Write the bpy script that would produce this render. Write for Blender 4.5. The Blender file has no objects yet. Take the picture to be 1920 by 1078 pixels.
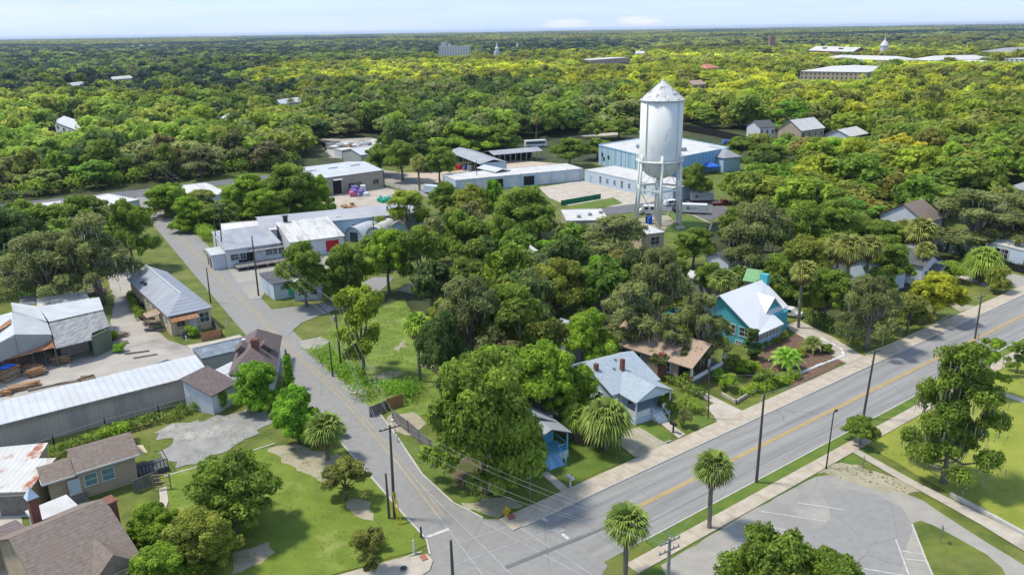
import bpy, math, random
import numpy as np
from mathutils import Vector, Matrix, noise
R = math.radians
rng = np.random.default_rng(7); random.seed(7)
S = bpy.context.scene; C = S.collection
# ---------------------------------------------------------------- camera, world, sun
F = 1490.; H = 48.; ROLL = math.atan(30/1920); PITCH = math.atan(482/F)
cam = bpy.data.objects.new('camera', bpy.data.cameras.new('camera')); C.objects.link(cam); S.camera = cam
cam.data.sensor_width = 36; cam.data.lens = F/1920*36; cam.data.clip_start = .5; cam.data.clip_end = 60000
cam.matrix_world = Matrix.Translation((0, 0, H)) @ Matrix.Rotation(math.pi/2-PITCH, 4, 'X') @ Matrix.Rotation(-ROLL, 4, 'Z')
SUN_AZ, SUN_EL = -80., 62.          # azimuth from +Y, clockwise
W = bpy.data.worlds.new('World'); S.world = W; W.use_nodes = True
wn, wl = W.node_tree.nodes, W.node_tree.links; wn.clear()
def N(nt, t, **k):
    n = nt.nodes.new(t)
    for a, b in k.items():
        if a.startswith('i_'): n.inputs[a[2:].replace('_', ' ')].default_value = b
        elif a.startswith('n_'): n.inputs[int(a[2:])].default_value = b
        else: setattr(n, a, b)
    return n
def LK(nt, a, b): nt.links.new(a, b)
def build_world():
    nt = W.node_tree
    sky = N(nt, 'ShaderNodeTexSky', sky_type='NISHITA'); sky.sun_disc = False
    sky.sun_elevation = R(SUN_EL); sky.sun_rotation = R(SUN_AZ); sky.altitude = 50; sky.air_density = 1.0; sky.dust_density = .35; sky.ozone_density = 2.0
    tc = N(nt, 'ShaderNodeTexCoord'); sp = N(nt, 'ShaderNodeSeparateXYZ'); LK(nt, tc.outputs['Generated'], sp.inputs[0])
    # broad thin cirrus veil that whitens the blue and two small cumulus banks low over the horizon
    mp = N(nt, 'ShaderNodeMapping'); mp.inputs['Scale'].default_value = (3, 3, 38); LK(nt, tc.outputs['Generated'], mp.inputs[0])
    nz = N(nt, 'ShaderNodeTexNoise', i_Scale=1.6, i_Detail=6., i_Roughness=.55); LK(nt, mp.outputs[0], nz.inputs[0])
    at = N(nt, 'ShaderNodeMath', operation='ARCTAN2'); LK(nt, sp.outputs[0], at.inputs[0]); LK(nt, sp.outputs[1], at.inputs[1])
    nz2 = N(nt, 'ShaderNodeTexNoise', i_Scale=9., i_Detail=8., i_Roughness=.65)
    mp2 = N(nt, 'ShaderNodeMapping'); mp2.inputs['Scale'].default_value = (3, 3, 22); LK(nt, tc.outputs['Generated'], mp2.inputs[0]); LK(nt, mp2.outputs[0], nz2.inputs[0])
    masks = []
    for az, el, wa, we in ((.068, .0065, .035, .0075), (.158, .0085, .036, .0068), (-.55, .03, .3, .012), (.5, .05, .3, .01)):
        d1 = N(nt, 'ShaderNodeMath', operation='MULTIPLY_ADD', n_1=1/wa, n_2=-az/wa); LK(nt, at.outputs[0], d1.inputs[0])
        d2 = N(nt, 'ShaderNodeMath', operation='MULTIPLY_ADD', n_1=1/we, n_2=-el/we); LK(nt, sp.outputs[2], d2.inputs[0])
        p1 = N(nt, 'ShaderNodeMath', operation='MULTIPLY'); LK(nt, d1.outputs[0], p1.inputs[0]); LK(nt, d1.outputs[0], p1.inputs[1])
        p2 = N(nt, 'ShaderNodeMath', operation='MULTIPLY_ADD'); LK(nt, d2.outputs[0], p2.inputs[0]); LK(nt, d2.outputs[0], p2.inputs[1]); LK(nt, p1.outputs[0], p2.inputs[2])
        m = N(nt, 'ShaderNodeMath', operation='MULTIPLY_ADD', n_1=2.6, n_2=-1.3); LK(nt, nz2.outputs[0], m.inputs[0])
        s = N(nt, 'ShaderNodeMath', operation='SUBTRACT'); LK(nt, m.outputs[0], s.inputs[0]); LK(nt, p2.outputs[0], s.inputs[1])
        a = N(nt, 'ShaderNodeMath', operation='ADD', use_clamp=True, n_1=.72); LK(nt, s.outputs[0], a.inputs[0])
        g = N(nt, 'ShaderNodeMath', operation='MULTIPLY', n_1=(.75 if we < .009 else .25)); LK(nt, a.outputs[0], g.inputs[0]); masks.append(g)
    acc = masks[0].outputs[0]
    for g in masks[1:]:
        q = N(nt, 'ShaderNodeMath', operation='MAXIMUM'); LK(nt, acc, q.inputs[0]); LK(nt, g.outputs[0], q.inputs[1]); acc = q.outputs[0]
    veil = N(nt, 'ShaderNodeMapRange'); LK(nt, nz.outputs[0], veil.inputs[0]); veil.inputs[1].default_value = .35; veil.inputs[2].default_value = .75; veil.inputs[3].default_value = .8; veil.inputs[4].default_value = .93
    mx1 = N(nt, 'ShaderNodeMixRGB'); LK(nt, veil.outputs[0], mx1.inputs[0]); LK(nt, sky.outputs[0], mx1.inputs[1]); mx1.inputs[2].default_value = (2.65, 3.45, 4.85, 1)
    mx2 = N(nt, 'ShaderNodeMixRGB'); LK(nt, acc, mx2.inputs[0]); LK(nt, mx1.outputs[0], mx2.inputs[1]); mx2.inputs[2].default_value = (4.7, 4.6, 4.8, 1)
    bg = N(nt, 'ShaderNodeBackground', i_Strength=.145); LK(nt, mx2.outputs[0], bg.inputs[0])
    out = N(nt, 'ShaderNodeOutputWorld'); LK(nt, bg.outputs[0], out.inputs[0])
build_world()
sd = bpy.data.lights.new('sun', 'SUN'); sd.energy = 3.0; sd.angle = R(7); sd.color = (1, .925, .785)
so = bpy.data.objects.new('sun', sd); C.objects.link(so)
_d = Vector((math.sin(R(SUN_AZ))*math.cos(R(SUN_EL)), math.cos(R(SUN_AZ))*math.cos(R(SUN_EL)), math.sin(R(SUN_EL))))
so.rotation_euler = _d.to_track_quat('Z', 'Y').to_euler()
S.view_settings.view_transform = 'Standard'; S.view_settings.look = 'None'; S.view_settings.exposure = .66; S.view_settings.gamma = 1
S.cycles.max_bounces = 7; S.cycles.diffuse_bounces = 5; S.cycles.transparent_max_bounces = 4; S.cycles.glossy_bounces = 2; S.cycles.transmission_bounces = 3; S.cycles.volume_bounces = 0
# ---------------------------------------------------------------- pixel -> place
cr, sr, cp, sp_ = math.cos(-ROLL), math.sin(-ROLL), math.cos(PITCH), math.sin(PITCH)
def P(px, py, z=0.):
    x, y = px-960, 539-py
    x, y = cr*x-sr*y, sr*x+cr*y
    t = (z-H)/(-F*sp_+y*cp)
    return Vector((x*t, (F*cp+y*sp_)*t, z))
def Q(X, Y, Z=0.):
    dz = Z-H; f = Y*cp-dz*sp_; up = Y*sp_+dz*cp
    if f <= 1: return (-9999, -9999, f)
    x, y = X/f*F, up/f*F
    return (960+cr*x+sr*y, 539-(-sr*x+cr*y), f)
def hgt(bx, by, ty):
    g = P(bx, by); lo, hi = 0., 47.9
    for _ in range(40):
        z = (lo+hi)/2
        if Q(g.x, g.y, z)[1] > ty: lo = z
        else: hi = z
    return z
A0 = R(36.6); O0 = Vector((-.4, 70.8, 0)); U0 = Vector((math.cos(A0), math.sin(A0), 0)); N0 = Vector((-U0.y, U0.x, 0))
def ST(s, t, z=0.): return O0+U0*s+N0*t+Vector((0, 0, z))
# ---------------------------------------------------------------- objects
def thing(name, label, cat, loc=(0, 0, 0), rz=0., group=None):
    o = bpy.data.objects.new(name, None); C.objects.link(o); o.location = loc; o.rotation_euler = (0, 0, rz); o.empty_display_size = .5
    o['label'] = label; o['category'] = cat
    if group: o['group'] = group
    return o
def tag(o, label, cat, group=None):
    o['label'] = label; o['category'] = cat
    if group: o['group'] = group
    return o
class MB:
    def __init__(s): s.v = []; s.f = []
    def add(s, vs, fs):
        b = len(s.v); s.v += [tuple(p) for p in vs]; s.f += [tuple(i+b for i in f) for f in fs]; return s
    def box(s, x0, y0, z0, x1, y1, z1):
        return s.add([(x0,y0,z0),(x1,y0,z0),(x1,y1,z0),(x0,y1,z0),(x0,y0,z1),(x1,y0,z1),(x1,y1,z1),(x0,y1,z1)], [(0,3,2,1),(4,5,6,7),(0,1,5,4),(1,2,6,5),(2,3,7,6),(3,0,4,7)])
    def prism(s, pts, d):   # polygon pts extruded by vector d
        n = len(pts); a = [Vector(p) for p in pts]; b = [p+Vector(d) for p in a]
        return s.add(a+b, [tuple(range(n))[::-1], tuple(range(n, 2*n))]+[(i, (i+1) % n, n+(i+1) % n, n+i) for i in range(n)])
    def slab(s, pts, t=.12): return s.prism(pts, (0, 0, -t))
    def beam(s, p, q, w, h=None):
        p, q = Vector(p), Vector(q); h = h or w; d = (q-p).normalized()
        a = d.cross(Vector((0, 0, 1)))
        a = Vector((1, 0, 0)) if a.length < .01 else a.normalized()
        b = a.cross(d).normalized(); a = a*w/2; b = b*h/2
        return s.prism([p-a-b, p+a-b, p+a+b, p-a+b], q-p)
    def tube(s, pts, rad, n=8, cap=True):
        pts = [Vector(p) for p in pts]; vs = []
        if not hasattr(rad, '__len__'): rad = [rad]*len(pts)
        for i, p in enumerate(pts):
            d = (pts[min(i+1, len(pts)-1)]-pts[max(i-1, 0)]).normalized()
            a = d.orthogonal().normalized() if abs(d.z) < .95 else Vector((1, 0, 0)); a = (a-d*a.dot(d)).normalized(); b = d.cross(a)
            vs += [p+(a*math.cos(2*math.pi*k/n)+b*math.sin(2*math.pi*k/n))*rad[i] for k in range(n)]
        fs = [(i*n+k, i*n+(k+1) % n, (i+1)*n+(k+1) % n, (i+1)*n+k) for i in range(len(pts)-1) for k in range(n)]
        if cap: fs += [tuple(range(n))[::-1], tuple(range((len(pts)-1)*n, len(pts)*n))]
        return s.add(vs, fs)
    def lathe(s, prof, c=(0, 0, 0), n=24, a0=0):
        vs = [(c[0]+r*math.cos(a0+2*math.pi*k/n), c[1]+r*math.sin(a0+2*math.pi*k/n), c[2]+z) for r, z in prof for k in range(n)]
        fs = [(i*n+k, i*n+(k+1) % n, (i+1)*n+(k+1) % n, (i+1)*n+k) for i in range(len(prof)-1) for k in range(n)]
        return s.add(vs, fs+[tuple(range(n))[::-1], tuple(range((len(prof)-1)*n, len(prof)*n))])
    def build(s, name, m, parent=None, smooth=False):
        me = bpy.data.meshes.new(name); me.from_pydata(s.v, [], s.f); me.materials.append(m)
        if smooth: me.polygons.foreach_set('use_smooth', [True]*len(me.polygons))
        o = bpy.data.objects.new(name, me); C.objects.link(o)
        if parent: o.parent = parent
        return o
def struct(o): o['kind'] = 'structure'; return o
def copy_tree(o, parent=None):
    c = o.copy(); C.objects.link(c); c.parent = parent
    for ch in [k for k in o.children]: copy_tree(ch, c)
    return c
# ---------------------------------------------------------------- materials
MATS = {}
def pm(name, c1, c2, scale=1., rough=.85, detail=5., bump=0., c3=None, s3=.1, t3=.5, rib=None, ribd=.25, stretch=(1, 1, 1), spec=.3, metal=0., world=False, crack=0., joint=None, w3=.12, lo=.35, hi=.65, rows=None):
    c1, c2, c3 = [tuple(x*.73 for x in c) if c else c for c in (c1, c2, c3)]
    m = bpy.data.materials.new(name); m.use_nodes = True; nt = m.node_tree; b = nt.nodes['Principled BSDF']
    b.inputs['Roughness'].default_value = rough; b.inputs['Specular IOR Level'].default_value = spec; b.inputs['Metallic'].default_value = metal
    if world: co = N(nt, 'ShaderNodeNewGeometry').outputs['Position']
    else: co = N(nt, 'ShaderNodeTexCoord').outputs['Object']
    mp = N(nt, 'ShaderNodeMapping'); mp.inputs['Scale'].default_value = stretch; LK(nt, co, mp.inputs[0])
    nz = N(nt, 'ShaderNodeTexNoise', i_Scale=scale, i_Detail=detail, i_Roughness=.6); LK(nt, mp.outputs[0], nz.inputs[0])
    mr = N(nt, 'ShaderNodeMapRange'); LK(nt, nz.outputs[0], mr.inputs[0]); mr.inputs[1].default_value = lo; mr.inputs[2].default_value = hi
    mx = N(nt, 'ShaderNodeMixRGB'); LK(nt, mr.outputs[0], mx.inputs[0]); mx.inputs[1].default_value = (*c1, 1); mx.inputs[2].default_value = (*c2, 1)
    col = mx.outputs[0]
    if c3:
        n3 = N(nt, 'ShaderNodeTexNoise', i_Scale=s3, i_Detail=6., i_Roughness=.65); LK(nt, mp.outputs[0], n3.inputs[0])
        r3 = N(nt, 'ShaderNodeMapRange'); LK(nt, n3.outputs[0], r3.inputs[0]); r3.inputs[1].default_value = t3; r3.inputs[2].default_value = t3+w3
        m3 = N(nt, 'ShaderNodeMixRGB'); LK(nt, r3.outputs[0], m3.inputs[0]); LK(nt, col, m3.inputs[1]); m3.inputs[2].default_value = (*c3, 1); col = m3.outputs[0]
    hsrc = nz.outputs[0]
    def lines(axis, period, width, dark):
        nonlocal col
        sx = N(nt, 'ShaderNodeSeparateXYZ'); LK(nt, co, sx.inputs[0])
        f = N(nt, 'ShaderNodeMath', operation='PINGPONG', n_1=period/2); LK(nt, sx.outputs[axis], f.inputs[0])
        l = N(nt, 'ShaderNodeMath', operation='LESS_THAN', n_1=width/2); LK(nt, f.outputs[0], l.inputs[0])
        d = N(nt, 'ShaderNodeMath', operation='MULTIPLY', n_1=dark); LK(nt, l.outputs[0], d.inputs[0])
        mm = N(nt, 'ShaderNodeMixRGB', blend_type='MULTIPLY'); LK(nt, d.outputs[0], mm.inputs[0]); LK(nt, col, mm.inputs[1]); mm.inputs[2].default_value = (.25, .25, .27, 1); col = mm.outputs[0]
        return l.outputs[0]
    if rib: hsrc = lines(rib[0], rib[1], rib[1]*.28, ribd)
    if rows: lines(rows[0], rows[1], rows[1]*.2, ribd)
    if joint:
        for ax, per in joint: lines(ax, per, .05, .6)
    if crack:
        vo = N(nt, 'ShaderNodeTexVoronoi', feature='DISTANCE_TO_EDGE', i_Scale=.11); 
        wv = N(nt, 'ShaderNodeMixRGB', blend_type='ADD', n_0=.6); LK(nt, co, wv.inputs[1]); n5 = N(nt, 'ShaderNodeTexNoise', i_Scale=.5, i_Detail=4.); LK(nt, co, n5.inputs[0]); LK(nt, n5.outputs[1], wv.inputs[2]); LK(nt, wv.outputs[0], vo.inputs[0])
        l = N(nt, 'ShaderNodeMath', operation='LESS_THAN', n_1=.0035); LK(nt, vo.outputs[0], l.inputs[0])
        d = N(nt, 'ShaderNodeMath', operation='MULTIPLY', n_1=crack); LK(nt, l.outputs[0], d.inputs[0])
        mm = N(nt, 'ShaderNodeMixRGB', blend_type='MULTIPLY'); LK(nt, d.outputs[0], mm.inputs[0]); LK(nt, col, mm.inputs[1]); mm.inputs[2].default_value = (.3, .3, .3, 1); col = mm.outputs[0]
    LK(nt, col, b.inputs['Base Color'])
    if bump:
        bp = N(nt, 'ShaderNodeBump', i_Strength=bump, i_Distance=.05); LK(nt, hsrc, bp.inputs['Height']); LK(nt, bp.outputs[0], b.inputs['Normal'])
    MATS[name] = m; return m
def leafmat(name, inst=False, fixed=None, trans=.5):
    m = bpy.data.materials.new(name); m.use_nodes = True; nt = m.node_tree; nt.nodes.clear()
    tn = N(nt, 'ShaderNodeAttribute', attribute_name='tint')
    if fixed: rgb = N(nt, 'ShaderNodeRGB'); rgb.outputs[0].default_value = (*fixed, 1); base = rgb.outputs[0]
    elif inst: base = N(nt, 'ShaderNodeAttribute', attribute_name='tcol', attribute_type='INSTANCER').outputs['Color']
    else: base = N(nt, 'ShaderNodeObjectInfo').outputs['Color']
    mr = N(nt, 'ShaderNodeMapRange'); LK(nt, tn.outputs['Fac'], mr.inputs[0]); mr.inputs[3].default_value = .5; mr.inputs[4].default_value = 1.7
    sc = N(nt, 'ShaderNodeVectorMath', operation='SCALE'); LK(nt, base, sc.inputs[0]); LK(nt, mr.outputs[0], sc.inputs['Scale'])
    hs = N(nt, 'ShaderNodeHueSaturation'); LK(nt, sc.outputs[0], hs.inputs['Color'])
    h2 = N(nt, 'ShaderNodeMapRange'); LK(nt, tn.outputs['Fac'], h2.inputs[0]); h2.inputs[3].default_value = .512; h2.inputs[4].default_value = .488; LK(nt, h2.outputs[0], hs.inputs['Hue'])
    df = N(nt, 'ShaderNodeBsdfPrincipled', i_Roughness=.62); df.inputs['Specular IOR Level'].default_value = .25; LK(nt, hs.outputs[0], df.inputs['Base Color'])
    tr = N(nt, 'ShaderNodeBsdfTranslucent'); LK(nt, hs.outputs[0], tr.inputs[0])
    mx = N(nt, 'ShaderNodeMixShader', n_0=trans); LK(nt, df.outputs[0], mx.inputs[1]); LK(nt, tr.outputs[0], mx.inputs[2])
    o = N(nt, 'ShaderNodeOutputMaterial'); LK(nt, mx.outputs[0], o.inputs[0]); return m
M_leaf = leafmat('foliage'); M_far = leafmat('foliage_far', True); M_moss = leafmat('hanging_moss', fixed=(.3, .31, .22)); M_dead = leafmat('dead_fronds', fixed=(.22, .15, .07))
M_frond = leafmat('palm_fronds', trans=.2)
M_bark = pm('bark', (.16, .135, .11), (.3, .27, .23), 3., stretch=(3, 3, .6), bump=.4)
M_wood = pm('pole_wood', (.07, .065, .055), (.15, .135, .115), 4., stretch=(4, 4, .3))
M_grass = pm('grass', (.085, .125, .02), (.18, .215, .034), .35, world=True, c3=(.235, .235, .07), s3=.09, t3=.53, bump=.5, detail=8., w3=.2)
M_lawn = pm('lawn', (.085, .155, .02), (.15, .215, .028), .5, world=True, c3=(.175, .215, .035), s3=.12, t3=.5, detail=8., w3=.25, bump=.4)
M_field = pm('field_grass', (.22, .27, .032), (.33, .36, .05), .25, world=True, c3=(.32, .30, .12), s3=.16, t3=.56, detail=8., w3=.2, bump=.4)
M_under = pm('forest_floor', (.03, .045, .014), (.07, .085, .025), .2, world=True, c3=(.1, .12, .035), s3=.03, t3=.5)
M_asph = pm('asphalt', (.285, .28, .27), (.33, .325, .315), 1.3, world=True, c3=(.26, .256, .25), s3=.07, t3=.56, crack=.35, detail=8., w3=.25)
M_asph2 = pm('dark_asphalt', (.13, .135, .15), (.2, .2, .21), 1., world=True, c3=(.27, .27, .28), s3=.1, t3=.55, crack=.4, detail=8.)
M_lot = pm('parking_asphalt', (.36, .34, .305), (.42, .4, .36), .6, world=True, c3=(.31, .3, .285), s3=.05, t3=.5, crack=.2, detail=9., w3=.1)
M_conc = pm('sidewalk_concrete', (.46, .395, .31), (.58, .51, .41), .8, joint=((0, 1.8),), c3=(.42, .36, .28), s3=.25, t3=.58)
M_conc2 = pm('plain_concrete', (.46, .41, .34), (.59, .54, .46), .5, world=True, c3=(.4, .35, .3), s3=.15, t3=.55)
M_kerb = pm('kerb_concrete', (.5, .49, .45), (.62, .6, .56), 1.5)
M_sand = pm('sand', (.36, .33, .22), (.47, .42, .32), .5, world=True, c3=(.2, .21, .08), s3=.35, t3=.56, detail=8.)
M_dirt = pm('yard_dirt', (.38, .35, .315), (.5, .465, .42), .25, world=True, c3=(.3, .275, .25), s3=.12, t3=.55, detail=9.)
M_gravel = pm('gravel', (.27, .265, .255), (.38, .37, .35), .5, world=True, c3=(.47, .45, .41), s3=.16, t3=.57, detail=9., bump=.5)
M_mulch = pm('mulch', (.13, .075, .05), (.22, .14, .1), 2., world=True)
M_white = pm('white_paint', (.72, .74, .76), (.8, .82, .84), 1., rough=.6)
M_tankw = pm('tank_paint', rows=(2, 3.4), ribd=.0, c1=(.84, .86, .84), c2=(.92, .94, .92), scale=.3, rough=.72, stretch=(1, 1, .35), c3=(.6, .58, .5), s3=.5, t3=.62)
M_tankroof = pm('tank_roof', (.62, .63, .63), (.75, .76, .76), .6, rough=.5, c3=(.22, .17, .15), s3=.8, t3=.56, w3=.06)
M_yel = pm('yellow_line', (.52, .33, .12), (.64, .43, .18), .8, world=True, c3=(.36, .3, .2), s3=.6, t3=.57)
M_yel2 = pm('faded_yellow_line', (.44, .35, .17), (.52, .41, .2), .8, world=True)
M_wl = pm('white_line', (.5, .5, .5), (.72, .72, .72), 2., world=True)
M_wl2 = pm('faded_line', (.36, .36, .365), (.45, .45, .46), 1.2, world=True)
M_patch = pm('road_patch', (.36, .36, .37), (.44, .44, .45), 2., world=True)
M_brick = pm('red_brick', (.2, .08, .06), (.3, .13, .1), 5., rows=(2, .3))
M_redpad = pm('tactile_red', (.4, .12, .09), (.5, .18, .14), 6.)
M_metw = pm('white_metal_roof', (.56, .59, .62), (.66, .69, .72), .4, rough=.45, rib=(0, .9), ribd=.14, c3=(.6, .6, .6), s3=.12, t3=.55)
M_metb = pm('bright_metal_roof', (.8, .82, .86), (.86, .88, .92), .4, rough=.5, rib=(0, .5), ribd=.06)
M_metw_y = pm('white_metal_roof_long', (.56, .59, .62), (.66, .69, .72), .4, rough=.45, rib=(1, .9), ribd=.14)
M_metg = pm('grey_metal_roof', (.34, .37, .43), (.44, .47, .53), .5, rough=.5, rib=(1, .7), ribd=.4, c3=(.46, .43, .4), s3=.3, t3=.58, stretch=(.3, 1, 1))
M_metg_x = pm('grey_metal_roof_x', (.36, .38, .42), (.47, .49, .53), .5, rough=.5, rib=(0, .7), ribd=.35, c3=(.53, .52, .5), s3=.3, t3=.55, stretch=(1, .3, 1))
M_galv = pm('corrugated_tin', (.2, .205, .215), (.42, .425, .44), 1.8, rough=.6, rib=(0, .5), ribd=.35, stretch=(1.5, .35, 1))
M_rust = pm('rusty_tin', (.3, .115, .05), (.45, .24, .13), 1.2, rough=.8, rib=(0, .7), ribd=.3, c3=(.55, .42, .33), s3=.5, t3=.56, stretch=(1, .5, 1))
M_rustw = pm('rust_streaked_roof', (.6, .6, .58), (.7, .69, .67), .6, rough=.6, rib=(0, .6), ribd=.15, c3=(.42, .14, .06), s3=.42, t3=.52, stretch=(1.3, .8, 1))
M_mott = pm('mottled_roof', (.6, .6, .59), (.72, .72, .71), .8, rough=.7, c3=(.38, .35, .31), s3=.5, t3=.5, stretch=(1.5, .3, .3), w3=.2)
M_shb = pm('brown_shingle', (.215, .168, .14), (.3, .245, .21), 2.5, rows=(1, .35), ribd=.25, c3=(.26, .2, .17), s3=.3, t3=.5)
M_shp = pm('plum_shingle', (.15, .115, .115), (.22, .175, .17), 2.5, rows=(1, .35), ribd=.25, c3=(.25, .19, .18), s3=.4, t3=.58)
M_shg = pm('grey_shingle', (.3, .32, .34), (.4, .42, .44), 2.5, rows=(1, .35), ribd=.22, c3=(.45, .45, .44), s3=.4, t3=.58)
M_shblue = pm('pale_blue_shingle', (.36, .43, .5), (.46, .53, .6), 2.5, rows=(1, .35), ribd=.18, c3=(.42, .46, .5), s3=.4, t3=.58)
M_shdk = pm('charcoal_shingle', (.09, .095, .105), (.15, .155, .165), 2.5, rows=(1, .35), ribd=.22)
M_shtan = pm('tan_shingle', (.42, .3, .22), (.52, .39, .3), 2.5, rows=(1, .35), ribd=.2)
M_flatbl = pm('blue_grey_felt', (.16, .2, .25), (.26, .3, .36), .8, c3=(.4, .43, .47), s3=.4, t3=.56)
M_flatw = pm('white_flat_roof', (.58, .58, .58), (.7, .69, .68), .3, c3=(.55, .54, .52), s3=.2, t3=.56)
M_greenr = pm('green_metal_roof', (.2, .43, .19), (.28, .52, .26), .5, rough=.5, rib=(0, .6), ribd=.25)
def wall(name, c, k=1.12, rib=None, d=.2, **kw): return pm(name, c, tuple(min(.85, x*k) for x in c), .6, rib=rib, ribd=d, **kw)
W_white = wall('wall_white', (.66, .7, .76), c3=(.55, .57, .6), s3=.4, t3=.6)
W_wblue = wall('wall_pale_blue', (.55, .66, .8), c3=(.48, .58, .7), s3=.3, t3=.58)
W_sky = wall('wall_sky_blue', (.27, .52, .86), rib=(0, 1.5), d=.3)
W_skyl = wall('wall_light_blue', (.45, .65, .86), rib=(1, 3), d=.25)
W_turq = wall('wall_turquoise', (.09, .47, .56), rib=(2, .25), d=.12)
W_blue = wall('porch_blue', (.16, .46, .7))
W_beige = wall('wall_beige', (.5, .4, .29), c3=(.42, .34, .25), s3=.5, t3=.58)
W_cream = wall('wall_cream', (.62, .5, .33), rib=(2, .25), d=.12, c3=(.5, .4, .28), s3=.4, t3=.6)
W_tan = wall('wall_tan_metal', (.42, .375, .315), rib=(0, .6), d=.12)
W_shed = wall('wall_pinkish_tin', (.5, .45, .41), rib=(0, .5), d=.1, c3=(.42, .4, .39), s3=.5, t3=.5, stretch=(1.2, 1, .3))
W_grey = wall('wall_grey', (.4, .42, .42), rib=(2, .25), d=.12)
W_greyd = wall('weathered_boards', (.17, .165, .155), rib=(0, .3), d=.3, c3=(.1, .12, .08), s3=.5, t3=.5)
W_green = wall('mossy_boards', (.16, .2, .14), rib=(2, .3), d=.4)
W_brown = wall('wall_taupe', (.36, .3, .25), rib=(2, .25), d=.12)
M_dark = pm('dark_interior', (.012, .012, .015), (.03, .03, .035), 1.)
M_glass = pm('window_glass', (.03, .04, .055), (.07, .09, .11), .7, rough=.12, spec=.6)
M_blueglass = pm('blue_window_screen', (.1, .24, .3), (.16, .32, .38), .7, rough=.2, spec=.6)
M_red = pm('red_paint', (.5, .02, .04), (.6, .04, .06), 1.)
M_bluet = pm('blue_canvas', (.02, .12, .6), (.05, .2, .75), 1.)
M_blackp = pm('black_paint', (.015, .015, .018), (.03, .03, .035), 1., rough=.4)
M_green = pm('green_mesh', (.01, .16, .07), (.02, .22, .1), 1.)
M_gpaint = pm('green_paint', (.03, .4, .25), (.05, .5, .32), 1.)
M_cedar = pm('cedar_boards', (.42, .2, .1), (.55, .3, .17), 1.5, rib=(0, .16), ribd=.4)
M_greyb = pm('grey_boards', (.2, .19, .18), (.32, .3, .28), 1.5, rib=(0, .16), ribd=.5)
M_timber = pm('stacked_timber', (.3, .2, .13), (.5, .4, .3), 3.)
M_timb2 = pm('orange_timber', (.4, .17, .06), (.55, .33, .18), 3.)
M_tyre = pm('tyre_rubber', (.015, .015, .015), (.03, .03, .03), 2.)
M_yp = pm('yellow_paint', (.6, .42, .02), (.7, .5, .05), 2.)
M_galvp = pm('galvanised_steel', (.35, .37, .38), (.45, .47, .48), 3., rough=.4, metal=.4)
M_wire = pm('wire_grey', (.3, .31, .33), (.4, .41, .43), 2.)
M_teal = pm('teal_plastic', (.05, .42, .36), (.1, .55, .48), 1.)
M_pool = pm('pool_water', (.03, .3, .36), (.05, .36, .42), 1., rough=.08)
M_purple = pm('purple_vinyl', (.15, .12, .4), (.3, .2, .5), 1.)
M_hedge = (.03, .055, .02)
# ---------------------------------------------------------------- exclusion of trees: world circles and photo windows that must stay visible
EXC = []; VIS = []
def excl(o, r): EXC.append((o[0], o[1], r))
def vis(x0, y0, x1, y1, ref): VIS.append((x0, y0, x1, y1, P(*ref).length))
# ---------------------------------------------------------------- ground, roads
def build_ground():
    mb = MB()
    xs = [-16000, -6000, -2000, -700, -300, -150, 0, 150, 300, 700, 2000, 6000, 16000]; ys = [-300, 0, 60, 120, 200, 300, 450, 700, 1200, 2500, 6000, 12000, 20000]
    mb.v = [(x, y, 0) for y in ys for x in xs]; n = len(xs)
    mb.f = [(j*n+i, j*n+i+1, (j+1)*n+i+1, (j+1)*n+i) for j in range(len(ys)-1) for i in range(n-1)]
    o = struct(mb.build('ground', M_grass))
    o.data.materials.append(M_under)
    for p in o.data.polygons:
        if p.center.y > 330 or (p.center.y > 250 and abs(p.center.x) > 200): p.material_index = 1
build_ground()
def jag(pts, step=2.5, amp=.5, seed=0):
    out = []; r = random.Random(seed)
    for i, p in enumerate(pts):
        q = pts[(i+1) % len(pts)]; d = (q-p).length; k = max(1, int(d/step))
        for j in range(k):
            w = p.lerp(q, j/k)
            w = w+Vector((noise.noise(w*.55+Vector((0,0,seed)))*amp*2.6+r.uniform(-amp, amp)*.25, noise.noise(w*.55+Vector((9,4,seed)))*amp*2.6+r.uniform(-amp, amp)*.25, 0))
            out.append(w)
    return out
ZN = [0]
def sheet(name, px, z, m, jit=0., kind='structure', world=False, thick=None, top=None):
    ZN[0] += 1; z += ZN[0]*.0006
    pts = [Vector((p[0], p[1], 0)) for p in px] if world else [P(*p) for p in px]
    if jit: pts = jag(pts, .7 if jit >= .4 else 1.2, jit*(.8 if jit >= .4 else .6), len(px))
    import bmesh
    bm = bmesh.new(); vs = [bm.verts.new((p.x, p.y, z)) for p in pts]; f = bm.faces.new(vs); f.normal_update()
    if sum((pts[i].x*pts[(i+1) % len(pts)].y-pts[(i+1) % len(pts)].x*pts[i].y) for i in range(len(pts))) < 0: f.normal_flip(); f.normal_update()
    if thick:
        r = bmesh.ops.extrude_face_region(bm, geom=[f]); 
        for g in r['geom']:
            if isinstance(g, bmesh.types.BMVert): g.co.z -= thick
        bmesh.ops.recalc_face_normals(bm, faces=bm.faces)
    bmesh.ops.triangulate(bm, faces=bm.faces[:])
    me = bpy.data.meshes.new(name); bm.to_mesh(me); bm.free(); me.materials.append(m)
    o = bpy.data.objects.new(name, me); C.objects.link(o); o['kind'] = kind; return o
def strip(name, s0, s1, t0, t1, z, m, thick=None):      # aligned with the main street
    o = struct(MB().box(s0, t0, z-(thick or .01), s1, t1, z).build(name, m)); o.location = O0; o.rotation_euler = (0, 0, A0); return o
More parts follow.
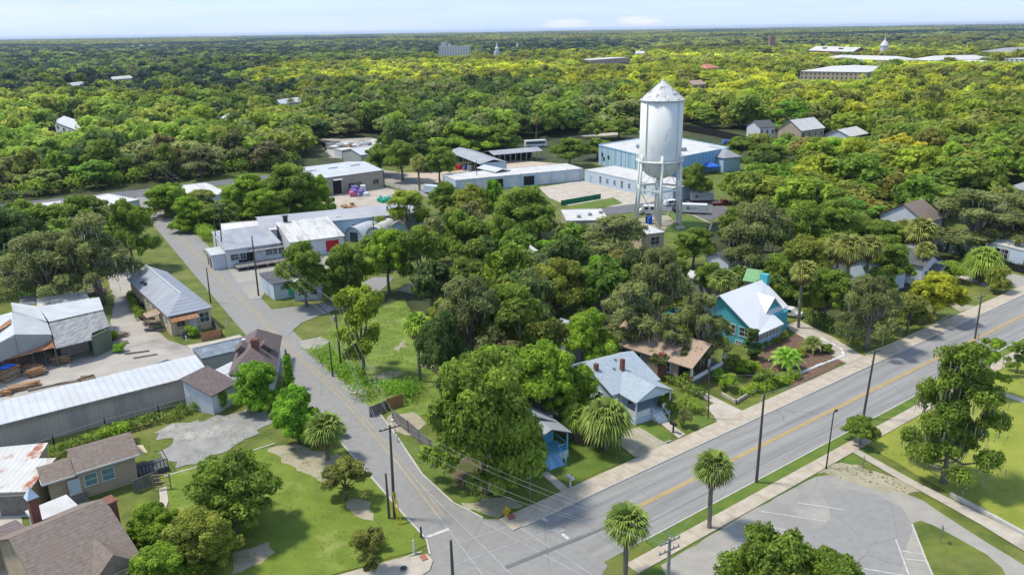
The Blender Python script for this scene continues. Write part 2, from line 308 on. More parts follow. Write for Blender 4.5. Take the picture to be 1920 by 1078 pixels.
# forest floor sheets are one with the ground; lots and lawns
sheet('scrub_ground', [(-200,520),(60,480),(240,440),(330,345),(560,300),(900,255),(1100,235),(1400,235),(1950,235),(1950,120),(-200,120)], .012, M_under, .0)
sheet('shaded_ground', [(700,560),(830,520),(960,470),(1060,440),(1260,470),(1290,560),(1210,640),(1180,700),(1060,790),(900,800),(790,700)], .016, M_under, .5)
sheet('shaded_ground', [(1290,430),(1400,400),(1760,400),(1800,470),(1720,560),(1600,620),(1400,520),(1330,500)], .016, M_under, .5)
strip('main_street', -70, 420, -11.0, -1.95, .024, pm('worn_asphalt', (.27, .265, .255), (.345, .34, .33), 1.4, stretch=(.05, 1, 1), c3=(.215, .212, .21), s3=.5, t3=.52, w3=.2, crack=.35, detail=6.))
def build_side():
    W_ = [(806,1052),(800,1012),(757,963),(640,829),(512,688),(430,592),(352,500),(290,425),(262,388),(255,370)]
    E_ = [(300,372),(318,392),(352,425),(440,508),(540,612),(620,690),(700,762),(745,822),(792,892),(850,945),(905,972),(960,985)]
    sheet('side_street', W_+E_+[(900,1090),(760,1090)], .03, M_asph)
build_side()
sheet('cross_street', [(-150,398),(0,383),(150,368),(260,356),(330,348),(560,322),(560,329),(335,357),(300,374),(255,378),(150,388),(0,402),(-150,418)], .02, M_asph2)
sheet('intersection_apron', [(700,1120),(790,1060),(808,1050),(806,1030),(905,975),(1000,965),(1140,1060),(1090,1140)], .034, M_asph)
strip('sidewalk', -1.2, 170, -1.8, .6, .14, M_conc, .14)
strip('kerb', 0, 170, -1.95, -1.8, .13, M_kerb, .13)
strip('sidewalk', 4, 260, -14.25, -12.55, .12, M_conc, .12)
strip('grass_verge', 8, 260, -12.55, -11.15, .1, M_lawn, .1)
strip('kerb', 8, 260, -11.15, -11.0, .13, M_kerb, .13)
sheet('sidewalk', [(500,1125),(640,1078),(740,1050),(800,1040),(812,1052),(806,1070),(760,1100)], .14, M_conc2, thick=.14)
def kerbline(px, w=.18, h=.12, name='kerb', m=None):
    mb = MB(); pts = [P(*p) for p in px]
    for i in range(len(pts)-1):
        d = (pts[i+1]-pts[i]).normalized(); mb.beam(pts[i]+Vector((0, 0, h/2)), pts[i+1]+Vector((0, 0, h/2))+d*.03, w, h)
    return struct(mb.build(name, m or M_kerb))
kerbline([(700,760),(745,820),(792,890),(850,943),(905,971)]); kerbline([(640,831),(757,965),(800,1012),(806,1040)])
# markings
def mark(name, pts, w, m, z=.056):
    ZN[0] += 1; z += ZN[0]*.0006; mb = MB(); pp = [P(*p) for p in pts]
    for i in range(len(pp)-1):
        d = (pp[i+1]-pp[i]).normalized(); a = Vector((-d.y, d.x, 0))*w/2; k = len(mb.v)
        mb.add([pp[i]-a+Vector((0,0,z)), pp[i+1]-a+Vector((0,0,z)), pp[i+1]+a+Vector((0,0,z)), pp[i]+a+Vector((0,0,z))], [(0,1,2,3)])
    return struct(mb.build(name, m))
strip('yellow_centre_line', 8.2, 170, -6.73, -6.58, .04, M_yel, .005); strip('yellow_centre_line', 8.2, 170, -6.42, -6.27, .04, M_yel, .005)
strip('yellow_centre_line', 8.2, 170, -6.55, -6.45, .037, M_yel2, .003)
mark('yellow_road_line', [(820,968),(760,888),(700,815),(640,748),(560,672),(480,592),(400,512),(330,438)], .14, M_yel2)
mark('yellow_road_line', [(832,966),(771,886),(709,813),(648,746),(566,670),(485,590),(404,510),(333,436)], .1, M_yel2)
mark('stop_line', [(796,1009),(842,992)], .45, M_wl)
mark('white_road_mark', [(1012,968),(1026,978)], .4, M_wl); mark('white_road_mark', [(1054,1001),(1066,1011)], .35, M_wl); mark('stop_line', [(510,582),(527,597)], .6, M_wl)
for a, b in (((905,978),(1090,1078)), ((968,985),(1110,1078)), ((830,1030),(985,975)), ((850,1060),(1060,985)), ((740,860),(905,1078)), ((780,900),(960,1078))): mark('faded_road_line', [a, b], .13, M_wl2, .046)
sheet('road_patch', [(1032,994),(1048,988),(1062,995),(1046,1002)], .048, M_patch)
strip('road_seam', 14, 150, -4.2, -4.12, .031, M_wl2, .004); strip('road_seam', 10, 150, -9.3, -9.22, .031, pm('tar_seam', (.16,.16,.17), (.2,.2,.21), 1.), .004)
sheet('tar_patch', [(945,1062),(1050,1020),(1140,985),(1142,988),(1055,1025),(950,1067)], .05, MATS['tar_seam'])
# right lower corner: parking lot, drive, paths, lawns
strip('lawn_strip', 4, 60, -16.2, -14.25, .02, M_lawn)
sheet('parking_lot', [(1240,1060),(1390,968),(1470,925),(1530,893),(1560,890),(1610,905),(1650,912),(1690,922),(1730,938),(1800,985),(1920,1060),(1990,1100),(1760,1200),(1300,1200)], .022, M_lot, .15)
sheet('asphalt_patch', [(1545,925),(1580,915),(1640,925),(1690,950),(1710,985),(1690,1060),(1650,1110),(1500,1100),(1500,1010),(1560,975)], .03, M_asph, .2)
for a, b in (((1495,943),(1583,956)), ((1427,959),(1549,978)), ((1390,979),(1475,994)), ((1380,1010),(1445,1019)), ((1679,1010),(1704,1078)), ((1690,1033),(1735,1040)), ((1697,1048),(1742,1053)), ((1620,1066),(1700,1080))): mark('parking_line', [a, b], .12, M_wl, .044)
sheet('lawn', [(1712,981),(1725,977),(1750,985),(1800,1012),(1850,1040),(1880,1066),(1890,1090),(1755,1100),(1735,1050)], .06, M_grass, .05)
kerbline([(1710,984),(1722,1015),(1735,1048),(1755,1095)])
sheet('sandy_patch', [(1520,880),(1580,865),(1650,885),(1700,905),(1735,925),(1700,930),(1610,908),(1560,893)], .018, M_sand, .5)
sheet('foot_path', [(1580,838),(1592,834),(1720,905),(1930,1010),(1930,1040),(1840,985),(1760,940),(1690,902)], .07, M_conc2)
kerbline([(1782,930),(1850,966),(1930,1010)], .35, .45, 'low_wall')
sheet('foot_path', [(1800,715),(1812,712),(1930,752),(1930,760)], .05, M_conc2)
sheet('open_field', [(1600,820),(1650,790),(1760,722),(1930,630),(2100,640),(2100,1100),(1930,1005),(1785,928),(1700,880)], .014, M_field, .3)
# corner block lawns, paths and drives
sheet('corner_lawn', [(752,825),(800,840),(900,870),(960,860),(1040,800),(1110,790),(1185,858),(1052,920),(938,974),(905,968),(850,940),(795,888)], .018, M_lawn, .15)
sheet('bare_soil', [(845,870),(880,858),(940,870),(945,900),(915,935),(880,925),(850,905)], .024, pm('bare_soil', (.12,.09,.05), (.17,.13,.08), .8, world=True, c3=(.08,.11,.025), s3=.5, t3=.48), .6)
sheet('bare_soil', [(860,945),(930,930),(985,945),(935,972),(905,965)], .024, M_sand, .4)
sheet('mulch_bed', [(1020,855),(1045,845),(1055,862),(1030,877),(1018,870)], .03, M_mulch, .2); sheet('mulch_bed', [(1030,790),(1080,790),(1110,800),(1140,830),(1090,835),(1050,810)], .026, pm('red_soil', (.2,.13,.08), (.28,.19,.12), 1., world=True), .4)
sheet('garden_path', [(1013,888),(1027,884),(1066,916),(1052,922)], .06, M_conc2)
sheet('driveway', [(1150,812),(1205,800),(1250,832),(1258,842),(1190,858),(1165,838)], .05, M_sand, .1)
sheet('lawn', [(1190,795),(1230,792),(1258,822),(1250,832),(1205,805)], .052, M_lawn, .1)
kerbline([(1190,808),(1235,834),(1258,827)], .15, .15)
sheet('garden_path', [(1208,770),(1218,766),(1285,815),(1272,822)], .06, M_conc2)
sheet('lawn', [(1215,765),(1240,745),(1300,770),(1340,790),(1290,812)], .02, M_lawn, .1)
for a in ([(1128,650),(1140,646),(1400,775),(1388,782)], [(1150,640),(1162,636),(1260,690),(1250,695)]): sheet('garden_path', a, .05, M_conc2)
sheet('driveway', [(1325,765),(1345,752),(1400,778),(1360,800),(1345,790)], .056, M_conc2, .1)
sheet('mulch_bed', [(1405,685),(1440,650),(1500,625),(1540,640),(1588,665),(1500,705),(1430,722),(1400,705)], .03, M_mulch, .3)
sheet('mulch_bed', [(1490,710),(1585,668),(1592,675),(1480,730)], .04, M_mulch, .1)
sheet('driveway', [(1470,610),(1500,602),(1560,632),(1625,672),(1600,690),(1530,650)], .05, M_conc2, .1)
sheet('lawn', [(1700,600),(1760,570),(1800,580),(1850,560),(1800,600),(1740,640),(1700,640)], .02, M_grass, .2); sheet('lawn', [(1790,535),(1850,515),(1920,545),(1900,555),(1850,550),(1800,560)], .02, M_grass, .2)
sheet('garden_path', [(1795,520),(1805,516),(1862,536),(1855,541)], .05, M_conc2); sheet('driveway', [(1860,505),(1925,520),(1925,545),(1875,530)], .05, M_lot)
sheet('driveway', [(1760,560),(1800,570),(1830,575),(1800,585)], .04, M_sand)
# vacant lot with weeds and sand, concrete pads
sheet('rough_grass', [(570,652),(640,600),(760,560),(800,640),(830,760),(760,790),(690,760),(640,712)], .016, pm('rough_grass', (.13,.21,.03), (.22,.31,.05), .4, world=True, c3=(.3,.3,.13), s3=.22, t3=.55, detail=8., w3=.15), .4)
for a in ([(705,705),(735,692),(752,700),(730,713),(712,716)], [(735,650),(755,640),(765,650),(748,662)], [(780,670),(800,660),(812,690),(790,690)]): sheet('sandy_patch', a, .024, M_sand, .5)
sheet('sandy_patch', [(715,790),(735,780),(775,772),(800,790),(770,815),(735,812)], .024, M_sand, .5); sheet('concrete_apron', [(640,728),(665,718),(690,735),(668,745)], .04, M_lot, .2)
sheet('dirt_apron', [(560,640),(600,632),(620,640),(598,655),(570,655)], .036, M_lot, .2)
sheet('side_drive', [(497,582),(560,575),(610,567),(655,545),(700,520),(740,520),(700,560),(640,580),(600,592),(565,606),(541,628),(545,645),(520,612)], .038, M_asph, .1)
sheet('paved_yard', [(745,545),(800,520),(850,508),(900,505),(895,520),(830,530),(775,552)], .026, M_asph, .2)
sheet('gravel_lot', [(428,505),(470,495),(560,478),(650,470),(640,500),(560,520),(520,515),(490,560),(470,562),(455,545)], .036, M_lot, .2)
sheet('lawn', [(380,470),(400,475),(425,492),(430,498),(400,498)], .03, M_grass, .2)
# left side yards
sheet('work_yard', [(210,490),(240,500),(252,540),(262,600),(320,640),(355,650),(440,640),(500,640),(520,672),(395,672),(380,672),(-60,775),(-60,650),(100,640),(205,620),(215,560),(200,520)], .02, M_dirt, .3)
sheet('concrete_apron', [(350,648),(395,640),(450,628),(480,655),(400,670),(380,672)], .034, M_conc2, .1)
sheet('gravel_patch', [(285,812),(330,795),(430,778),(500,768),(518,790),(480,815),(420,850),(340,878),(305,850),(318,825)], .02, M_gravel, .7)
sheet('lawn', [(300,890),(500,840),(640,840),(760,965),(800,1020),(740,1045),(600,1085),(500,1110),(250,1110),(320,950)], .016, pm('bright_lawn', (.13,.2,.02), (.2,.27,.03), .4, world=True, c3=(.3,.32,.1), s3=.2, t3=.58, detail=8., w3=.15), .3)
sheet('sandy_patch', [(500,840),(560,835),(640,860),(640,900),(610,910),(560,880),(530,870)], .024, M_sand, .6); sheet('sandy_patch', [(430,1040),(500,1020),(520,1035),(440,1078)], .024, M_sand, .4); sheet('sandy_patch', [(640,930),(690,940),(700,975),(670,970)], .024, M_sand, .5)
kerbline([(308,893),(400,868),(515,832)], .2, .1, 'kerb'); sheet('garden_path', [(296,965),(300,935),(298,918),(312,912),(316,940),(306,968)], .05, M_conc2)
sheet('driveway', [(-40,960),(38,955),(48,1010),(55,1090),(-40,1100)], .03, M_conc2, .2)
kerbline([(690,1078),(740,1052),(790,1035)], .15, .1)
# back yards
sheet('tan_yard', [(600,372),(700,352),(722,350),(790,375),(770,383),(560,400),(590,385)], .026, pm('tan_yard', (.45,.4,.33), (.56,.5,.42), .3, world=True, c3=(.36,.32,.27), s3=.1, t3=.55), .4)
sheet('back_lane', [(700,318),(740,322),(800,345),(850,368),(835,380),(760,358),(715,345)], .03, M_lot, .2)
sheet('sandy_yard', [(745,325),(850,322),(960,300),(1080,310),(1010,330),(860,348),(800,345)], .024, pm('sandy_yard', (.52,.42,.33), (.62,.52,.42), .3, world=True), .4)
sheet('courtyard', [(1010,352),(1100,338),(1180,352),(1240,375),(1200,385),(1080,392),(1030,372)], .03, M_conc2, .1)
sheet('lawn', [(1058,388),(1150,371),(1168,382),(1130,390),(1070,396)], .034, M_lawn); sheet('tower_lot', [(1090,398),(1170,385),(1240,378),(1340,372),(1370,395),(1330,415),(1290,400),(1230,395),(1110,406)], .03, M_asph2, .1)
sheet('lawn', [(1240,420),(1262,402),(1300,408),(1332,425),(1260,450),(1235,440)], .036, M_lawn); kerbline([(1262,399),(1300,404),(1334,420),(1330,432)], .5, .12, 'kerb', M_conc2)
sheet('sandy_patch', [(1190,412),(1250,400),(1265,415),(1240,440),(1200,430)], .038, M_sand, .4)
sheet('scrap_ground', [(600,262),(700,258),(740,285),(690,300),(620,296)], .024, M_dirt, 1.)
sheet('far_street', [(1280,236),(1290,246),(1400,268),(1410,262)], .03, M_conc2, .3); sheet('far_street', [(1060,258),(1140,250),(1230,243),(1230,247),(1140,255)], .03, M_conc2, .3)
# ---------------------------------------------------------------- buildings
class House: pass
def frame(A, B, Cp, z, z0=0., D=None, L=None, zc=None):
    """A, B: ends of the front eave in the photo (left, right), Cp: a point on the back eave; all at height z."""
    a, b = P(*A, z), P(*B, z); d = b-a; h = House(); h.ang = math.atan2(d.y, d.x); h.L = L or d.length; h.z = z
    n = Vector((-d.y, d.x, 0)).normalized()
    h.D = D or max(2., (P(*Cp, zc or z)-a).dot(n)); h.o = Vector((a.x, a.y, 0)); h.n = n; h.u = d.normalized()
    h.c = h.o+h.u*h.L/2+n*h.D/2; excl((h.c.x, h.c.y), .5*math.hypot(h.L, h.D)*.85+1.5)
    return h
def roofing(h, T, kind, mr, rise, ov=.35, ins=None, t=.14, x0=0, x1=None, y0=0, y1=None, z=None, name='roof', par=None, off=0):
    L, D, z = (h.L if x1 is None else x1), (h.D if y1 is None else y1), (h.z if z is None else z); mb = MB(); mx, my = (x0+L)/2, (y0+D)/2; r = z+rise
    if kind == 'gx':
        mb.slab([(x0,y0,z),(L,y0,z),(L,my,r),(x0,my,r)], t); mb.slab([(x0,D,z),(x0,my+.002,r-.002),(L,my+.002,r-.002),(L,D,z)], t)
    elif kind == 'gy':
        mb.slab([(x0,y0,z),(mx,y0,r),(mx,D,r),(x0,D,z)], t); mb.slab([(L,y0,z),(L,D,z),(mx+.002,D,r-.002),(mx+.002,y0,r-.002)], t)
    elif kind == 'hip':
        k = ins if ins is not None else min(L-x0, D-y0)/2
        if L-x0 >= D-y0: p, q = (x0+k, my, r), (L-k, my, r); mb.slab([(x0,y0,z),(L,y0,z),q,p], t); mb.slab([(L,D,z),(x0,D,z),p,q], t); mb.slab([(x0,D,z),(x0,y0,z),p], t); mb.slab([(L,y0,z),(L,D,z),q], t)
        else: p, q = (mx, y0+k, r), (mx, D-k, r); mb.slab([(x0,D,z),(x0,y0,z),p,q], t); mb.slab([(L,y0,z),(L,D,z),q,p], t); mb.slab([(x0,y0,z),(L,y0,z),p], t); mb.slab([(L,D,z),(x0,D,z),q], t)
    elif kind == 'shed': mb.slab([(x0,y0,z),(L,y0,z),(L,D,r),(x0,D,r)], t)
    elif kind == 'flat':
        mb.box(x0+.25,y0+.25,z-.25,L-.25,D-.25,z-.1); w = .25
        mb.box(x0,y0,z-.3,L,y0+w,z); mb.box(x0,D-w,z-.3,L,D,z); mb.box(x0,y0+w,z-.3,x0+w,D-w,z); mb.box(L-w,y0+w,z-.3,L,D-w,z)
    return mb.build(name, mr, par or T)
def walls(h, T, kind, mw, rise, ov=.35, x0=0, x1=None, y0=0, y1=None, z=None, name='wall', zb=0):
    L, D, z = (h.L if x1 is None else x1)-ov, (h.D if y1 is None else y1)-ov, (h.z if z is None else z); x0 += ov; y0 += ov; mb = MB(); mx, my = (x0+L)/2, (y0+D)/2
    e = z-.16; 
    if kind == 'gx': k = rise*(1-ov/max(.1, D+ov-my)); mb.prism([(x0,y0,zb),(x0,D,zb),(x0,D,e+.1),(x0,my,e+k),(x0,y0,e+.1)], (L-x0, 0, 0))
    elif kind == 'gy': k = rise*(1-ov/max(.1, L+ov-mx)); mb.prism([(x0,y0,zb),(L,y0,zb),(L,y0,e+.1),(mx,y0,e+k),(x0,y0,e+.1)], (0, D-y0, 0))
    elif kind == 'shed': mb.prism([(x0,y0,zb),(x0,D,zb),(x0,D,e+rise*.96),(x0,y0,e)], (L-x0, 0, 0))
    elif kind == 'flat': mb.box(x0,y0,zb,L,D,z-.3)
    else: mb.box(x0,y0,zb,L,D,e)
    return mb.build(name, mw, T)
def opening(h, T, face, s, zc, w, hh, fm=None, gm=None, ov=.35, name='window', mull=1, xoff=0, yoff=0, sill=True):
    """A framed window or door standing 4 cm proud of a wall, with its pane as a sub-part."""
    fm = fm or M_white; gm = gm or M_glass; t = .09
    def bx(mb, a, b, c, d, p0, p1):     # a..b along the wall, c..d in height, p0..p1 out of the wall
        if face == 'F': mb.box(a, ov-p1+yoff, c, b, ov-p0+yoff, d)
        elif face == 'B': mb.box(a, h.D-ov+p0+yoff, c, b, h.D-ov+p1+yoff, d)
        elif face == 'L': mb.box(ov-p1+xoff, a, c, ov-p0+xoff, b, d)
        else: mb.box(h.L-ov+p0+xoff, a, c, h.L-ov+p1+xoff, b, d)
    mb = MB(); x0, x1, z0, z1 = s-w/2, s+w/2, zc-hh/2, zc+hh/2
    bx(mb, x0-t, x0, z0, z1, 0, .07); bx(mb, x1, x1+t, z0, z1, 0, .07); bx(mb, x0-t, x1+t, z1, z1+t, 0, .08); bx(mb, x0-t-.03, x1+t+.03, z0-t, z0, 0, .1)
    for k in range(1, mull+1): bx(mb, x0+w*k/(mull+1)-.03, x0+w*k/(mull+1)+.03, z0, z1, .035, .06)
    if name == 'window': bx(mb, x0, x1, zc-.025, zc+.025, .035, .062)
    f = mb.build(name, fm, T); g = MB(); bx(g, x0, x1, z0, z1, .002, .03); g.build('pane' if name == 'window' else 'panel', gm, f); return f
def stairs(T, x, y, w, z, n, m, run=.28, name='steps', d=-1):
    mb = MB()
    for i in range(n): mb.box(x, y+d*run*(i+1) if d < 0 else y+run*i, 0, x+w, y+d*run*i if d < 0 else y+run*(i+1), z*(n-i)/n-.01*i)
    return mb.build(name, m, T)
def house(name, label, cat, A, B, Cp, z, kind, rise, mw, mr, ov=.35, wins=(), group=None, D=None, L=None, ins=None, pane=None, chim=None, fm=None):
    h = frame(A, B, Cp, z, D=D, L=L); T = thing(name, label, cat, h.o, h.ang, group); h.T = T
    walls(h, T, kind, mw, rise, ov); h.roof = roofing(h, T, kind, mr, rise, ov, ins)
    for w in wins: opening(h, T, *w[:5], ov=ov, fm=fm, gm=(w[5] if len(w) > 5 else pane), name=(w[6] if len(w) > 6 else 'window'))
    if chim:
        x, y, zt, s_, m_ = chim; c = MB().box(x-s_/2, y-s_/2, z-.5, x+s_/2, y+s_/2, zt).box(x-s_/2-.06, y-s_/2-.06, zt-.25, x+s_/2+.06, y+s_/2+.06, zt-.1); c.build('chimney', m_, h.roof)
    return h
def W4(face, L, n, zc, w, hh, a=.08, b=.92): return [(face, L*(a+(b-a)*(i+.5)/n), zc, w, hh) for i in range(n)]
# --- left side -------------------------------------------------------------
h = house('long_shed', 'long low shed with a white metal roof and windowless pinkish tin wall', 'shed', (-120,826), (392,697), (378,668), 3.75, 'shed', .5, W_shed, M_metw, ov=.3); T = h.T
MB().box(.2, -.04, h.z-.42, h.L-.2, .02, h.z-.3).build('gutter', M_galvp, T); MB().box(.0, .02, h.z-.3, h.L, .28, h.z-.14).build('fascia', M_rust, T)
h = house('gabled_metal_roof_house', 'cream board house with a long weathered grey metal roof beside the side street', 'house', (314,594), (399,576), (253,508), 3.7, 'gy', 2.1, W_cream, M_metg, ov=.4, D=27.5)
T = h.T; L = h.L
bpy.data.objects.remove(h.roof); mb = MB(); r_ = h.z+2.1; mx = L/2
for sgn in (0, 1):
    x = L if sgn else 0
    mb.slab([(x,0,h.z),(mx,4.2,r_),(mx,h.D,r_),(x,h.D,h.z)] if not sgn else [(x,0,h.z),(x,h.D,h.z),(mx+.002,h.D,r_-.002),(mx+.002,4.2,r_-.002)], .14)
mb.slab([(0,0,h.z+.003),(L,0,h.z+.003),(mx,4.2,r_+.003)], .14); rf = mb.build('roof', M_metg, T)
bpy.data.objects.remove([c for c in T.children if c.name.startswith('wall')][0]); MB().box(.4,.4,0,L-.4,h.D-.4,h.z-.1).build('wall', W_cream, T)
mb = MB(); mb.beam((mx,4.2,r_+.05),(mx,h.D,r_+.05),.25,.08); mb.build('ridge_cap', M_metw, rf)
for (x, y) in ((1.1,20.2),(1.5,19.1),(1.2,18.2)): MB().box(x-.35,y-.1,h.z+.75,x+.35,y+.15,h.z+1.0).build('roof_vent', M_blackp, rf)
opening(h, T, 'F', L*.8, 2.2, 1.5, 1.7, gm=M_glass, ov=.4); opening(h, T, 'F', L*.27, 1.9, 1.3, .8, fm=W_cream, ov=.4); opening(h, T, 'F', L*.53, 1.5, 1.0, 2.0, gm=M_white, ov=.4, name='door', mull=0)
for y in (3, 7, 11, 15): opening(h, T, 'L', y, 2.0, 1.0, 1.3, ov=.4)
aw = MB().slab([(.3,-1.3,2.95),(L*.63,-1.3,2.95),(L*.63,.38,3.45),(.3,.38,3.45)], .06).build('porch_awning', M_rust, T)
[MB().beam((x,-1.2,0),(x,-1.2,2.88),.1).build('porch_post', M_galvp, T) for x in (.5, L*.33, L*.61)]
mb = MB().box(L*.36,-1.4,.0,L*.66,.38,.75); mb.build('landing', M_greyb, T)
mb = MB(); [mb.box(L*.36-.3*(i+1),-1.3,0,L*.36-.3*i,-.3,.75-.17*(i+1)+.02) for i in range(4)]; mb.build('steps', M_greyb, T)
mb = MB()
for x0, x1, za, zb in ((.3*L-.9, .36*L, .3, .8), (.36*L, .66*L, .8, .8)): mb.beam((x0,-1.42,za+.9),(x1,-1.42,zb+.9),.06); mb.beam((x0,-1.42,0),(x0,-1.42,za+.9),.06)
mb.build('handrail', M_white, T)
# side lean-to canopy on the yard side
c = MB().slab([(-2.1,5.2,2.5),(.35,5.2,2.9),(.35,8.0,2.9),(-2.1,8.0,2.5)], .08); [c.beam((-2.0,y,0),(-2.0,y,2.42),.12) for y in (5.3,7.9)]; c.build('side_canopy', M_timber, T)
for k in range(3): opening(h, T, 'R', 4+5*k, 2.0, 1.0, 1.3, ov=.4)
excl(h.o+h.n*16+h.u*4, 7); excl(h.o+h.n*6+h.u*4, 7); excl(h.o+h.u*5-h.n*4, 4)
# plum shingle hip house by the street
h = house('hip_roof_house', 'house with a plum brown hip roof and brick chimney tight against the street', 'house', (428,702), (516,694), (400,660), 3.6, 'hip', 2.6, W_white, M_shp, ov=.5, D=13.5, chim=None)
T = h.T
c = MB().box(h.L*.48,3.0,3.5,h.L*.48+1.0,3.9,7.2).box(h.L*.48-.1,2.9,6.85,h.L*.48+1.1,4.0,7.02).build('chimney', M_brick, h.roof)
for x in (.22, .72): MB().prism([(h.L*x-1.2,h.D*.5-2.2,4.9),(h.L*x+1.2,h.D*.5-2.2,4.9),(h.L*x,h.D*.5-2.2,5.9)], (0, 2.2, 0)).build('gablet', M_shp, h.roof)
MB().box(1.2,h.D*.55,4.3,1.6,h.D*.55+.4,5.3).tube([(1.4,h.D*.55+.2,5.3),(1.4,h.D*.55+.2,5.75)],[.35,.3],10).build('roof_vent', M_white, h.roof)
f1 = frame((396,743), (447,716), (391,715), 2.9); T1 = thing('side_cottage', 'small white cottage wing with a brown roof butting the long shed', 'house', f1.o, f1.ang); f1.T = T1; f1.D = 5.5
walls(f1, T1, 'shed', W_white, 1.5, .3); rr = roofing(f1, T1, 'shed', M_shp, 1.5); roofing(f1, T1, 'shed', M_metw, .5, x0=f1.L+.02, x1=f1.L+4, y0=-.3, y1=5, z=3.0, name='lean_to_roof')
MB().box(f1.L+.1, 0, 0, f1.L+3.8, 4.6, 2.85).build('lean_to_wall', W_white, T1)
opening(f1, T1, 'F', f1.L+2.2, 1.7, 1.1, 1.4, ov=0); opening(f1, T1, 'F', 1.6, 1.0, .9, 1.9, gm=W_wblue, ov=.3, name='door', mull=0)
f2 = frame((392,716), (425,700), (362,662), 3.2); T2 = thing('flat_roof_annex', 'annex with a patched blue grey flat roof between the white shed and plum roof', 'annex', f2.o, f2.ang)
f2.D = 12; walls(f2, T2, 'flat', W_white, 0, .1, x1=f2.L); roofing(f2, T2, 'flat', M_flatbl, 0, .1)
MB().box(.5,4.2,3.1,3.4,6.2,3.28).build('roof_patch', M_flatw, T2); MB().box(-.1,-.25,3.0,f2.L+.3,.35,3.35).build('parapet', M_metw, T2)
f2b = frame((378,672), (412,664), (362,655), 3.0); T2b = thing('low_blue_roof_shed', 'low shed with a faded blue felt roof behind the plum roofed house', 'shed', f2b.o, f2b.ang)
f2b.D = 5.; f2b.L += 6; walls(f2b, T2b, 'flat', W_grey, 0, .1); roofing(f2b, T2b, 'flat', M_flatbl, 0)
# lumber yard sheds
def yard_shed():
    T = thing('lumber_shed', 'rambling lumber shed with white metal roofs, tin lean-to and rusty awning', 'shed', P(100, 668), 0); M_ = T.matrix_basis.inverted() if False else Matrix.Translation(-P(100, 668))
    def pl(nm, m, pts, t=.12): return MB().slab([M_ @ P(x, y, z) for x, y, z in pts], t).build(nm, m, T)
    a = [(-160,612,7.2),(22,568,6.6),(27,627,6.6),(-160,668,6.4)]
    pl('roof', M_metw_y, [(27,627,6.2),(97,627,4.3),(88,602,4.3),(23,585,6.2)]); pl('roof', M_metw_y, [(-90,690,4.6),(27,627.3,6.18),(22.6,584.6,6.18),(-90,618,4.6)])
    pl('roof_patch', M_rust, [(-14,622,6.05),(20,597,6.35),(20,606,6.35),(-14,628,6.05)], .03)
    pl('wing_roof', M_metw_y, [(92,603,4.6),(194,580,4.6),(186,557,5.3),(72,575,5.3)]); pl('wing_roof', M_metw_y, [(24,584,5.9),(88,602.5,4.58),(72,574,5.28),(20,567,5.9)])
    pl('back_roof', M_flatw, [(70,577,4.2),(169,562,4.2),(160,546,4.2),(68,559,4.2)]); pl('back_roof', M_galv, [(36,570,4.0),(68,569,4.0),(65,553,4.0),(38,557,4.0)])
    pl('lean_to_roof', M_galv, [(105,653,3.2),(172,637,3.2),(172,624,3.7),(206,611,3.7),(194,582.6,4.4),(92,606,4.4)])
    pl('awning', M_rust, [(-110,705,3.0),(102,651,3.0),(97,631,3.8),(27,640,3.8),(-110,672,3.8)], .07); pl('awning_patch', M_timber, [(16,666,3.12),(53,656,3.12),(50,646,3.62),(14,653,3.62)], .03)
    def wl(nm, m, a, b, z0, z1, t=.2):
        p, q = M_ @ P(*a), M_ @ P(*b); d = (q-p).normalized(); n = Vector((-d.y, d.x, 0))*t; mb = MB(); mb.prism([p+Vector((0,0,z0)), q+Vector((0,0,z0)), q+n+Vector((0,0,z0)), p+n+Vector((0,0,z0))], (0, 0, z1-z0)); mb.build(nm, m, T)
    def wt(nm, m, pa, pb, z0, za, zb, t=.2):   # wall under two roof points given at height
        p, q = M_ @ P(*pa), M_ @ P(*pb); p.z = q.z = z0; d = (q-p).normalized(); n = Vector((-d.y, d.x, 0))*t
        MB().prism([p, q, Vector((q.x, q.y, zb)), Vector((p.x, p.y, za))], n).build(nm, m, T)
    wt('gable_wall', W_grey, (-60,672,5.0), (27,629,6.1), 2.9, 5.0, 6.02); wt('gable_wall', W_grey, (28,629,6.1), (96,629,4.3), 2.9, 6.02, 4.2)
    wt('back_wall', M_dark, (-60,655,3.), (96,616,3.), 0, 3.4, 3.4); wt('yard_wall', W_greyd, (105,646,3.1), (171,631,3.1), 0, 3.2, 3.2); wt('yard_wall', W_green, (172,632,3.5), (205,616,3.5), 0, 3.5, 3.5)
    wt('side_wall', W_grey, (205,611,3.6), (194,583,4.3), 0, 3.5, 4.3); wt('side_wall', W_white, (193,580,4.5), (186,558,5.2), 0, 4.4, 5.1); wt('side_wall', W_white, (168,562,4.1), (160,547,4.1), 0, 4.0, 4.0)
    wt('divider_wall', W_green, (104,652,3.1), (96,618,3.1), 0, 3.0, 3.0)
    wt('window_strip', M_glass, (112,650,2.9), (166,636,2.9), 1.1, 2.7, 2.7, -.08); wt('brown_panel', M_rust, (120,649,2.4), (133,646,2.4), .2, 2.2, 2.2, -.12)
    for a in ((4,699),(30,692),(60,684),(82,678)): p = M_ @ P(a[0], a[1]-24, 2.9); MB().beam((p.x,p.y,0),(p.x,p.y,2.9),.16).build('post', W_greyd, T)
    # loading dock steps
    for k, (a, b, z) in enumerate((((128,678),(174,664),.5), ((131,668),(176,656),.95), ((176,665),(206,655),.6), ((176,655),(206,645),1.1))): wl('dock_ledge', W_green, a, b, 0, z, .9)
    excl(P(100,625), 12); excl(P(0,660), 14); excl(P(160,610), 9)
yard_shed()
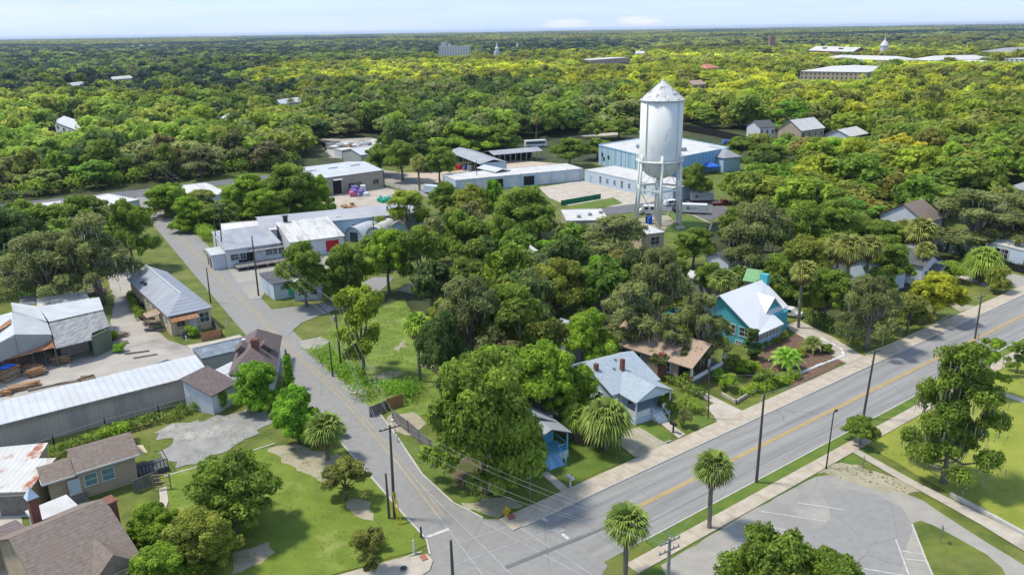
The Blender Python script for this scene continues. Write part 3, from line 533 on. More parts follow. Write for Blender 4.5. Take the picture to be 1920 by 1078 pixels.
# bottom-left houses
h = house('beige_cottage', 'small beige cottage with a brown shingle gable roof and two blue windows', 'house', (78,906), (262,851), (70,860), 3.5, 'gx', 1.3, W_beige, M_shb, ov=.5, D=6.4); T = h.T; L = h.L
bpy.data.objects.remove(h.roof); bpy.data.objects.remove([c for c in T.children if c.name.startswith('wall')][0]); walls(h, T, 'gx', W_beige, 1.3, .5, x0=2.8); MB().box(.6,.9,0,3.29,4.4,3.05).build('porch_wall', W_beige, T); mb = MB()
mb.slab([(3.2,0,3.5),(L,0,3.5),(L,3.2,4.9),(3.2,3.2,4.9)], .14); mb.slab([(3.2,6.4,3.5),(3.2,3.202,4.898),(L,3.202,4.898),(L,6.4,3.5)], .14); rf = mb.build('roof', M_shb, T)
MB().slab([(0,.3,3.2),(3.19,.3,3.2),(3.19,2.6,4.1),(0,2.6,4.1)], .12).slab([(0,4.9,3.2),(0,2.602,4.098),(3.19,2.602,4.098),(3.19,4.9,3.2)], .12).build('porch_roof', M_shb, T)
MB().box(3.2,-.07,3.3,L,-.005,3.5).box(0,.23,3.0,3.19,.295,3.2).box(-.06,.3,3.0,-.003,4.9,3.2).build('gutter', M_white, T)
for x in (.47, .65): opening(h, T, 'F', L*x, 2.05, 1.15, 1.35, gm=M_blueglass, ov=.5, mull=0)
opening(h, T, 'F', L*.3, 1.6, 1.0, 1.9, gm=W_wblue, ov=.5, name='door', mull=0)
stairs(T, L*.24, .5, 1.6, .8, 4, M_greyb)
mb = MB(); [mb.beam((x,-.8,0),(x,-.8,1.5),.08) for x in (L*.235, L*.355)]; mb.beam((L*.235,-.8,1.5),(L*.355,-.8,1.5),.06); mb.beam((L*.235,-.8,1.5),(L*.235,.5,1.9),.06); mb.build('handrail', M_greyb, T)
MB().slab([(L+.02,2.2,2.6),(L+1.2,2.2,2.3),(L+1.2,4.5,2.3),(L+.02,4.5,2.6)], .08).build('door_hood', W_cream, T)
h = house('rusty_roof_garage', 'detached beige garage with a rust streaked white roof and grey door', 'garage', (-70,925), (52,921), (70,842), 3.1, 'shed', .5, W_beige, M_rustw, ov=.25, D=6.0)
opening(h, h.T, 'F', h.L*.74, 1.3, 3.4, 2.4, gm=M_greyb, ov=.25, name='garage_door', mull=0)
h = house('rusty_roof_shed', 'low shed with a rust streaked white roof behind the beige cottage', 'shed', (-60,874), (71,861), (66,836), 2.9, 'shed', .3, W_beige, M_rustw, ov=.2)
h = house('large_brown_roof_house', 'large house with a broad brown shingle roof cut by the lower left corner', 'house', (85,1135), (268,1046), (50,1000), 3.4, 'gx', 3.4, W_beige, M_shb, ov=.5, D=13.5); T = h.T; L = h.L
mb = MB().prism([(L*.45,-.3,3.42),(L*.95,-.3,3.42),(L*.7,-.3,5.3)], (0, 4.5, 0)).build('cross_gable', M_shb, h.roof)
MB().box(L+.0,6.0,0,L+.75,7.3,6.4).box(L-.08,5.92,6.4,L+.83,7.38,6.55).build('chimney', M_brick, T); MB().box(L-.1,-.1,3.2,L*.6,-.03,3.4).build('gutter', M_white, T)
c = MB().box(L*.42,12.3,3.3,L*.42+.75,13.05,6.6).build('chimney', M_brick, T); MB().add([(L*.42-.15,12.15,6.6),(L*.42+.9,12.15,6.6),(L*.42+.9,13.2,6.6),(L*.42-.15,13.2,6.6),(L*.42+.37,12.67,7.7)], [(0,1,4),(1,2,4),(2,3,4),(3,0,4)]).build('chimney_cap', W_wblue, c)
MB().box(L*.5,13.55,2.75,L*.98,17.2,3.0).build('flat_porch_roof', M_flatw, T); MB().box(L*.52,13.6,0,L*.96,16.9,2.75).build('porch_wall', W_white, T); MB().box(L*.965,14.2,1.1,L*.966+.03,16.5,2.3).build('window', M_glass, T)
MB().slab([(-1.5,13.52,3.3),(-1.5,17.,2.6),(L*.38,17.,2.6),(L*.38,13.52,3.3)], .14).build('back_roof', M_shp, T); MB().box(-1.2,13.6,0,L*.36,16.6,2.5).build('back_wall', W_beige, T)
opening(h, T, 'R', 3.0, 2.0, 1.1, 1.5, ov=.5); opening(h, T, 'F', L*.9, 2.0, 1.1, 1.5, ov=.5)
# --- industrial row ---------------------------------------------------------
h = house('white_loading_dock_building', 'white block building with a weathered grey roof and loading dock at the street', 'building', (421,470), (528,455), (417,441), 4.2, 'shed', 1.2, W_white, M_metg_x, ov=.25); T = h.T; L = h.L
for s_, w_ in ((.1, 1.8), (.24, 1.2), (.7, 1.6), (.8, 1.0), (.92, 1.2)): opening(h, T, 'F', L*s_+.8, 2.4, w_, 1.3, fm=W_white, ov=.25)
opening(h, T, 'F', L*.36, 2.0, 3.4, 2.0, gm=M_dark, ov=.25, name='door', mull=0)
for y in (2, 5): opening(h, T, 'L', y, 2.4, 1.4, 1.6, ov=.25)
MB().slab([(L*.4,-.7,3.35),(L,-.7,3.35),(L,.22,3.75),(L*.4,.22,3.75)], .07).build('dock_canopy', M_galv, T)
d = MB().box(1.5,-3.4,.75,L+2,-.02,.95); [d.beam((x,-3.2,0),(x,-3.2,.75),.2) for x in np.arange(1.8, L+2, 2.)]; d.build('loading_dock', M_greyb, T)
d = MB(); [d.beam((x,-3.3,.95),(x,-3.3,1.8),.07) for x in np.arange(4, L+2, 1.6)]; d.beam((4,-3.3,1.8),(L+1.9,-3.3,1.8),.07); d.build('dock_rail', M_greyb, T)
MB().box(-2.6,1.0,0,.2,7.5,3.2).build('side_annex', W_white, T); MB().box(-2.8,.8,3.2,.24,7.8,3.35).build('annex_roof', M_metw, T); MB().box(-2.64,2,0.1,-2.6,4.2,2.4).build('annex_door', M_blackp, T); MB().box(-2.64,5.2,0.1,-2.6,6.8,2.4).build('annex_door', M_blackp, T)
h2 = house('tan_patch_roof_shed', 'low back shed with white and tan roof patches behind the loading dock building', 'shed', (417,440), (520,430), (450,416), 4.6, 'flat', 0, W_white, pm('tan_patch_roof', (.55,.5,.45), (.66,.6,.55), .3, c3=(.7,.7,.7), s3=.12, t3=.45), ov=.2)
h = house('long_grey_roof_warehouse', 'very long warehouse with a smooth grey metal roof and pale blue walls', 'warehouse', (487,428), (800,397), (560,396), 4.6, 'gx', 1.2, W_skyl, M_metg_x, ov=.3, D=13); T = h.T; L = h.L
bpy.data.objects.remove(h.roof); h.roof = roofing(h, T, 'gx', pm('lilac_grey_roof', (.42,.43,.47), (.48,.49,.53), .2, rough=.5, rib=(0,.8), ribd=.12, c3=(.52,.52,.54), s3=.1, t3=.55), 1.2)
MB().box(L*.45,2.2,5.05,L*.48,3.6,5.14).build('skylight', M_flatw, h.roof); MB().box(L*.93,.6,4.8,L*.985,5.9,5.72).build('white_roof_panel', M_metw, h.roof) if False else None
MB().tube([(L*.15,1.0,4.6),(L*.15,1.0,6.6)],.55,10).box(L*.15-.7,.3,6.6,L*.15+.7,1.7,6.75).build('roof_fan', M_blackp, h.roof); MB().box(L*.15-.9,0,4.9,L*.15+.9,1.9,5.3).build('fan_curb', M_metw, h.roof)
MB().tube([(L*.77,3.,5.1),(L*.77,3.,6.2),(L*.785,3.2,6.6),(L*.8,3.2,5.3)],.3,8).build('roof_duct', M_galvp, h.roof)
for k in range(5): opening(h, T, 'F', L*(.55+.1*k), 2.6, 1.4, 1.2, ov=.3)
def vault(name, label, A, B, depth, hz, m, mw, group=None, flat=.9, n=12, door=None):
    a, b = P(*A), P(*B); d = b-a; L = d.length; T = thing(name, label, 'storage building', a, math.atan2(d.y, d.x), group); c = (a+b)/2; excl(c, max(L, depth)*.6)
    pr = [(L/2-L/2*math.cos(math.pi*k/n), hz*math.sin(math.pi*k/n)**flat) for k in range(n+1)]
    mb = MB(); vs = [(x, y, z) for y in (-.3, depth) for x, z in pr]; mb.add(vs, [(k, k+1, n+2+k, n+1+k) for k in range(n)]); vs2 = [(x+(L/2-x)*.02, y, z*.97) for y in (-.3, depth) for x, z in pr]
    mb.add(vs2, [(k+1, k, n+1+k, n+2+k) for k in range(n)]); mb.build('arched_roof', m, T, True)
    for y in (0, depth-.2): MB().prism([(x+(L/2-x)*.03, y, z*.96) for x, z in pr], (0, .1, 0)).build('end_wall', mw, T)
    if door: MB().box(L*.3,-.06,0,L*.7,-.01,hz*.62).build('door', door, T)
    return T
h = house('mottled_roof_shop', 'workshop with a mottled white roof and a bright red roller door', 'shop', (543,455), (647,442), (527,427), 3.9, 'shed', 1.4, W_white, M_mott, ov=.3); T = h.T; L = h.L
opening(h, T, 'F', L*.76, 1.9, 3.0, 2.6, gm=M_red, ov=.3, name='roller_door', mull=0); opening(h, T, 'F', L*.22, 1.8, 3.0, 2.6, gm=M_brick, ov=.3, name='roller_door', mull=0)
vault('quonset_hut', 'clean white arched quonset hut, leftmost of the row of three', (647,452), (682,456), 8, 3.8, M_metw_y, W_wblue, 'arched huts in front of the long warehouse', door=M_glass)
vault('quonset_hut', 'weathered grey arched quonset hut with patched ribs, middle of the row of three', (685,456), (723,458), 9, 4.2, M_mott, W_wblue, 'arched huts in front of the long warehouse', door=M_glass)
vault('quonset_hut', 'grey arched quonset hut half hidden by foliage, rightmost of the row of three', (730,446), (762,446), 8, 3.8, M_mott, W_skyl, 'arched huts in front of the long warehouse')
h = house('white_mobile_office', 'small white office trailer with a dark gabled roof beside the leaning pole', 'office', (511,533), (548,526), (487,515), 3.3, 'shed', .25, W_wblue, M_shdk, ov=.15, D=8); T = h.T
opening(h, T, 'F', h.L*.5, 2.2, .8, .7, ov=.15); MB().box(h.L*.75,.02,.4,h.L*.95,.13,2.6).build('door', M_gpaint, T)
h = house('low_white_shed', 'low white flat roofed building stretching behind the leafy parking lot trees', 'building', (549,537), (650,530), (560,512), 3.0, 'flat', 0, W_wblue, M_flatw, ov=.1, D=7)
for k in range(4): opening(h, h.T, 'F', h.L*(.15+.22*k), 1.7, 1.2, 1.1, ov=.1)
h = house('tan_warehouse', 'tan metal warehouse with a pale low gable roof and one dark bay door', 'warehouse', (585,337), (719,319), (672,301), 5.7, 'gx', 1.4, W_tan, M_metw, ov=.12); T = h.T; L = h.L; vis(590,300,720,360,(650,360))
opening(h, T, 'F', L*.33, 2.3, 3.0, 4.4, gm=M_dark, fm=M_white, ov=.12, name='bay_door', mull=0)
for x in (.53, .63, .88): opening(h, T, 'F', L*x, 2.3, 2.1, 1.3, ov=.12, fm=M_galvp)
MB().box(L-.12,-.06,0,L+.05,.1,5.6).build('downpipe', M_blackp, T); MB().box(0,-.1,5.45,L,-.01,5.66).build('gutter', M_galvp, T); MB().slab([(L*.27,-1.2,4.7),(L*.39,-1.2,4.7),(L*.39,.1,5.0),(L*.27,.1,5.0)], .1).build('door_hood', M_metw, T)
for x in (.1, .4, .72): MB().box(L*x,h.D*.37,6.75,L*x+3.4,h.D*.37+.3,6.95).build('roof_vent', M_galvp, h.roof)
# courtyard complex
h = house('courtyard_storage_row', 'long pale blue storage row with garage bays facing the courtyard', 'storage building', (854,338), (1094,316), (1075,305), 4.1, 'flat', 0, W_wblue, M_flatw, ov=.06); T = h.T; L = h.L; vis(862,305,1100,360,(1010,350))
for k in range(8): s_ = L*(.07+.122*k); opening(h, T, 'F', s_, 1.75, L*.085, 3.0, gm=(M_dark if k in (2, 4) else W_white), fm=W_wblue, ov=.06, name='garage_door', mull=0)
for k in range(9): MB().box(L*(.01+.122*k)-.3,-.12,0,L*(.01+.122*k)+.3,.05,4.25).build('pilaster', W_wblue, T)
h = house('courtyard_office_wing', 'pale blue office wing with a white flat roof closing the courtyard end', 'office wing', (1096,318), (1262,353), (1112,303), 4.1, 'flat', 0, W_wblue, M_flatw, ov=.06); T = h.T; L = h.L; vis(1096,303,1250,378,(1170,375))
for k in range(9): opening(h, T, 'F', L*(.2+.085*k), 1.9, .9, 1.5 if k % 3 else 2.2, ov=.06)
opening(h, T, 'F', L*.08, 1.3, 1.2, 2.4, ov=.06, gm=W_skyl, name='door', mull=0)
h = house('big_blue_building', 'tall sky blue box building with a white flat roof behind the water tower', 'building', (1123,272), (1243,300), (1200,240), 7.2, 'flat', 0, W_skyl, M_flatw, ov=.08, D=30); T = h.T; L = h.L; D = h.D
# right-hand facing wall in the deeper blue
bpy.data.objects.remove(T); [bpy.data.objects.remove(o) for o in [o for o in C.objects if o.parent is None and o.name.split('.')[0] in ('wall', 'roof') ]]
EXC.pop()
a, b, c = P(1123,272,7.2), P(1243,301,7.2), P(1366,277,7.2); d4 = a+c-b; T = thing('big_blue_building', 'tall sky blue box building with a white flat roof behind the water tower', 'building', (b.x, b.y, 0), 0)
o_ = Vector((b.x, b.y, 0)); loc = lambda v, z: (v.x-o_.x, v.y-o_.y, z)
MB().prism([loc(a,0), loc(b,0), loc(c,0), loc(d4,0)], (0,0,7.0)).build('wall', W_skyl, T)
dd = (c-b).normalized(); nn = Vector((dd.y, -dd.x, 0)); MB().prism([loc(b+nn*.01,0.), loc(c+nn*.01,0.), loc(c+nn*.12,0.), loc(b+nn*.12,0.)], (0,0,6.9)).build('ribbed_cladding', W_sky, T)
for k in range(11):
    p = b.lerp(c, (k+.5)/11); MB().beam(loc(p+nn*.16, 0), loc(p+nn*.16, 6.8), .16).build('downpipe', W_skyl, T)
for k in range(9):
    p = a.lerp(b, (k+.5)/9); e_ = (b-a).normalized(); m_ = Vector((e_.y, -e_.x, 0)); MB().beam(loc(p+m_*.05, 0), loc(p+m_*.05, 6.8), .12).build('downpipe', W_sky, T)
rf = MB().prism([loc(a,7.0), loc(b,7.0), loc(c,7.0), loc(d4,7.0)], (0,0,.05)).build('roof', M_flatw, T)
mb = MB(); Q4 = [a, b, c, d4]; [mb.beam(loc(Q4[i], 7.15), loc(Q4[(i+1) % 4], 7.15), .35, .4) for i in range(4)]; mb.build('parapet', W_skyl, rf)
e_ = (b-a).normalized(); m_ = Vector((e_.y, -e_.x, 0))
for k, zz in ((.05, 4.), (.16, 3.6), (.08, 2.6)): p = a+(b-a)*k+m_*.08; MB().beam(loc(p, zz), loc(p+e_*1.2, zz), .1, 1.3).build('window', M_glass, T)
for k, (u, w_) in enumerate(((.3,.2), (.5,.35), (.42,.6), (.6,.25), (.2,.5))): p = b+(a-b)*u+(c-b)*w_; MB().box(p.x-o_.x-1.2, p.y-o_.y-1, 7.05, p.x-o_.x+1.2, p.y-o_.y+1, 8.2).build('roof_unit', M_galvp, rf)
vis(1123,258,1368,318,(1240,330)); excl((a+c)/2, 34); excl(b, 18); excl((b+c)/2, 20); excl((a+b)/2, 18)
h = house('grey_hip_annex', 'pale blue annex with a grey shingle hip roof against the big blue building', 'annex', (1357,297), (1392,294), (1384,278), 5., 'hip', 2.4, W_skyl, M_shg, ov=.4)
# open carports
def carport(name, label, A, B, Cp, z, m, kind='gx', rise=1., D=None, n=6, end=None):
    h = frame(A, B, Cp, z, D=D); T = thing(name, label, 'carport', h.o, h.ang); roofing(h, T, kind, m, rise)
    for k in range(n+1):
        for y in (.3, h.D-.3): MB().beam((.2+(h.L-.4)*k/n, y, 0), (.2+(h.L-.4)*k/n, y, z), .2).build('post', M_galvp, T)
    MB().box(.1, h.D-.35, 0, h.L-.1, h.D-.25, z-.1).build('back_wall', M_dark, T)
    if end: MB().box(h.L-.3, .2, z-end, h.L-.1, h.D-.2, z+.2).build('end_panel', W_wblue, T)
    h.T = T; return h
h = carport('open_shed', 'open fronted shed with a grey roof sheltering blue bins, left of the courtyard', (838,284), (900,308), (870,283), 5., M_metg_x, D=10, end=3.2, rise=1.2); vis(840,282,918,325,(880,330))
h = carport('open_shed', 'long low carport with a grey roof at the edge of the woods', (925,291), (1018,283), (918,282), 3.6, M_metg_x, D=9, n=9); vis(918,275,1020,300,(970,310))
h = carport('open_shed', 'small white roofed canopy between the open shed and storage row', (929,323), (958,319), (905,314), 4.4, M_metw_y, kind='gy', rise=.8, D=11, n=2)
h = house('white_roof_garage', 'white roofed service garage under the trees beside the tower lot', 'garage', (1062,414), (1142,412), (1090,392), 4.2, 'flat', 0, W_tan, M_flatw, ov=.1); vis(1060,390,1120,414,(1100,415))
for k in range(3): MB().box(3+3*k,3+2*k,4.1,3.9+3*k,3.9+2*k,4.7).build('roof_vent', M_galvp, h.roof)
h = house('tan_block_building', 'tan block building with a flat white roof and one dark window by the tower', 'building', (1203,440), (1247,435), (1198,424), 4., 'flat', 0, W_cream, M_flatw, ov=.15, D=7.5); opening(h, h.T, 'F', h.L*.6, 2.2, 2.2, 1.8, ov=.15); vis(1200,422,1248,462,(1225,465))
h = house('hidden_white_building', 'white roofed building glimpsed through the oaks in the middle block', 'building', (935,478), (1010,470), (930,462), 4., 'flat', 0, W_white, M_flatw, ov=.1)
h = house('small_hidden_house', 'pale blue house glimpsed between crowns in the middle block', 'house', (1020,625), (1060,640), (1030,598), 4.2, 'gx', 1.6, W_white, M_shblue, ov=.3, D=7)
# --- houses on the main street ---------------------------------------------
h = frame((1421,619), (1484,592), (1355,559), 3.6, L=11.5, D=11.5); T = thing('turquoise_house', 'bright turquoise bungalow with a white roof, dormer and matching chimney', 'house', h.o, h.ang); h.T = T; vis(1345,528,1478,640,(1400,645))
def turq():
    L, D = h.L, h.D; zr = 7.6; yr = D*.62; z = 3.3
    MB().prism([(.4,1.6,0),(.4,D-.4,0),(.4,D-.4,4.2),(.4,yr,zr-.35),(.4,1.6,z+.35)], (L-.8,0,0)).build('wall', W_turq, T)
    rf = MB().slab([(-.3,-.2,z-.4),(L*.62,-.2,z-.4),(L*.62,2.0,z+.8),(L+.4,2.0,z+.8),(L+.4,yr,zr),(-.3,yr,zr)], .16).slab([(-.3,D+.3,4.2),(-.3,yr+.002,zr-.002),(L+.4,yr+.002,zr-.002),(L+.4,D+.3,4.2)], .16).build('roof', M_metb, T)
    MB().box(.1,.15,0,L*.6,1.6,1.5).build('porch_base', W_sky, T)
    for k in range(7): opening(h, T, 'F', .6+L*.58*(k+.5)/7.2, 2.15, .62, 1.15, ov=.16)
    MB().box(.1,.18,2.75,L*.6,1.55,2.86).build('porch_header', M_white, T); MB().box(.12,.26,1.5,L*.6-.02,1.5,2.75).build('porch_screen', M_glass, T)
    d = MB().prism([(L*.5,2.6,4.3),(L*.86,2.6,4.3),(L*.68,2.6,6.3)], (0,3.4,0)).build('dormer', W_turq, T)
    MB().slab([(L*.46,2.2,4.2),(L*.68,2.2,6.55),(L*.68,6.0,6.55),(L*.46,6.0,4.4)], .1).slab([(L*.9,2.2,4.2),(L*.9,6.0,4.4),(L*.682,6.0,6.548),(L*.682,2.2,6.548)], .1).build('dormer_roof', M_metb, d)
    MB().box(L+.0,yr-1.0,0,L+.8,yr+.4,8.6).build('chimney', W_turq, T)
    opening(h, T, 'L', 5.2, 2.4, 1.9, 1.5, ov=.4); opening(h, T, 'L', 1.9+.6, 2.4, 1.9, 1.4, ov=.4); opening(h, T, 'L', 9., 2.4, 1.0, 1.4, ov=.4); opening(h, T, 'R', 4.0, 2.2, 1.2, 1.4, ov=.4); opening(h, T, 'L', 3.4, .45, 1.1, .5, ov=.4)
turq()
h = house('green_roof_cottage', 'cottage with a bright green metal roof behind the turquoise house', 'cottage', (1392,526), (1462,535), (1404,500), 3.2, 'gx', 1.5, W_grey, M_greenr, ov=.3, D=6.5); vis(1388,497,1465,530,(1420,540))
MB().slab([(4.2,-1.0,3.1),(6.3,-1.0,4.9),(6.3,4,4.9),(4.2,4,3.1)], .1).slab([(8.4,-1,3.1),(8.4,4,3.1),(6.302,4,4.898),(6.302,-1,4.898)], .1).build('cross_gable_roof', M_greenr, h.roof)
h = house('tan_bungalow', 'taupe bungalow with a tan shingle roof, brick pier and dark front porch', 'house', (1218,690), (1330,650), (1300,600), 3.4, 'gx', 2.6, W_brown, M_shtan, ov=.5, D=11); T = h.T; L = h.L; D = h.D
def bung():
    f = frame((1298,691), (1366,655), (1240,600), 3.3, L=9.5, D=15); T = thing('tan_bungalow', 'taupe bungalow with a tan shingle roof, brick pier and dark front porch', 'house', f.o, f.ang); L, D = f.L, f.D
    MB().prism([(.5,2.6,0),(L-.5,2.6,0),(L-.5,2.6,3.3),(L/2,2.6,5.2),(.5,2.6,3.3)], (0,D-3,0)).build('wall', W_brown, T)
    roofing(f, T, 'gy', M_shtan, 2.3); MB().box(.2,.2,0,L-.2,2.6,.9).build('porch_deck', W_greyd, T)
    for x in (.3, L/2, L-.7): MB().box(x,.2,.9,x+.45,.6,1.9).build('brick_pier', M_brick, T); MB().box(x+.08,.25,1.9,x+.35,.52,3.1).build('porch_column', M_white, T)
    MB().box(.6,.3,1.0,L-.6,.4,1.6).build('porch_rail', M_white, T); MB().box(.7,2.5,.95,L-.7,2.58,3.0).build('porch_screen', M_dark, T); MB().box(-.1,4.6,0,.5,5.6,4.1).build('chimney', M_brick, T)
    for y in (4.8, 10, 12.5): opening(f, T, 'L', y, 2.1, 1.8, 1.4, ov=.5)
    for x in (-.5, 0): pass
    vis(1235,640,1340,690,(1290,715))
bpy.data.objects.remove(h.roof); [bpy.data.objects.remove(o) for o in list(T.children)]; bpy.data.objects.remove(T); bung()
def bluehouse():
    f = frame((1193,753), (1246,735), (1150,672), 3.5, L=6.6, D=5.5); T = thing('light_blue_house', 'light blue house with a pale shingle roof, white porch rail and steps', 'house', f.o, f.ang); L, D = f.L, f.D
    x0, x1, y0, y1 = -1.2, L+.6, 3.6, 14.
    MB().prism([(x0+.4,y0,0),(x0+.4,y1-.4,0),(x0+.4,y1-.4,3.3),(x0+.4,(y0+y1)/2,5.3),(x0+.4,y0,3.3)], (x1-x0-.8,0,0)).build('wall', W_wblue, T)
    rf = MB().slab([(x0,y0-.4,3.45),(x1,y0-.4,3.45),(x1,(y0+y1)/2,5.7),(x0,(y0+y1)/2,5.7)], .14).slab([(x0,y1,3.45),(x0,(y0+y1)/2+.002,5.698),(x1,(y0+y1)/2+.002,5.698),(x1,y1,3.45)], .14).build('roof', M_shblue, T)
    MB().slab([(0,0,3.3),(L/2,0,4.75),(L/2,6.6,4.75),(0,4.4,3.4)], .12).slab([(L,0,3.3),(L,4.4,3.4),(L/2+.002,6.6,4.748),(L/2+.002,0,4.748)], .12).build('porch_roof', M_shblue, T)
    MB().prism([(.3,.2,3.15),(L-.3,.2,3.15),(L/2,.2,4.5)], (0,.12,0)).build('porch_gable', W_wblue, T)
    MB().box(.25,.25,0,L-.25,3.58,.8).build('porch_deck', W_wblue, T)
    for x, y in ((.3,.3),(L-.45,.3),(.3,3.3)): MB().box(x,y,.8,x+.18,y+.18,3.2).build('porch_post', M_white, T)
    MB().box(.48,.33,.85,L*.42,.4,1.7).box(L*.75,.33,.85,L-.5,.4,1.7).box(L-.42,.5,.85,L-.35,3.4,1.7).box(.33,.5,.85,.4,3.3,1.7).build('porch_rail', M_white, T)
    stairs(T, L*.45, .25, 1.7, .8, 5, M_white); mb = MB(); [mb.beam((L*.45+a, -1.2, .9), (L*.45+a, .3, 1.7), .07) for a in (0, 1.7)]; [mb.beam((L*.45+a, -1.2, 0), (L*.45+a, -1.2, .9), .07) for a in (0, 1.7)]; mb.build('handrail', M_white, T)
    f.D = 14.; opening(f, T, 'F', L*.35, 2., 1., 1.9, ov=3.6, name='door', mull=0, gm=M_brick); opening(f, T, 'F', L*.75, 2., 1.2, 1.2, ov=3.6)
    for y in (6, 9, 12): opening(f, T, 'L', y, 2.1, .9, 1.3, ov=x0+.4)
    for x, y, zt in ((-.6,(y0+y1)/2-1.5,6.1), (L/2-.4,6.1,6.3)): MB().box(x,y,4.2,x+.5,y+.5,zt).build('chimney', M_brick, rf)
    for x, y in ((2,6.7),(4,7.4),(3.3,8)): MB().box(x,y,3.45+(y-3.2)/5.6*2.25-.05,x+.25,y+.3,3.65+(y-3.2)/5.6*2.25+.12).build('roof_vent', M_shg, rf)
    vis(1160,680,1245,780,(1215,775)); excl(f.o+f.n*8+f.u*3, 7)
bluehouse()
def cornerhouse():
    f = frame((996,831), (1045,816), (1000,770), 3.5, L=5.6, D=5.); T = thing('blue_porch_house', 'grey house with a vivid blue porch and steps half hidden behind the corner oak', 'house', f.o, f.ang); L, D = f.L, f.D
    x0, x1, y0, y1 = -3.5, L-.4, 3., 15
    MB().prism([(x0+.4,y0,0),(x1-.4,y0,0),(x1-.4,y0,3.5),((x0+x1)/2,y0,5.4),(x0+.4,y0,3.5)], (0,y1-y0-.4,0)).build('wall', W_grey, T)
    m = (x0+x1)/2; rf = MB().slab([(x0,y0-.4,3.6),(m,y0-.4,6.),(m,y1,6.),(x0,y1,3.6)], .14).slab([(x1,y0-.4,3.6),(x1,y1,3.6),(m+.002,y1,5.998),(m+.002,y0-.4,5.998)], .14).build('roof', M_shg, T)
    MB().slab([(0,0,3.3),(L/2,0,4.5),(L/2,5,4.5),(0,4,3.4)], .12).slab([(L,0,3.3),(L,4,3.4),(L/2+.002,5,4.498),(L/2+.002,0,4.498)], .12).build('porch_roof', M_shg, T)
    MB().box(-3.2,.3,0,L-.3,2.98,.95).build('porch_base', W_white, T); MB().box(-3.2,.3,.955,L-.3,2.98,1.02).build('porch_floor', W_blue, T)
    for x in (.2, L-.5): MB().box(x,.35,1.02,x+.2,.55,3.25).build('porch_post', W_blue, T)
    mb = MB(); [mb.beam((a,.42,1.85),(b,.42,1.85),.09) for a, b in ((-3.1,L*.3),(L*.72,L-.5))]; mb.beam((L-.4,.5,1.85),(L-.4,2.9,1.85),.09); [mb.beam((x,.42,1.0),(x,.42,1.85),.05) for x in (*np.arange(-3, 1.6, .4), *np.arange(4.1, 5.2, .3))]; mb.build('porch_rail', W_blue, T)
    stairs(T, L*.3, .3, 2.2, .95, 5, W_sky); mb = MB(); [mb.beam((L*.3+a,-1.3,.95),(L*.3+a,.3,1.9),.09) for a in (0, 2.2)]; [mb.beam((L*.3+a,-1.3,0),(L*.3+a,-1.3,.95),.09) for a in (0, 2.2)]; mb.build('handrail', W_blue, T)
    MB().box(.6,2.9,1.02,L-.7,2.97,3.2).build('porch_back', W_blue, T); f.L = x1+.35; f.D = 15
    MB().box(1.6,2.8,1.05,2.6,2.88,3.0).build('door', W_white, T)
    vis(985,800,1045,888,(1010,890)); excl(f.o+f.n*8, 7); excl(f.o+f.u*3, 4)
cornerhouse()
h = house('garden_shed', 'pale grey shed with a dark blue roof right behind the blue porch house', 'shed', (1010,778), (1040,774), (1010,765), 3.4, 'gx', .9, W_white, M_shdk, ov=.2, D=4)
# houses to the right
h = house('tall_white_house', 'two storey white house with a brown shingle gable roof among the trees', 'house', (1728,417), (1757,409), (1720,380), 7.2, 'gx', 3.2, W_white, M_shb, ov=.4, D=10)
bpy.data.objects.remove(h.roof); [bpy.data.objects.remove(o) for o in list(h.T.children)]; bpy.data.objects.remove(h.T)
def tallwhite():
    a, b, c = P(1706,398,6.6), P(1757,410,6.6), P(1735,378,9.4)
    f = frame((1690,400), (1745,417), (1700,385), 6.4, L=9, D=13); f.o = Vector((P(1736,418,6.4).x, P(1736,418,6.4).y, 0)); T = thing('tall_white_house', 'two storey white house with a brown shingle gable roof among the trees', 'house', f.o, A0+R(0)); f.L, f.D = 8.5, 11.
    walls(f, T, 'gx', W_white, 3.4); f.z = 6.4; roofing(f, T, 'gx', M_shb, 3.4)
    for s_ in (3, 7.5): opening(f, T, 'L', s_, 4.6, 1., 1.4); opening(f, T, 'L', s_, 1.8, 1., 1.4)
    for s_ in (2, 6): opening(f, T, 'F', s_, 4.6, 1., 1.4); opening(f, T, 'F', s_, 1.8, 1., 1.4)
    MB().box(5.5,-2,3.4,8.4,.3,3.55).build('balcony', M_greyb, T); mb = MB(); [mb.beam((x,-1.9,0),(x,-1.9,3.4),.15) for x in (5.6,8.3)]; mb.build('balcony_posts', M_white, T)
    excl(f.o+Vector((2,6,0)), 9); vis(1685,376,1757,430,(1725,440))
tallwhite()
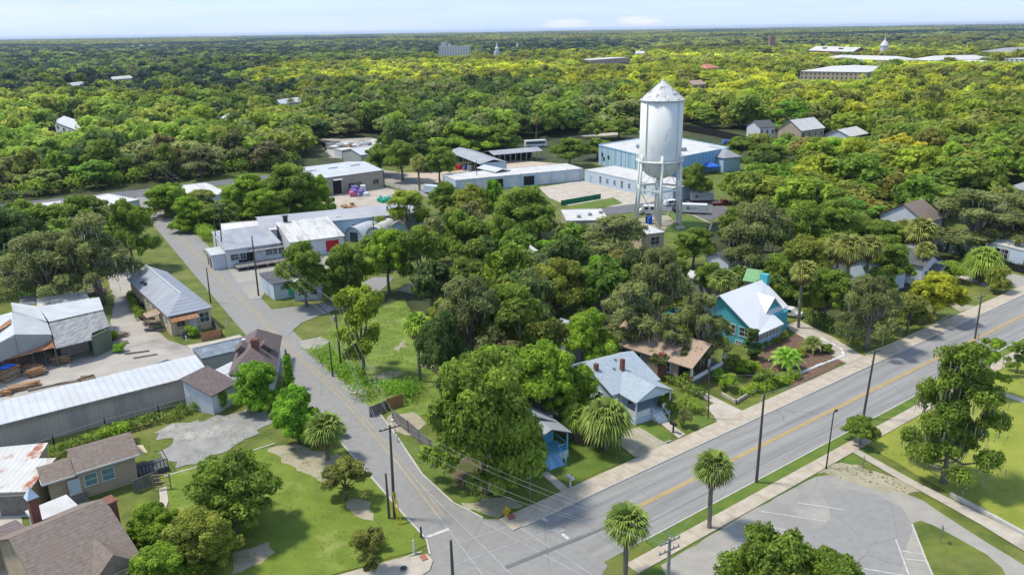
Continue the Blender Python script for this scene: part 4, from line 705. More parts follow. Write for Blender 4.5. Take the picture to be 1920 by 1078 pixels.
def cottage():
    f = frame((1733,500), (1757,492), (1740,455), 4.1, L=6.5, D=11); T = thing('blue_trim_cottage', 'white cottage with a charcoal roof and blue trimmed porch', 'cottage', f.o, A0); L, D = f.L, f.D
    walls(f, T, 'gy', W_white, 2.); roofing(f, T, 'gy', M_shdk, 2.); opening(f, T, 'F', 1.8, 2., 1.1, 1.5)
    MB().box(2.9,-1.8,0,6.4,.34,.7).build('porch_deck', W_wblue, T); MB().slab([(2.7,-2.,2.9),(4.6,-2.,3.9),(4.6,2,3.9),(2.7,.3,2.9)], .12).slab([(6.6,-2,2.9),(6.6,.3,2.9),(4.602,2,3.898),(4.602,-2,3.898)], .12).build('porch_roof', M_shdk, T)
    for x in (3., 6.2): MB().box(x,-1.8,.7,x+.15,-1.65,2.9).build('porch_post', M_white, T)
    MB().box(3.4,.24,.8,5.8,.3,2.7).build('porch_screen', M_glass, T); MB().box(6.9,1.,0,9.5,7,3.1).build('side_wing', W_white, T); MB().box(6.8,.8,3.1,9.7,7.2,3.25).build('side_roof', M_shdk, T); opening(f, T, 'L', 3, 2, 1, 1.4); opening(f, T, 'L', 7, 2, 1, 1.4)
    excl(f.o+f.n*5+f.u*3, 7); vis(1735,460,1790,505,(1750,510))
cottage()
h = house('white_industrial_building', 'long white building with barred windows behind the big mossy street oaks', 'building', (1782,436), (1995,486), (1815,412), 4.4, 'flat', 0, W_wblue, M_flatw, ov=.1, D=14); opening(h, h.T, 'F', 12, 2, 3, 3, gm=M_blackp, ov=.1, name='door')
for k in range(6): opening(h, h.T, 'F', 2.5+5*k, 2.6, 1.6, 2.2, ov=.1)
h = house('white_back_cottage', 'small white cottage in the shade behind the green roof', 'cottage', (1367,492), (1402,482), (1366,470), 3.6, 'gx', 1.2, W_white, M_shdk, ov=.3, D=6); [opening(h, h.T, 'F', s_, 2., .9, 1.2, ov=.3) for s_ in (2, 5)]; vis(1368,478,1400,500,(1385,508))
h = house('dark_red_house', 'dark red house glimpsed behind the tall street palms', 'house', (1552,528), (1602,520), (1555,495), 4.2, 'gx', 1.6, M_brick, M_shdk, ov=.4, D=8); vis(1565,505,1600,535,(1580,545))
h = house('hidden_blue_house', 'white house with blue shutters barely visible between the street trees', 'house', (1660,512), (1706,500), (1660,480), 4.2, 'gx', 1.8, W_wblue, M_metw, ov=.4, D=9); vis(1690,500,1706,540,(1700,545))
h = house('pool_house', 'long low white roofed building left of the green roof', 'building', (1262,512), (1335,530), (1270,498), 3.2, 'flat', 0, W_grey, M_flatw, ov=.1, D=4); vis(1262,500,1335,525,(1300,530))
sheet('pool_deck', [(1240,590),(1262,575),(1275,590),(1262,602)], .05, M_conc2)
h = house('grey_roof_corner_house', 'grey roofed house cut by the right edge beyond the oaks', 'house', (1885,352), (1960,362), (1900,325), 5., 'hip', 2.5, W_grey, M_shg, ov=.5, D=14); vis(1885,325,1920,355,(1900,365))
# roofs beyond the left trees
for lab, A, B, Cp, z, mr in (('pale roof of a long store beyond the street end, cut by trees', (40,402), (125,392), (60,382), 4., M_flatw), ('white flat roof where the side street meets the cross street', (165,392), (262,374), (190,365), 4.2, M_flatw), ('white roofed row beyond the hedge right of the street end', (352,372), (430,362), (350,346), 3.8, M_mott), ('low white roofed garage among trees right of the street end', (372,388), (415,378), (380,368), 3., M_flatw)):
    house('roadside_building', lab.replace('roof of a long store', 'roofed long store'), 'building', A, B, Cp, z, 'flat', 0, W_wblue, mr, ov=.12); vis(A[0]+8, Cp[1], B[0], A[1]-2, (A[0]+20, A[1]+12))
h = house('white_gable_house', 'white gabled house with dark trim right of the street end', 'house', (424,366), (452,372), (440,345), 4., 'gx', 1.8, W_white, M_metw, ov=.3, D=8); vis(424,340,460,375,(440,380))
h = house('scrapyard_shed', 'grey walled shed with a pale roof beside the scrapyard', 'shed', (676,291), (712,287), (690,277), 5., 'gx', 1.5, W_grey, M_metw, ov=.3); vis(676,276,714,300,(695,305))
h = house('scrapyard_office', 'small pale office left of the scrapyard shed', 'office', (640,282), (668,279), (642,272), 3.5, 'flat', 0, W_white, M_flatw, ov=.1, D=7)
# --- far buildings -----------------------------------------------------------
def far(name, label, cat, A, B, Cp, z, kind, rise, mw, mr, nwin=0, rows=1, wz=None, D=None, vy=None, mwall=None, pane=None, chim=None):
    h = house(name, label, cat, A, B, Cp, z, kind, rise, mw, mr, ov=.4, D=D)
    for r in range(rows):
        for k in range(nwin): opening(h, h.T, 'F', h.L*(k+.5)/nwin, (wz or z*.6)-r*3.2, h.L/nwin*.35, 1.8, ov=.4, mull=0, gm=M_glass)
    yy = [A[1], B[1]]; vis(min(A[0], B[0]), min(Cp[1], *yy)-2, max(A[0], B[0]), vy or max(yy)+6, (A[0], A[1]+10)); return h
h = far('apartment_tower', 'white seven storey apartment block rising from the far woods', 'apartment building', (822,88), (882,87), (826,85), 24., 'flat', 0, pm('bright_stucco', (.9,.86,.82), (.95,.92,.88), .2), M_flatw, 12, 6, 21.5, D=22, vy=104); T = h.T
MB().box(4,2,23.9,13,10,31).build('lift_tower', W_white, T); MB().box(15,2,23.9,21,9,28).build('roof_plant_room', W_white, T)
def steeple(label, bx, by, hh_, w):
    g = P(bx, by); T = thing('church_steeple', label, 'steeple', g, .3); excl(g, 12)
    MB().box(-w,-w,0,w,w,hh_*.45).build('tower', M_white, T); MB().lathe([(w*.8,hh_*.45),(w*.8,hh_*.6),(w*.95,hh_*.61),(w*.5,hh_*.68),(.12,hh_)], n=8).build('spire', M_white, T); vis(bx-6, Q(g.x,g.y,hh_)[1], bx+6, by-8, (bx,by))
steeple('slim white church steeple right of the apartment block', 932, 112, 30, 4)
steeple('short white steeple above the dark woods, second one right of the apartment block', 970, 96, 20, 3)
h = far('tan_campus_building', 'wide tan three storey building with a white hip roof on the right', 'campus building', (1500,134), (1627,136), (1520,124), 10, 'hip', 2.5, W_cream, M_flatw, 15, 2, 8, vy=150)
h = far('brick_hall', 'red brick hall with a long grey white roof and dark roof openings', 'campus building', (1515,95), (1598,98), (1530,84), 12, 'gx', 6, M_brick, M_mott, 14, 1, 10, D=26, vy=98)
for k in (.25, .62): MB().box(h.L*k,6,15,h.L*k+9,9,16.6).build('roof_opening', M_blackp, h.roof)
h = far('white_roof_hall', 'sprawling hall with a bright white roof in front of the brick hall', 'campus building', (1536,110), (1690,114), (1560,100), 9, 'hip', 4, W_white, M_flatw, 0, D=34, vy=107)
g = P(1655,113); T = thing('cupola_tower', 'white domed cupola with a thin spire over a small red roof', 'cupola', g, .2); excl(g, 14); k_ = 1.35
MB().box(-8,-8,0,8,8,11).build('base', M_brick, T); MB().lathe([(5,11),(5,19),(6,19.3),(4.6,22),(2.2,25.5),(1.2,26.5),(1.2,29),(.3,30),(.12,39)], n=8).build('lantern', M_white, T); vis(1645,72,1665,112,(1655,118))
h = far('white_hip_pavilion', 'white hip roofed pavilion right of the domed cupola', 'pavilion', (1704,112), (1742,114), (1712,104), 7, 'hip', 4.5, W_white, M_flatw, 0, vy=114)
h = far('flat_white_hall', 'low flat white roofed hall near the right edge of the far campus', 'hall', (1768,106), (1848,109), (1775,102), 7, 'flat', 0, W_white, M_flatw, 8, 1, 4, D=26, vy=107)
h = far('white_hip_hall', 'broad white hip roof just in front of the flat white hall', 'hall', (1778,118), (1850,120), (1790,110), 6, 'hip', 3, W_white, M_flatw, 0, D=28, vy=115)
h = far('grey_hip_hall', 'grey hip roofed hall farthest right on the horizon side', 'hall', (1838,97), (1893,98), (1850,90), 8, 'hip', 5, W_white, M_shg, 0, vy=98)
h = far('stepped_white_hall', 'white stepped building touching the right edge of the campus', 'hall', (1884,110), (1960,112), (1890,104), 10, 'flat', 0, W_white, M_flatw, 8, 2, 8, vy=116)
h = far('pink_office_building', 'pale pink office building with a stepped roof left of the tower top', 'office building', (1108,113), (1180,108), (1115,106), 12, 'flat', 0, pm('wall_pink', (.55,.42,.36), (.62,.48,.42), .5), M_flatw, 14, 2, 9, D=30, vy=121)
h = far('long_white_store', 'long white store roof in the woods above the pink office building', 'store', (1124,91), (1224,89), (1130,86), 8, 'flat', 0, W_white, M_flatw, 0, D=40, vy=92)
h = far('white_fountain_house', 'small white gabled building right of the pink office building', 'house', (1190,101), (1208,101), (1192,95), 8, 'gx', 4, W_white, M_flatw, 0, D=12, vy=103)
for lab, A, B, z in (('pale flat roof far left near the horizon, left one of two', (165,90), (202,88), 8), ('pale flat roof far left near the horizon, right one of two', (215,91), (250,89), 8), ('tan block building on the far left horizon', (262,86), (302,84), 14)): far('distant_warehouse', lab, 'warehouse', A, B, (A[0]+4, A[1]-3), z, 'flat', 0, W_cream, M_flatw, 0, D=50, vy=A[1]+2)
for lab, A, B, Cp, m, mr in (('white roofs of a low building in the left woods', (207,150), (258,146), (212,142), W_white, M_flatw), ('small white roof peeping out left of the low building in the woods', (132,162), (166,158), (138,155), W_white, M_metw), ('white house face half hidden in the left woods', (412,222), (426,224), (412,212), W_white, M_metw), ('long white house hidden behind mossy trees at far left', (100,228), (148,246), (118,214), W_white, M_metw), ('white roofed house on the yellow green wood edge', (528,196), (572,190), (545,184), W_wblue, M_metw)):
    far('woodland_house', lab, 'house', A, B, Cp, 5.5, 'gx', 2.5, m, mr, 4, 1, 3, D=11, vy=max(A[1],B[1])+1); x0, y0, x1, y1, dd_ = VIS.pop(); VIS.append((x0+(x1-x0)*.3, y0, x1-(x1-x0)*.3, y1, dd_))
h = far('victorian_house', 'white house with dark roof and white framed windows beyond the blue building', 'house', (1425,240), (1456,238), (1432,226), 7, 'gx', 2.5, W_white, M_shdk, 3, 2, 5, D=10, vy=256)
h = far('gabled_mansion', 'large pale gabled house with a tan roof right of the bright green tree', 'house', (1503,246), (1548,240), (1515,226), 7, 'gx', 4, W_beige, M_flatw, 4, 2, 5, D=12, vy=262)
h = far('white_roof_cottage', 'cottage with a bright white roof in the yellow green trees on the right', 'cottage', (1595,257), (1630,250), (1605,242), 4, 'gx', 2.5, W_white, M_flatw, 2, 1, 2.5, D=12, vy=262)
for _i in (-1, -2, -3): x0, y0, x1, y1, dd_ = VIS[_i]; VIS[_i] = (x0+(x1-x0)*.2, y0, x1-(x1-x0)*.25, y1-6, dd_)
h = far('orange_roof_house', 'small house with an orange tiled roof near the tower top', 'house', (1326,129), (1352,127), (1330,121), 7, 'hip', 4, W_cream, pm('orange_tile', (.5,.2,.1), (.6,.28,.16), 2.), 0, D=18, vy=131)
h = far('sandy_clearing_house', 'cream house at the sandy clearing right of the tower top', 'house', (1300,160), (1325,158), (1304,150), 6, 'gx', 3, W_cream, M_shtan, 2, 1, 4, D=12, vy=166)
g = P(1445,102); T = thing('brick_tower', 'slender square red brick tower standing above the far trees', 'tower', g, .1); excl(g, 14); MB().box(-4.6,-4.6,0,4.6,4.6,30).build('shaft', pm('pale_brick', (.34,.2,.16), (.42,.27,.22), 1.), T); MB().box(-5,-5,27,5,5,28.4).build('band', MATS['pale_brick'], T); MB().box(-2,-4.7,28.6,2,-4.5,29.8).build('opening', M_dark, T); vis(1438,72,1453,101,(1445,108))
# ---------------------------------------------------------------- water tower
def water_tower():
    c = P(1232, 424); Z = lambda y: hgt(1232, 424, y); zb, ze, zt = Z(298), Z(187), Z(149); r = abs(P(1284,240,28).x-P(1196,240,28).x)/2*1.07
    T = thing('water_tower', 'tall white steel water tower with conical roof and hemispherical tank bottom', 'water tower', c, .2)
    MB().lathe([(r,zb),(r,zb+.5),(r,ze)], n=48).build('tank_shell', M_tankw, T, True)
    MB().lathe([(.5,zb-r*.95)]+[(r*math.sin(a), zb-r*.95*math.cos(a)) for a in (.25,.5,.75,1.,1.25,1.45)]+[(r,zb-.02)], n=48).build('tank_bottom', M_tankw, T, True)
    MB().lathe([(r*1.06,ze-.12),(r*1.06,ze),(.5,zt-.5),(.35,zt-.1),(.05,zt)], n=24).build('conical_roof', M_tankroof, T)
    mb = MB(); [mb.beam((math.cos(a)*r*1.05,math.sin(a)*r*1.05,ze+.05),(math.cos(a)*.4,math.sin(a)*.4,zt-.45),.12,.08) for a in np.arange(0, 6.28, math.pi/12)]; mb.build('roof_ribs', M_tankroof, T)
    bc = MB().lathe([(r+.03,zb-.35),(r+.75,zb-.35),(r+.75,zb-.2),(r+.03,zb-.2)], n=48); bc.build('balcony', M_tankw, T)
    mb = MB(); n = 48
    for k in range(n):
        a, b = 2*math.pi*k/n, 2*math.pi*(k+1)/n; p = Vector((math.cos(a)*(r+.7), math.sin(a)*(r+.7), zb-.2)); q = Vector((math.cos(b)*(r+.7), math.sin(b)*(r+.7), zb-.2)); mb.beam(p, p+Vector((0,0,1.05)), .05); mb.beam(p+Vector((0,0,1.05)), q+Vector((0,0,1.05)), .05); mb.beam(p+Vector((0,0,.55)), q+Vector((0,0,.55)), .04)
    mb.build('balcony_rail', M_tankw, T)
    for k in (.35, 1.9, 3.6, 5.2): MB().tube([(math.cos(k)*(r+.12),math.sin(k)*(r+.12),zb),(math.cos(k)*(r+.12),math.sin(k)*(r+.12),ze-.2)],.14,6).build('drain_pipe', M_tankw, T)
    L = []
    for k in range(6):
        a = math.pi/3*k+.25; top = Vector((math.cos(a)*(r+.15), math.sin(a)*(r+.15), zb+1.3)); bot = Vector((math.cos(a)*(r+1.1), math.sin(a)*(r+1.1), .5)); L.append((bot, top)); l = MB().tube([bot, top], .33, 10).build('leg', M_tankw, T, True); MB().box(bot.x-1,bot.y-1,-.05,bot.x+1,bot.y+1,.5).build('footing', M_conc2, l)
    for z in (zb*.55,):
        mb = MB()
        for k in range(6): (b0, t0), (b1, t1) = L[k], L[(k+1) % 6]; p = b0.lerp(t0, z/zb*.95); q = b1.lerp(t1, z/zb*.95); mb.beam(p, q, .35, .5)
        mb.build('ring_strut', M_tankw, T)
    mb = MB()
    for k in range(6):
        (b0, t0), (b1, t1) = L[k], L[(k+1) % 6]
        for f0, f1 in ((.02, .52), (.52, .93)): mb.beam(b0.lerp(t0, f0), b1.lerp(t1, f1), .1); mb.beam(b1.lerp(t1, f0), b0.lerp(t0, f1), .1)
    mb.build('tie_rods', M_tankw, T); MB().tube([(0,0,0),(0,0,zb-r*.7)], .5, 14).build('riser_pipe', M_tankw, T, True)
    l0 = L[5]; mb = MB(); [mb.beam(l0[0]+Vector((dx,-.6,0)), l0[1]+Vector((dx,-.6,0)), .06) for dx in (-.25,.25)]; mb.build('ladder', M_tankw, T)
    vis(1183,149,1290,430,(1232,424)); excl(c, r+3)
water_tower()
# ---------------------------------------------------------------- vegetation
def npmesh(name, vs, fs, tint, m):
    me = bpy.data.meshes.new(name); k = fs.shape[1]; me.vertices.add(len(vs)); me.vertices.foreach_set('co', vs.astype(np.float32).ravel())
    me.loops.add(fs.size); me.loops.foreach_set('vertex_index', fs.astype(np.int32).ravel()); me.polygons.add(len(fs)); me.polygons.foreach_set('loop_start', np.arange(0, fs.size, k, dtype=np.int32))
    me.update(calc_edges=True); a = me.attributes.new('tint', 'FLOAT', 'FACE'); a.data.foreach_set('value', tint.astype(np.float32)); me.materials.append(m); return me
def leaves(cen, rad, n, size, tintc=None, flat=.75, shell=.45, up=.25):
    """n folded leaf sprays round each clump centre; returns quads and their tint."""
    m = len(cen); N_ = m*n; ci = np.repeat(np.arange(m), n); d = rng.normal(size=(N_, 3)); d /= np.linalg.norm(d, axis=1)[:, None]
    d[:, 2] = np.where((d[:, 2] < -.2) & (rng.random(N_) < .6), -d[:, 2], d[:, 2])
    rr = shell+(1-shell)*rng.random(N_)**.6; rr *= 1+.22*np.sin(d[:, 0]*5+ci)*np.cos(d[:, 1]*5+ci*2); p = cen[ci]+d*(rad[ci]*rr)[:, None]*np.array([1, 1, flat])
    nr = d*.95+rng.normal(size=(N_, 3))*.5+np.array([0, 0, up]); nr /= np.linalg.norm(nr, axis=1)[:, None]; t = np.cross(nr, rng.normal(size=(N_, 3))); t /= np.linalg.norm(t, axis=1)[:, None]; b = np.cross(nr, t)
    s = size*(.55+.9*rng.random(N_)); a = t*(s*.75)[:, None]; c = b*(s*.42)[:, None]; f = nr*(s*.16)[:, None]
    vs = np.stack([p-a, p-c+f, p+a, p+c+f], 1).reshape(-1, 3); fs = np.arange(N_*4).reshape(-1, 4)
    tc = rng.random(m) if tintc is None else tintc; tint = np.clip(tc[ci]*.55+rng.random(N_)*.45, 0, 1); return vs, fs, tint
def crownpts(kind, h, r, ncl, lob=8):
    """clump centres: a few big limbs, each carrying clumps, so the outline is lobed and has gaps."""
    L = []; 
    for i in range(lob):
        a = 2*math.pi*(i+rng.random()*.7)/lob if kind != 'ragged' else i*2.4+rng.random()*.5
        if kind == 'tall': q = rng.random(); z = h*(.3+.62*q); rr = r*(1.0-.55*q)*rng.uniform(.25, .75)
        elif kind == 'cone': q = rng.random()**1.3; z = h*(.08+.88*q); rr = r*(1-q)*rng.uniform(.3, .8)
        elif kind == 'ragged': q = (i+.5)/lob; z = h*(.1+.82*q); rr = r*(1-.5*q)*rng.uniform(.15, .95)
        elif kind == 'full': q = rng.random(); z = h*(.14+.62*q); rr = r*(.8-.5*q)*rng.uniform(.5, 1.0)
        elif kind == 'bush': q = rng.random(); z = h*(.22+.45*q); rr = r*.55*rng.random()**.5
        else: q = rng.random(); z = h*(.27+.5*q); rr = r*(.78-.5*q)*rng.uniform(.6, 1.0)
        L.append((math.cos(a)*rr, math.sin(a)*rr, z))
    if kind == 'full': L += [(0, 0, h*.4), (r*.2, 0, h*.55)]
    if kind in ('oak', 'moss', 'full'): L.append((0, 0, h*.8)); L.append((r*.2, -r*.1, h*.62))
    L = np.array(L); j = rng.integers(0, len(L), ncl); k_ = {'tall': .34, 'cone': .25, 'ragged': .3, 'bush': .42, 'moss': .42, 'oak': .42, 'full': .42, 'sap': .45}[kind]
    d = rng.normal(size=(ncl, 3)); d /= np.linalg.norm(d, axis=1)[:, None]; d[:, 2] = np.abs(d[:, 2])*.8-.25
    c = L[j]+d*(r*k_)*rng.uniform(.35, 1, (ncl, 1))*np.array([1, 1, .8]); c[:, 2] = np.clip(c[:, 2], h*(.06 if kind in ('bush', 'cone', 'full') else .2), h*.94); return L, c
def tubes(m, base, tops, r0, name, T, forks=False):
    mb = MB(); h0 = base; mb.tube([(0,0,-.1), (.05*r0,0,h0*.5), (0,0,h0)], [r0*1.25, r0, r0*.8], 9)
    for t in tops:
        t = Vector(t); s = Vector((0, 0, h0*.86)); mid = s.lerp(t, .5)+Vector((random.uniform(-.4,.4), random.uniform(-.4,.4), -.3)); mb.tube([s, mid, s.lerp(t, .96)], [r0*.55, r0*.34, r0*.12], 6)
    o = mb.build(name, m, T); return o
KIT = {}
def proto(key, kind, h, r, ncl, n, size, lob, moss=False, crad=.2, tr=.035, shell=.4, flat=.75, thin=1):
    L, c = crownpts(kind, h, r, ncl, lob); rad = r*crad*rng.uniform(.6, 1.25, ncl); vs, fs, ti = leaves(c, rad, n, size, shell=shell, flat=flat); me = npmesh('crown', vs, fs, ti, M_leaf); me.name = 'crown_'+key
    mb = MB(); hb = h*(.12 if kind in ('bush', 'cone', 'ragged') else .32); r0 = h*tr
    mb.tube([(0,0,-.2), (.1,0,hb*.5), (0,.05,hb), (0,0,h*.55 if kind != 'ragged' else h*.9)], [r0*1.3, r0, r0*.85, r0*.35], 9)
    for t in L[:9]:
        t = Vector(t); s = Vector((0, 0, hb*.9 if kind != 'ragged' else t.z*.8)); mid = s.lerp(t, .5)+Vector((random.uniform(-.3,.3), random.uniform(-.3,.3), -.04*h)); mb.tube([s, mid, s.lerp(t, 1.02)], [r0*.5, r0*.33, r0*.1], 6)
    tm = bpy.data.meshes.new('trunk_'+key); tm.from_pydata(mb.v, [], mb.f); tm.materials.append(M_bark); tm.polygons.foreach_set('use_smooth', [True]*len(tm.polygons)); mm = None
    if moss:
        ms = 700 if key != 'midm' else 160; j = rng.integers(0, ncl, ms); p = c[j]+rng.normal(size=(ms, 3))*(rad[j][:, None])*.7; p[:, 2] -= rad[j]*.5; le = rng.uniform(.3, 1.25, ms); a = rng.random(ms)*6.28; w = .08
        dx = np.stack([np.cos(a)*w, np.sin(a)*w, 0*a], 1); dn = np.stack([rng.normal(size=ms)*.1, rng.normal(size=ms)*.1, -le], 1)
        vs = np.stack([p-dx, p+dx, p+dx*.3+dn, p-dx*.3+dn], 1).reshape(-1, 3); mm = npmesh('hanging_moss_'+key, vs, np.arange(ms*4).reshape(-1, 4), rng.random(ms), M_moss)
    KIT[key] = (me, tm, mm, h, r)
# near, middle and far detail
for i in range(3): proto('oak%d' % i, 'oak', 11, 6, 185, 270, .25, 11+i, tr=.023, crad=.155, flat=.85)
for i in range(2): proto('full%d' % i, 'full', 10, 5.5, 300, 230, .24, 24, tr=.022, crad=.155, flat=.85)
proto('moss0', 'moss', 13, 6.5, 105, 280, .24, 9, True, .155, flat=.85); proto('moss1', 'moss', 14, 6, 90, 280, .24, 10, True, .15, flat=.85)
proto('sap0', 'oak', 10, 5, 46, 230, .3, 9, crad=.2, shell=.1, tr=.022); proto('sap1', 'tall', 12, 4, 40, 240, .3, 9, crad=.24, shell=.1, tr=.02)
proto('ragged0', 'ragged', 15, 5.5, 230, 240, .24, 26, True, .18, shell=.25, tr=.022); proto('cone0', 'cone', 5, 1.5, 50, 120, .2, 16, crad=.32, tr=.03)
for i in range(2): proto('bush%d' % i, 'bush', 3, 2, 30, 170, .2, 7, crad=.34, tr=.02)
for i in range(4): proto('mid%d' % i, 'oak', 11, 6, 105, 58, .58, 10+i, crad=.19, flat=.85)
proto('midm', 'moss', 12, 6, 48, 70, .6, 8, True, .22); proto('midt', 'tall', 12, 4.5, 44, 70, .58, 9, crad=.28)
for i in range(3): proto('far%d' % i, 'oak', 11, 6.5, 30, 30, 1.25, 7+i, crad=.33)
def make_tree(key, name, label, cat, loc, sx, sz, col, rz=None, group=None):
    me, tm, mm, h, r = KIT[key]; T = thing(name, label, cat, loc, random.uniform(0, 6.28) if rz is None else rz, group)
    for nm, m_ in (('crown', me), ('trunk', tm), ('hanging_moss', mm)):
        if m_:
            o = bpy.data.objects.new(nm, m_); C.objects.link(o); o.parent = T; o.scale = (sx, sx, sz); o.color = (*col, 1)
            if nm == 'hanging_moss': o['kind'] = 'stuff'
    return T
# palms
def fan_palm(key, h, r, nf, tr, dead=14, seed=1, droop=.3, lseg=15):
    g = np.random.default_rng(seed); vs, fs, ti = [], [], []; dv, df_, dt = [], [], []
    for i in range(nf+dead):
        isd = i >= nf; el = (-.95-.5*g.random()) if isd else math.asin(-.45+1.42*((i+.5)/nf)**.9 if (-.45+1.42*((i+.5)/nf)**.9) < 1 else .99); az = i*2.39996+g.normal()*.15
        d = Vector((math.cos(az)*math.cos(el), math.sin(az)*math.cos(el), math.sin(el))); c0 = Vector((0, 0, h)); pl = r*.5*(.75 if isd else 1); c = c0+d*pl; V, Fq, Ti = (dv, df_, dt) if isd else (vs, fs, ti)
        sd_ = d.cross(Vector((0, 0, 1))); sd_ = sd_.normalized() if sd_.length > .05 else Vector((1, 0, 0)); nrm = sd_.cross(d).normalized(); b = len(V); w = Vector((0, 0, .03))+sd_*.04
        V += [c0-w, c0+w, c+w, c-w]; Fq.append((b, b+1, b+2, b+3)); Ti.append(.2); t0 = g.random()*.6
        for k in range(lseg):
            a = (k/(lseg-1)-.5)*3.5; e = d*math.cos(a)+sd_*math.sin(a); ln = r*.62*(1-.25*abs(a)/1.75)*g.uniform(.85, 1.1); tip = c+e*ln-Vector((0, 0, droop*ln*(1.2 if not isd else .8)))+nrm*.06*g.normal(); mid = c+e*ln*.55+nrm*.05; q = e.cross(nrm).normalized()*ln*.075*(15/lseg)**.7; b = len(V)
            V += [c-q*.2, mid-q, tip, mid+q]; Fq.append((b, b+1, b+2, b+3)); Ti.append(min(1, max(0, t0+.4*g.random())))
    me = npmesh('crown_'+key, np.array([tuple(v) for v in vs]), np.array(fs), np.array(ti), M_frond); dm = npmesh('dead_fronds_'+key, np.array([tuple(v) for v in dv]), np.array(df_), np.array(dt), M_dead) if dead else None
    mb = MB(); n = 9; mb.tube([(math.sin(k/n*2)*.12*h/8, 0, -.1+h*k/n) for k in range(n)]+[(math.sin(2)*0, 0, h)], [tr*1.25]+[tr*(1+.12*(k % 2)) for k in range(n-1)]+[tr*1.2], 8)
    tm = bpy.data.meshes.new('trunk_'+key); tm.from_pydata(mb.v, [], mb.f); tm.materials.append(M_bark); KIT[key] = (me, tm, dm, h, r)
fan_palm('palm0', 7.2, 1.9, 52, .19, 16, 1); fan_palm('palm1', 10, 1.6, 46, .17, 26, 2); fan_palm('palmfar', 8, 1.8, 26, .2, 10, 3, lseg=5); fan_palm('palmbush', 1.6, 2.6, 60, .25, 4, 4, droop=.45)
def date_palm(key, h, r, nf, tr):
    vs, fs, ti = [], [], []
    for i in range(nf):
        el = 1.25-1.35*(i/nf); az = i*2.39996; u = Vector((math.cos(az), math.sin(az), 0)); pr = Vector((0, 0, h)); t0 = random.random()*.5
        for k in range(1, 13):
            f = k/12; p = Vector((0, 0, h))+u*(math.cos(el)*r*f)+Vector((0, 0, math.sin(el)*r*f-.55*r*f*f)); sd_ = u.cross(Vector((0, 0, 1))); ln = r*.26*math.sin(math.pi*min(.95, f+.12))
            for s in (-1, 1): b = len(vs); tip = p+sd_*s*ln+u*ln*.6-Vector((0, 0, ln*.35)); q = (p-pr)*.32; vs += [pr, p, tip, tip-q]; fs.append((b, b+1, b+2, b+3)); ti.append(t0+.4*random.random())
            pr = p
    me = npmesh('crown_'+key, np.array([tuple(v) for v in vs]), np.array(fs), np.array(ti), M_frond); mb = MB().tube([(0,0,-.1),(0,0,h*.5),(0,0,h)], [tr*1.2, tr, tr*1.1], 8); tm = bpy.data.meshes.new('trunk_'+key); tm.from_pydata(mb.v, [], mb.f); tm.materials.append(M_bark); KIT[key] = (me, tm, None, h, r)
date_palm('date0', 1.1, 2.6, 34, .2)
def make_palm(key, name, label, loc, hh_, rr, col, group=None, cat='palm tree'):
    """trunk stretched to the height, crown kept round"""
    me, tm, dm, h, r = KIT[key]; T = thing(name, label, cat, loc, random.uniform(0, 6.28), group); s = rr/r
    for nm, m_ in (('crown', me), ('dead_fronds', dm)):
        if m_: o = bpy.data.objects.new(nm, m_); C.objects.link(o); o.parent = T; o.scale = (s, s, s); o.location = (0, 0, hh_-h*s); o.color = (*col, 1)
    o = bpy.data.objects.new('trunk', tm); C.objects.link(o); o.parent = T; o.scale = (max(.8, s), max(.8, s), hh_/h); return T
COL = dict(g=(.20,.29,.04), b=(.25,.38,.036), d=(.10,.165,.04), m=(.235,.27,.09), o=(.27,.31,.052), l=(.30,.385,.04), y=(.42,.45,.038), v=(.22,.41,.036), u=(.045,.085,.055), p=(.17,.235,.045), k=(.25,.27,.06))
TREES = []; NT = [0]
def tree(kind, bx, by, ty, hw, col, label, name=None, cat='tree', group=None):
    g = P(bx, by); h = hgt(bx, by, ty) if ty < by else 9; dist = math.sqrt(g.x**2+g.y**2+H*H*.6); r = hw*dist/F*1.0; lum = random.uniform(.92, 1.08); c = tuple(x*lum for x in COL[col]); NT[0] += 1
    TREES.append((g.x, g.y, r))
    if kind.startswith('palm') and kind != 'palmbush' or kind == 'date0':
        return make_palm(kind, name or 'palm_tree', label, g, max(.5, h-r*.75) if kind != 'date0' else max(.4, h-r*.9), r*1.05, c, group)
    if kind == 'palmbush': return make_palm(kind, name or 'palm_clump', label, g, max(.8, h*.55), r*1.0, c, group, 'palm')
    k0 = {'oak': 'oak%d' % (NT[0] % 3), 'moss': 'moss%d' % (NT[0] % 2), 'full': 'full%d' % (NT[0] % 2), 'sap': 'sap0', 'tall': 'sap1', 'ragged': 'ragged0', 'cone': 'cone0', 'bush': 'bush%d' % (NT[0] % 2), 'mid': 'mid%d' % (NT[0] % 4), 'midm': 'midm', 'midt': 'midt'}[kind]
    nm = {'oak': 'oak_tree', 'full': 'leafy_tree', 'moss': 'mossy_oak', 'sap': 'tree', 'tall': 'tall_tree', 'ragged': 'cedar_tree', 'cone': 'cone_shrub', 'bush': 'shrub', 'mid': 'oak_tree', 'midm': 'mossy_oak', 'midt': 'tall_tree'}[kind]
    return make_tree(k0, name or nm, label, 'shrub' if kind in ('bush', 'cone') else cat, g, r/KIT[k0][4]*(1.12 if kind != 'bush' else 1), h/KIT[k0][3]*1.04, c, None, group)
T_ = tree
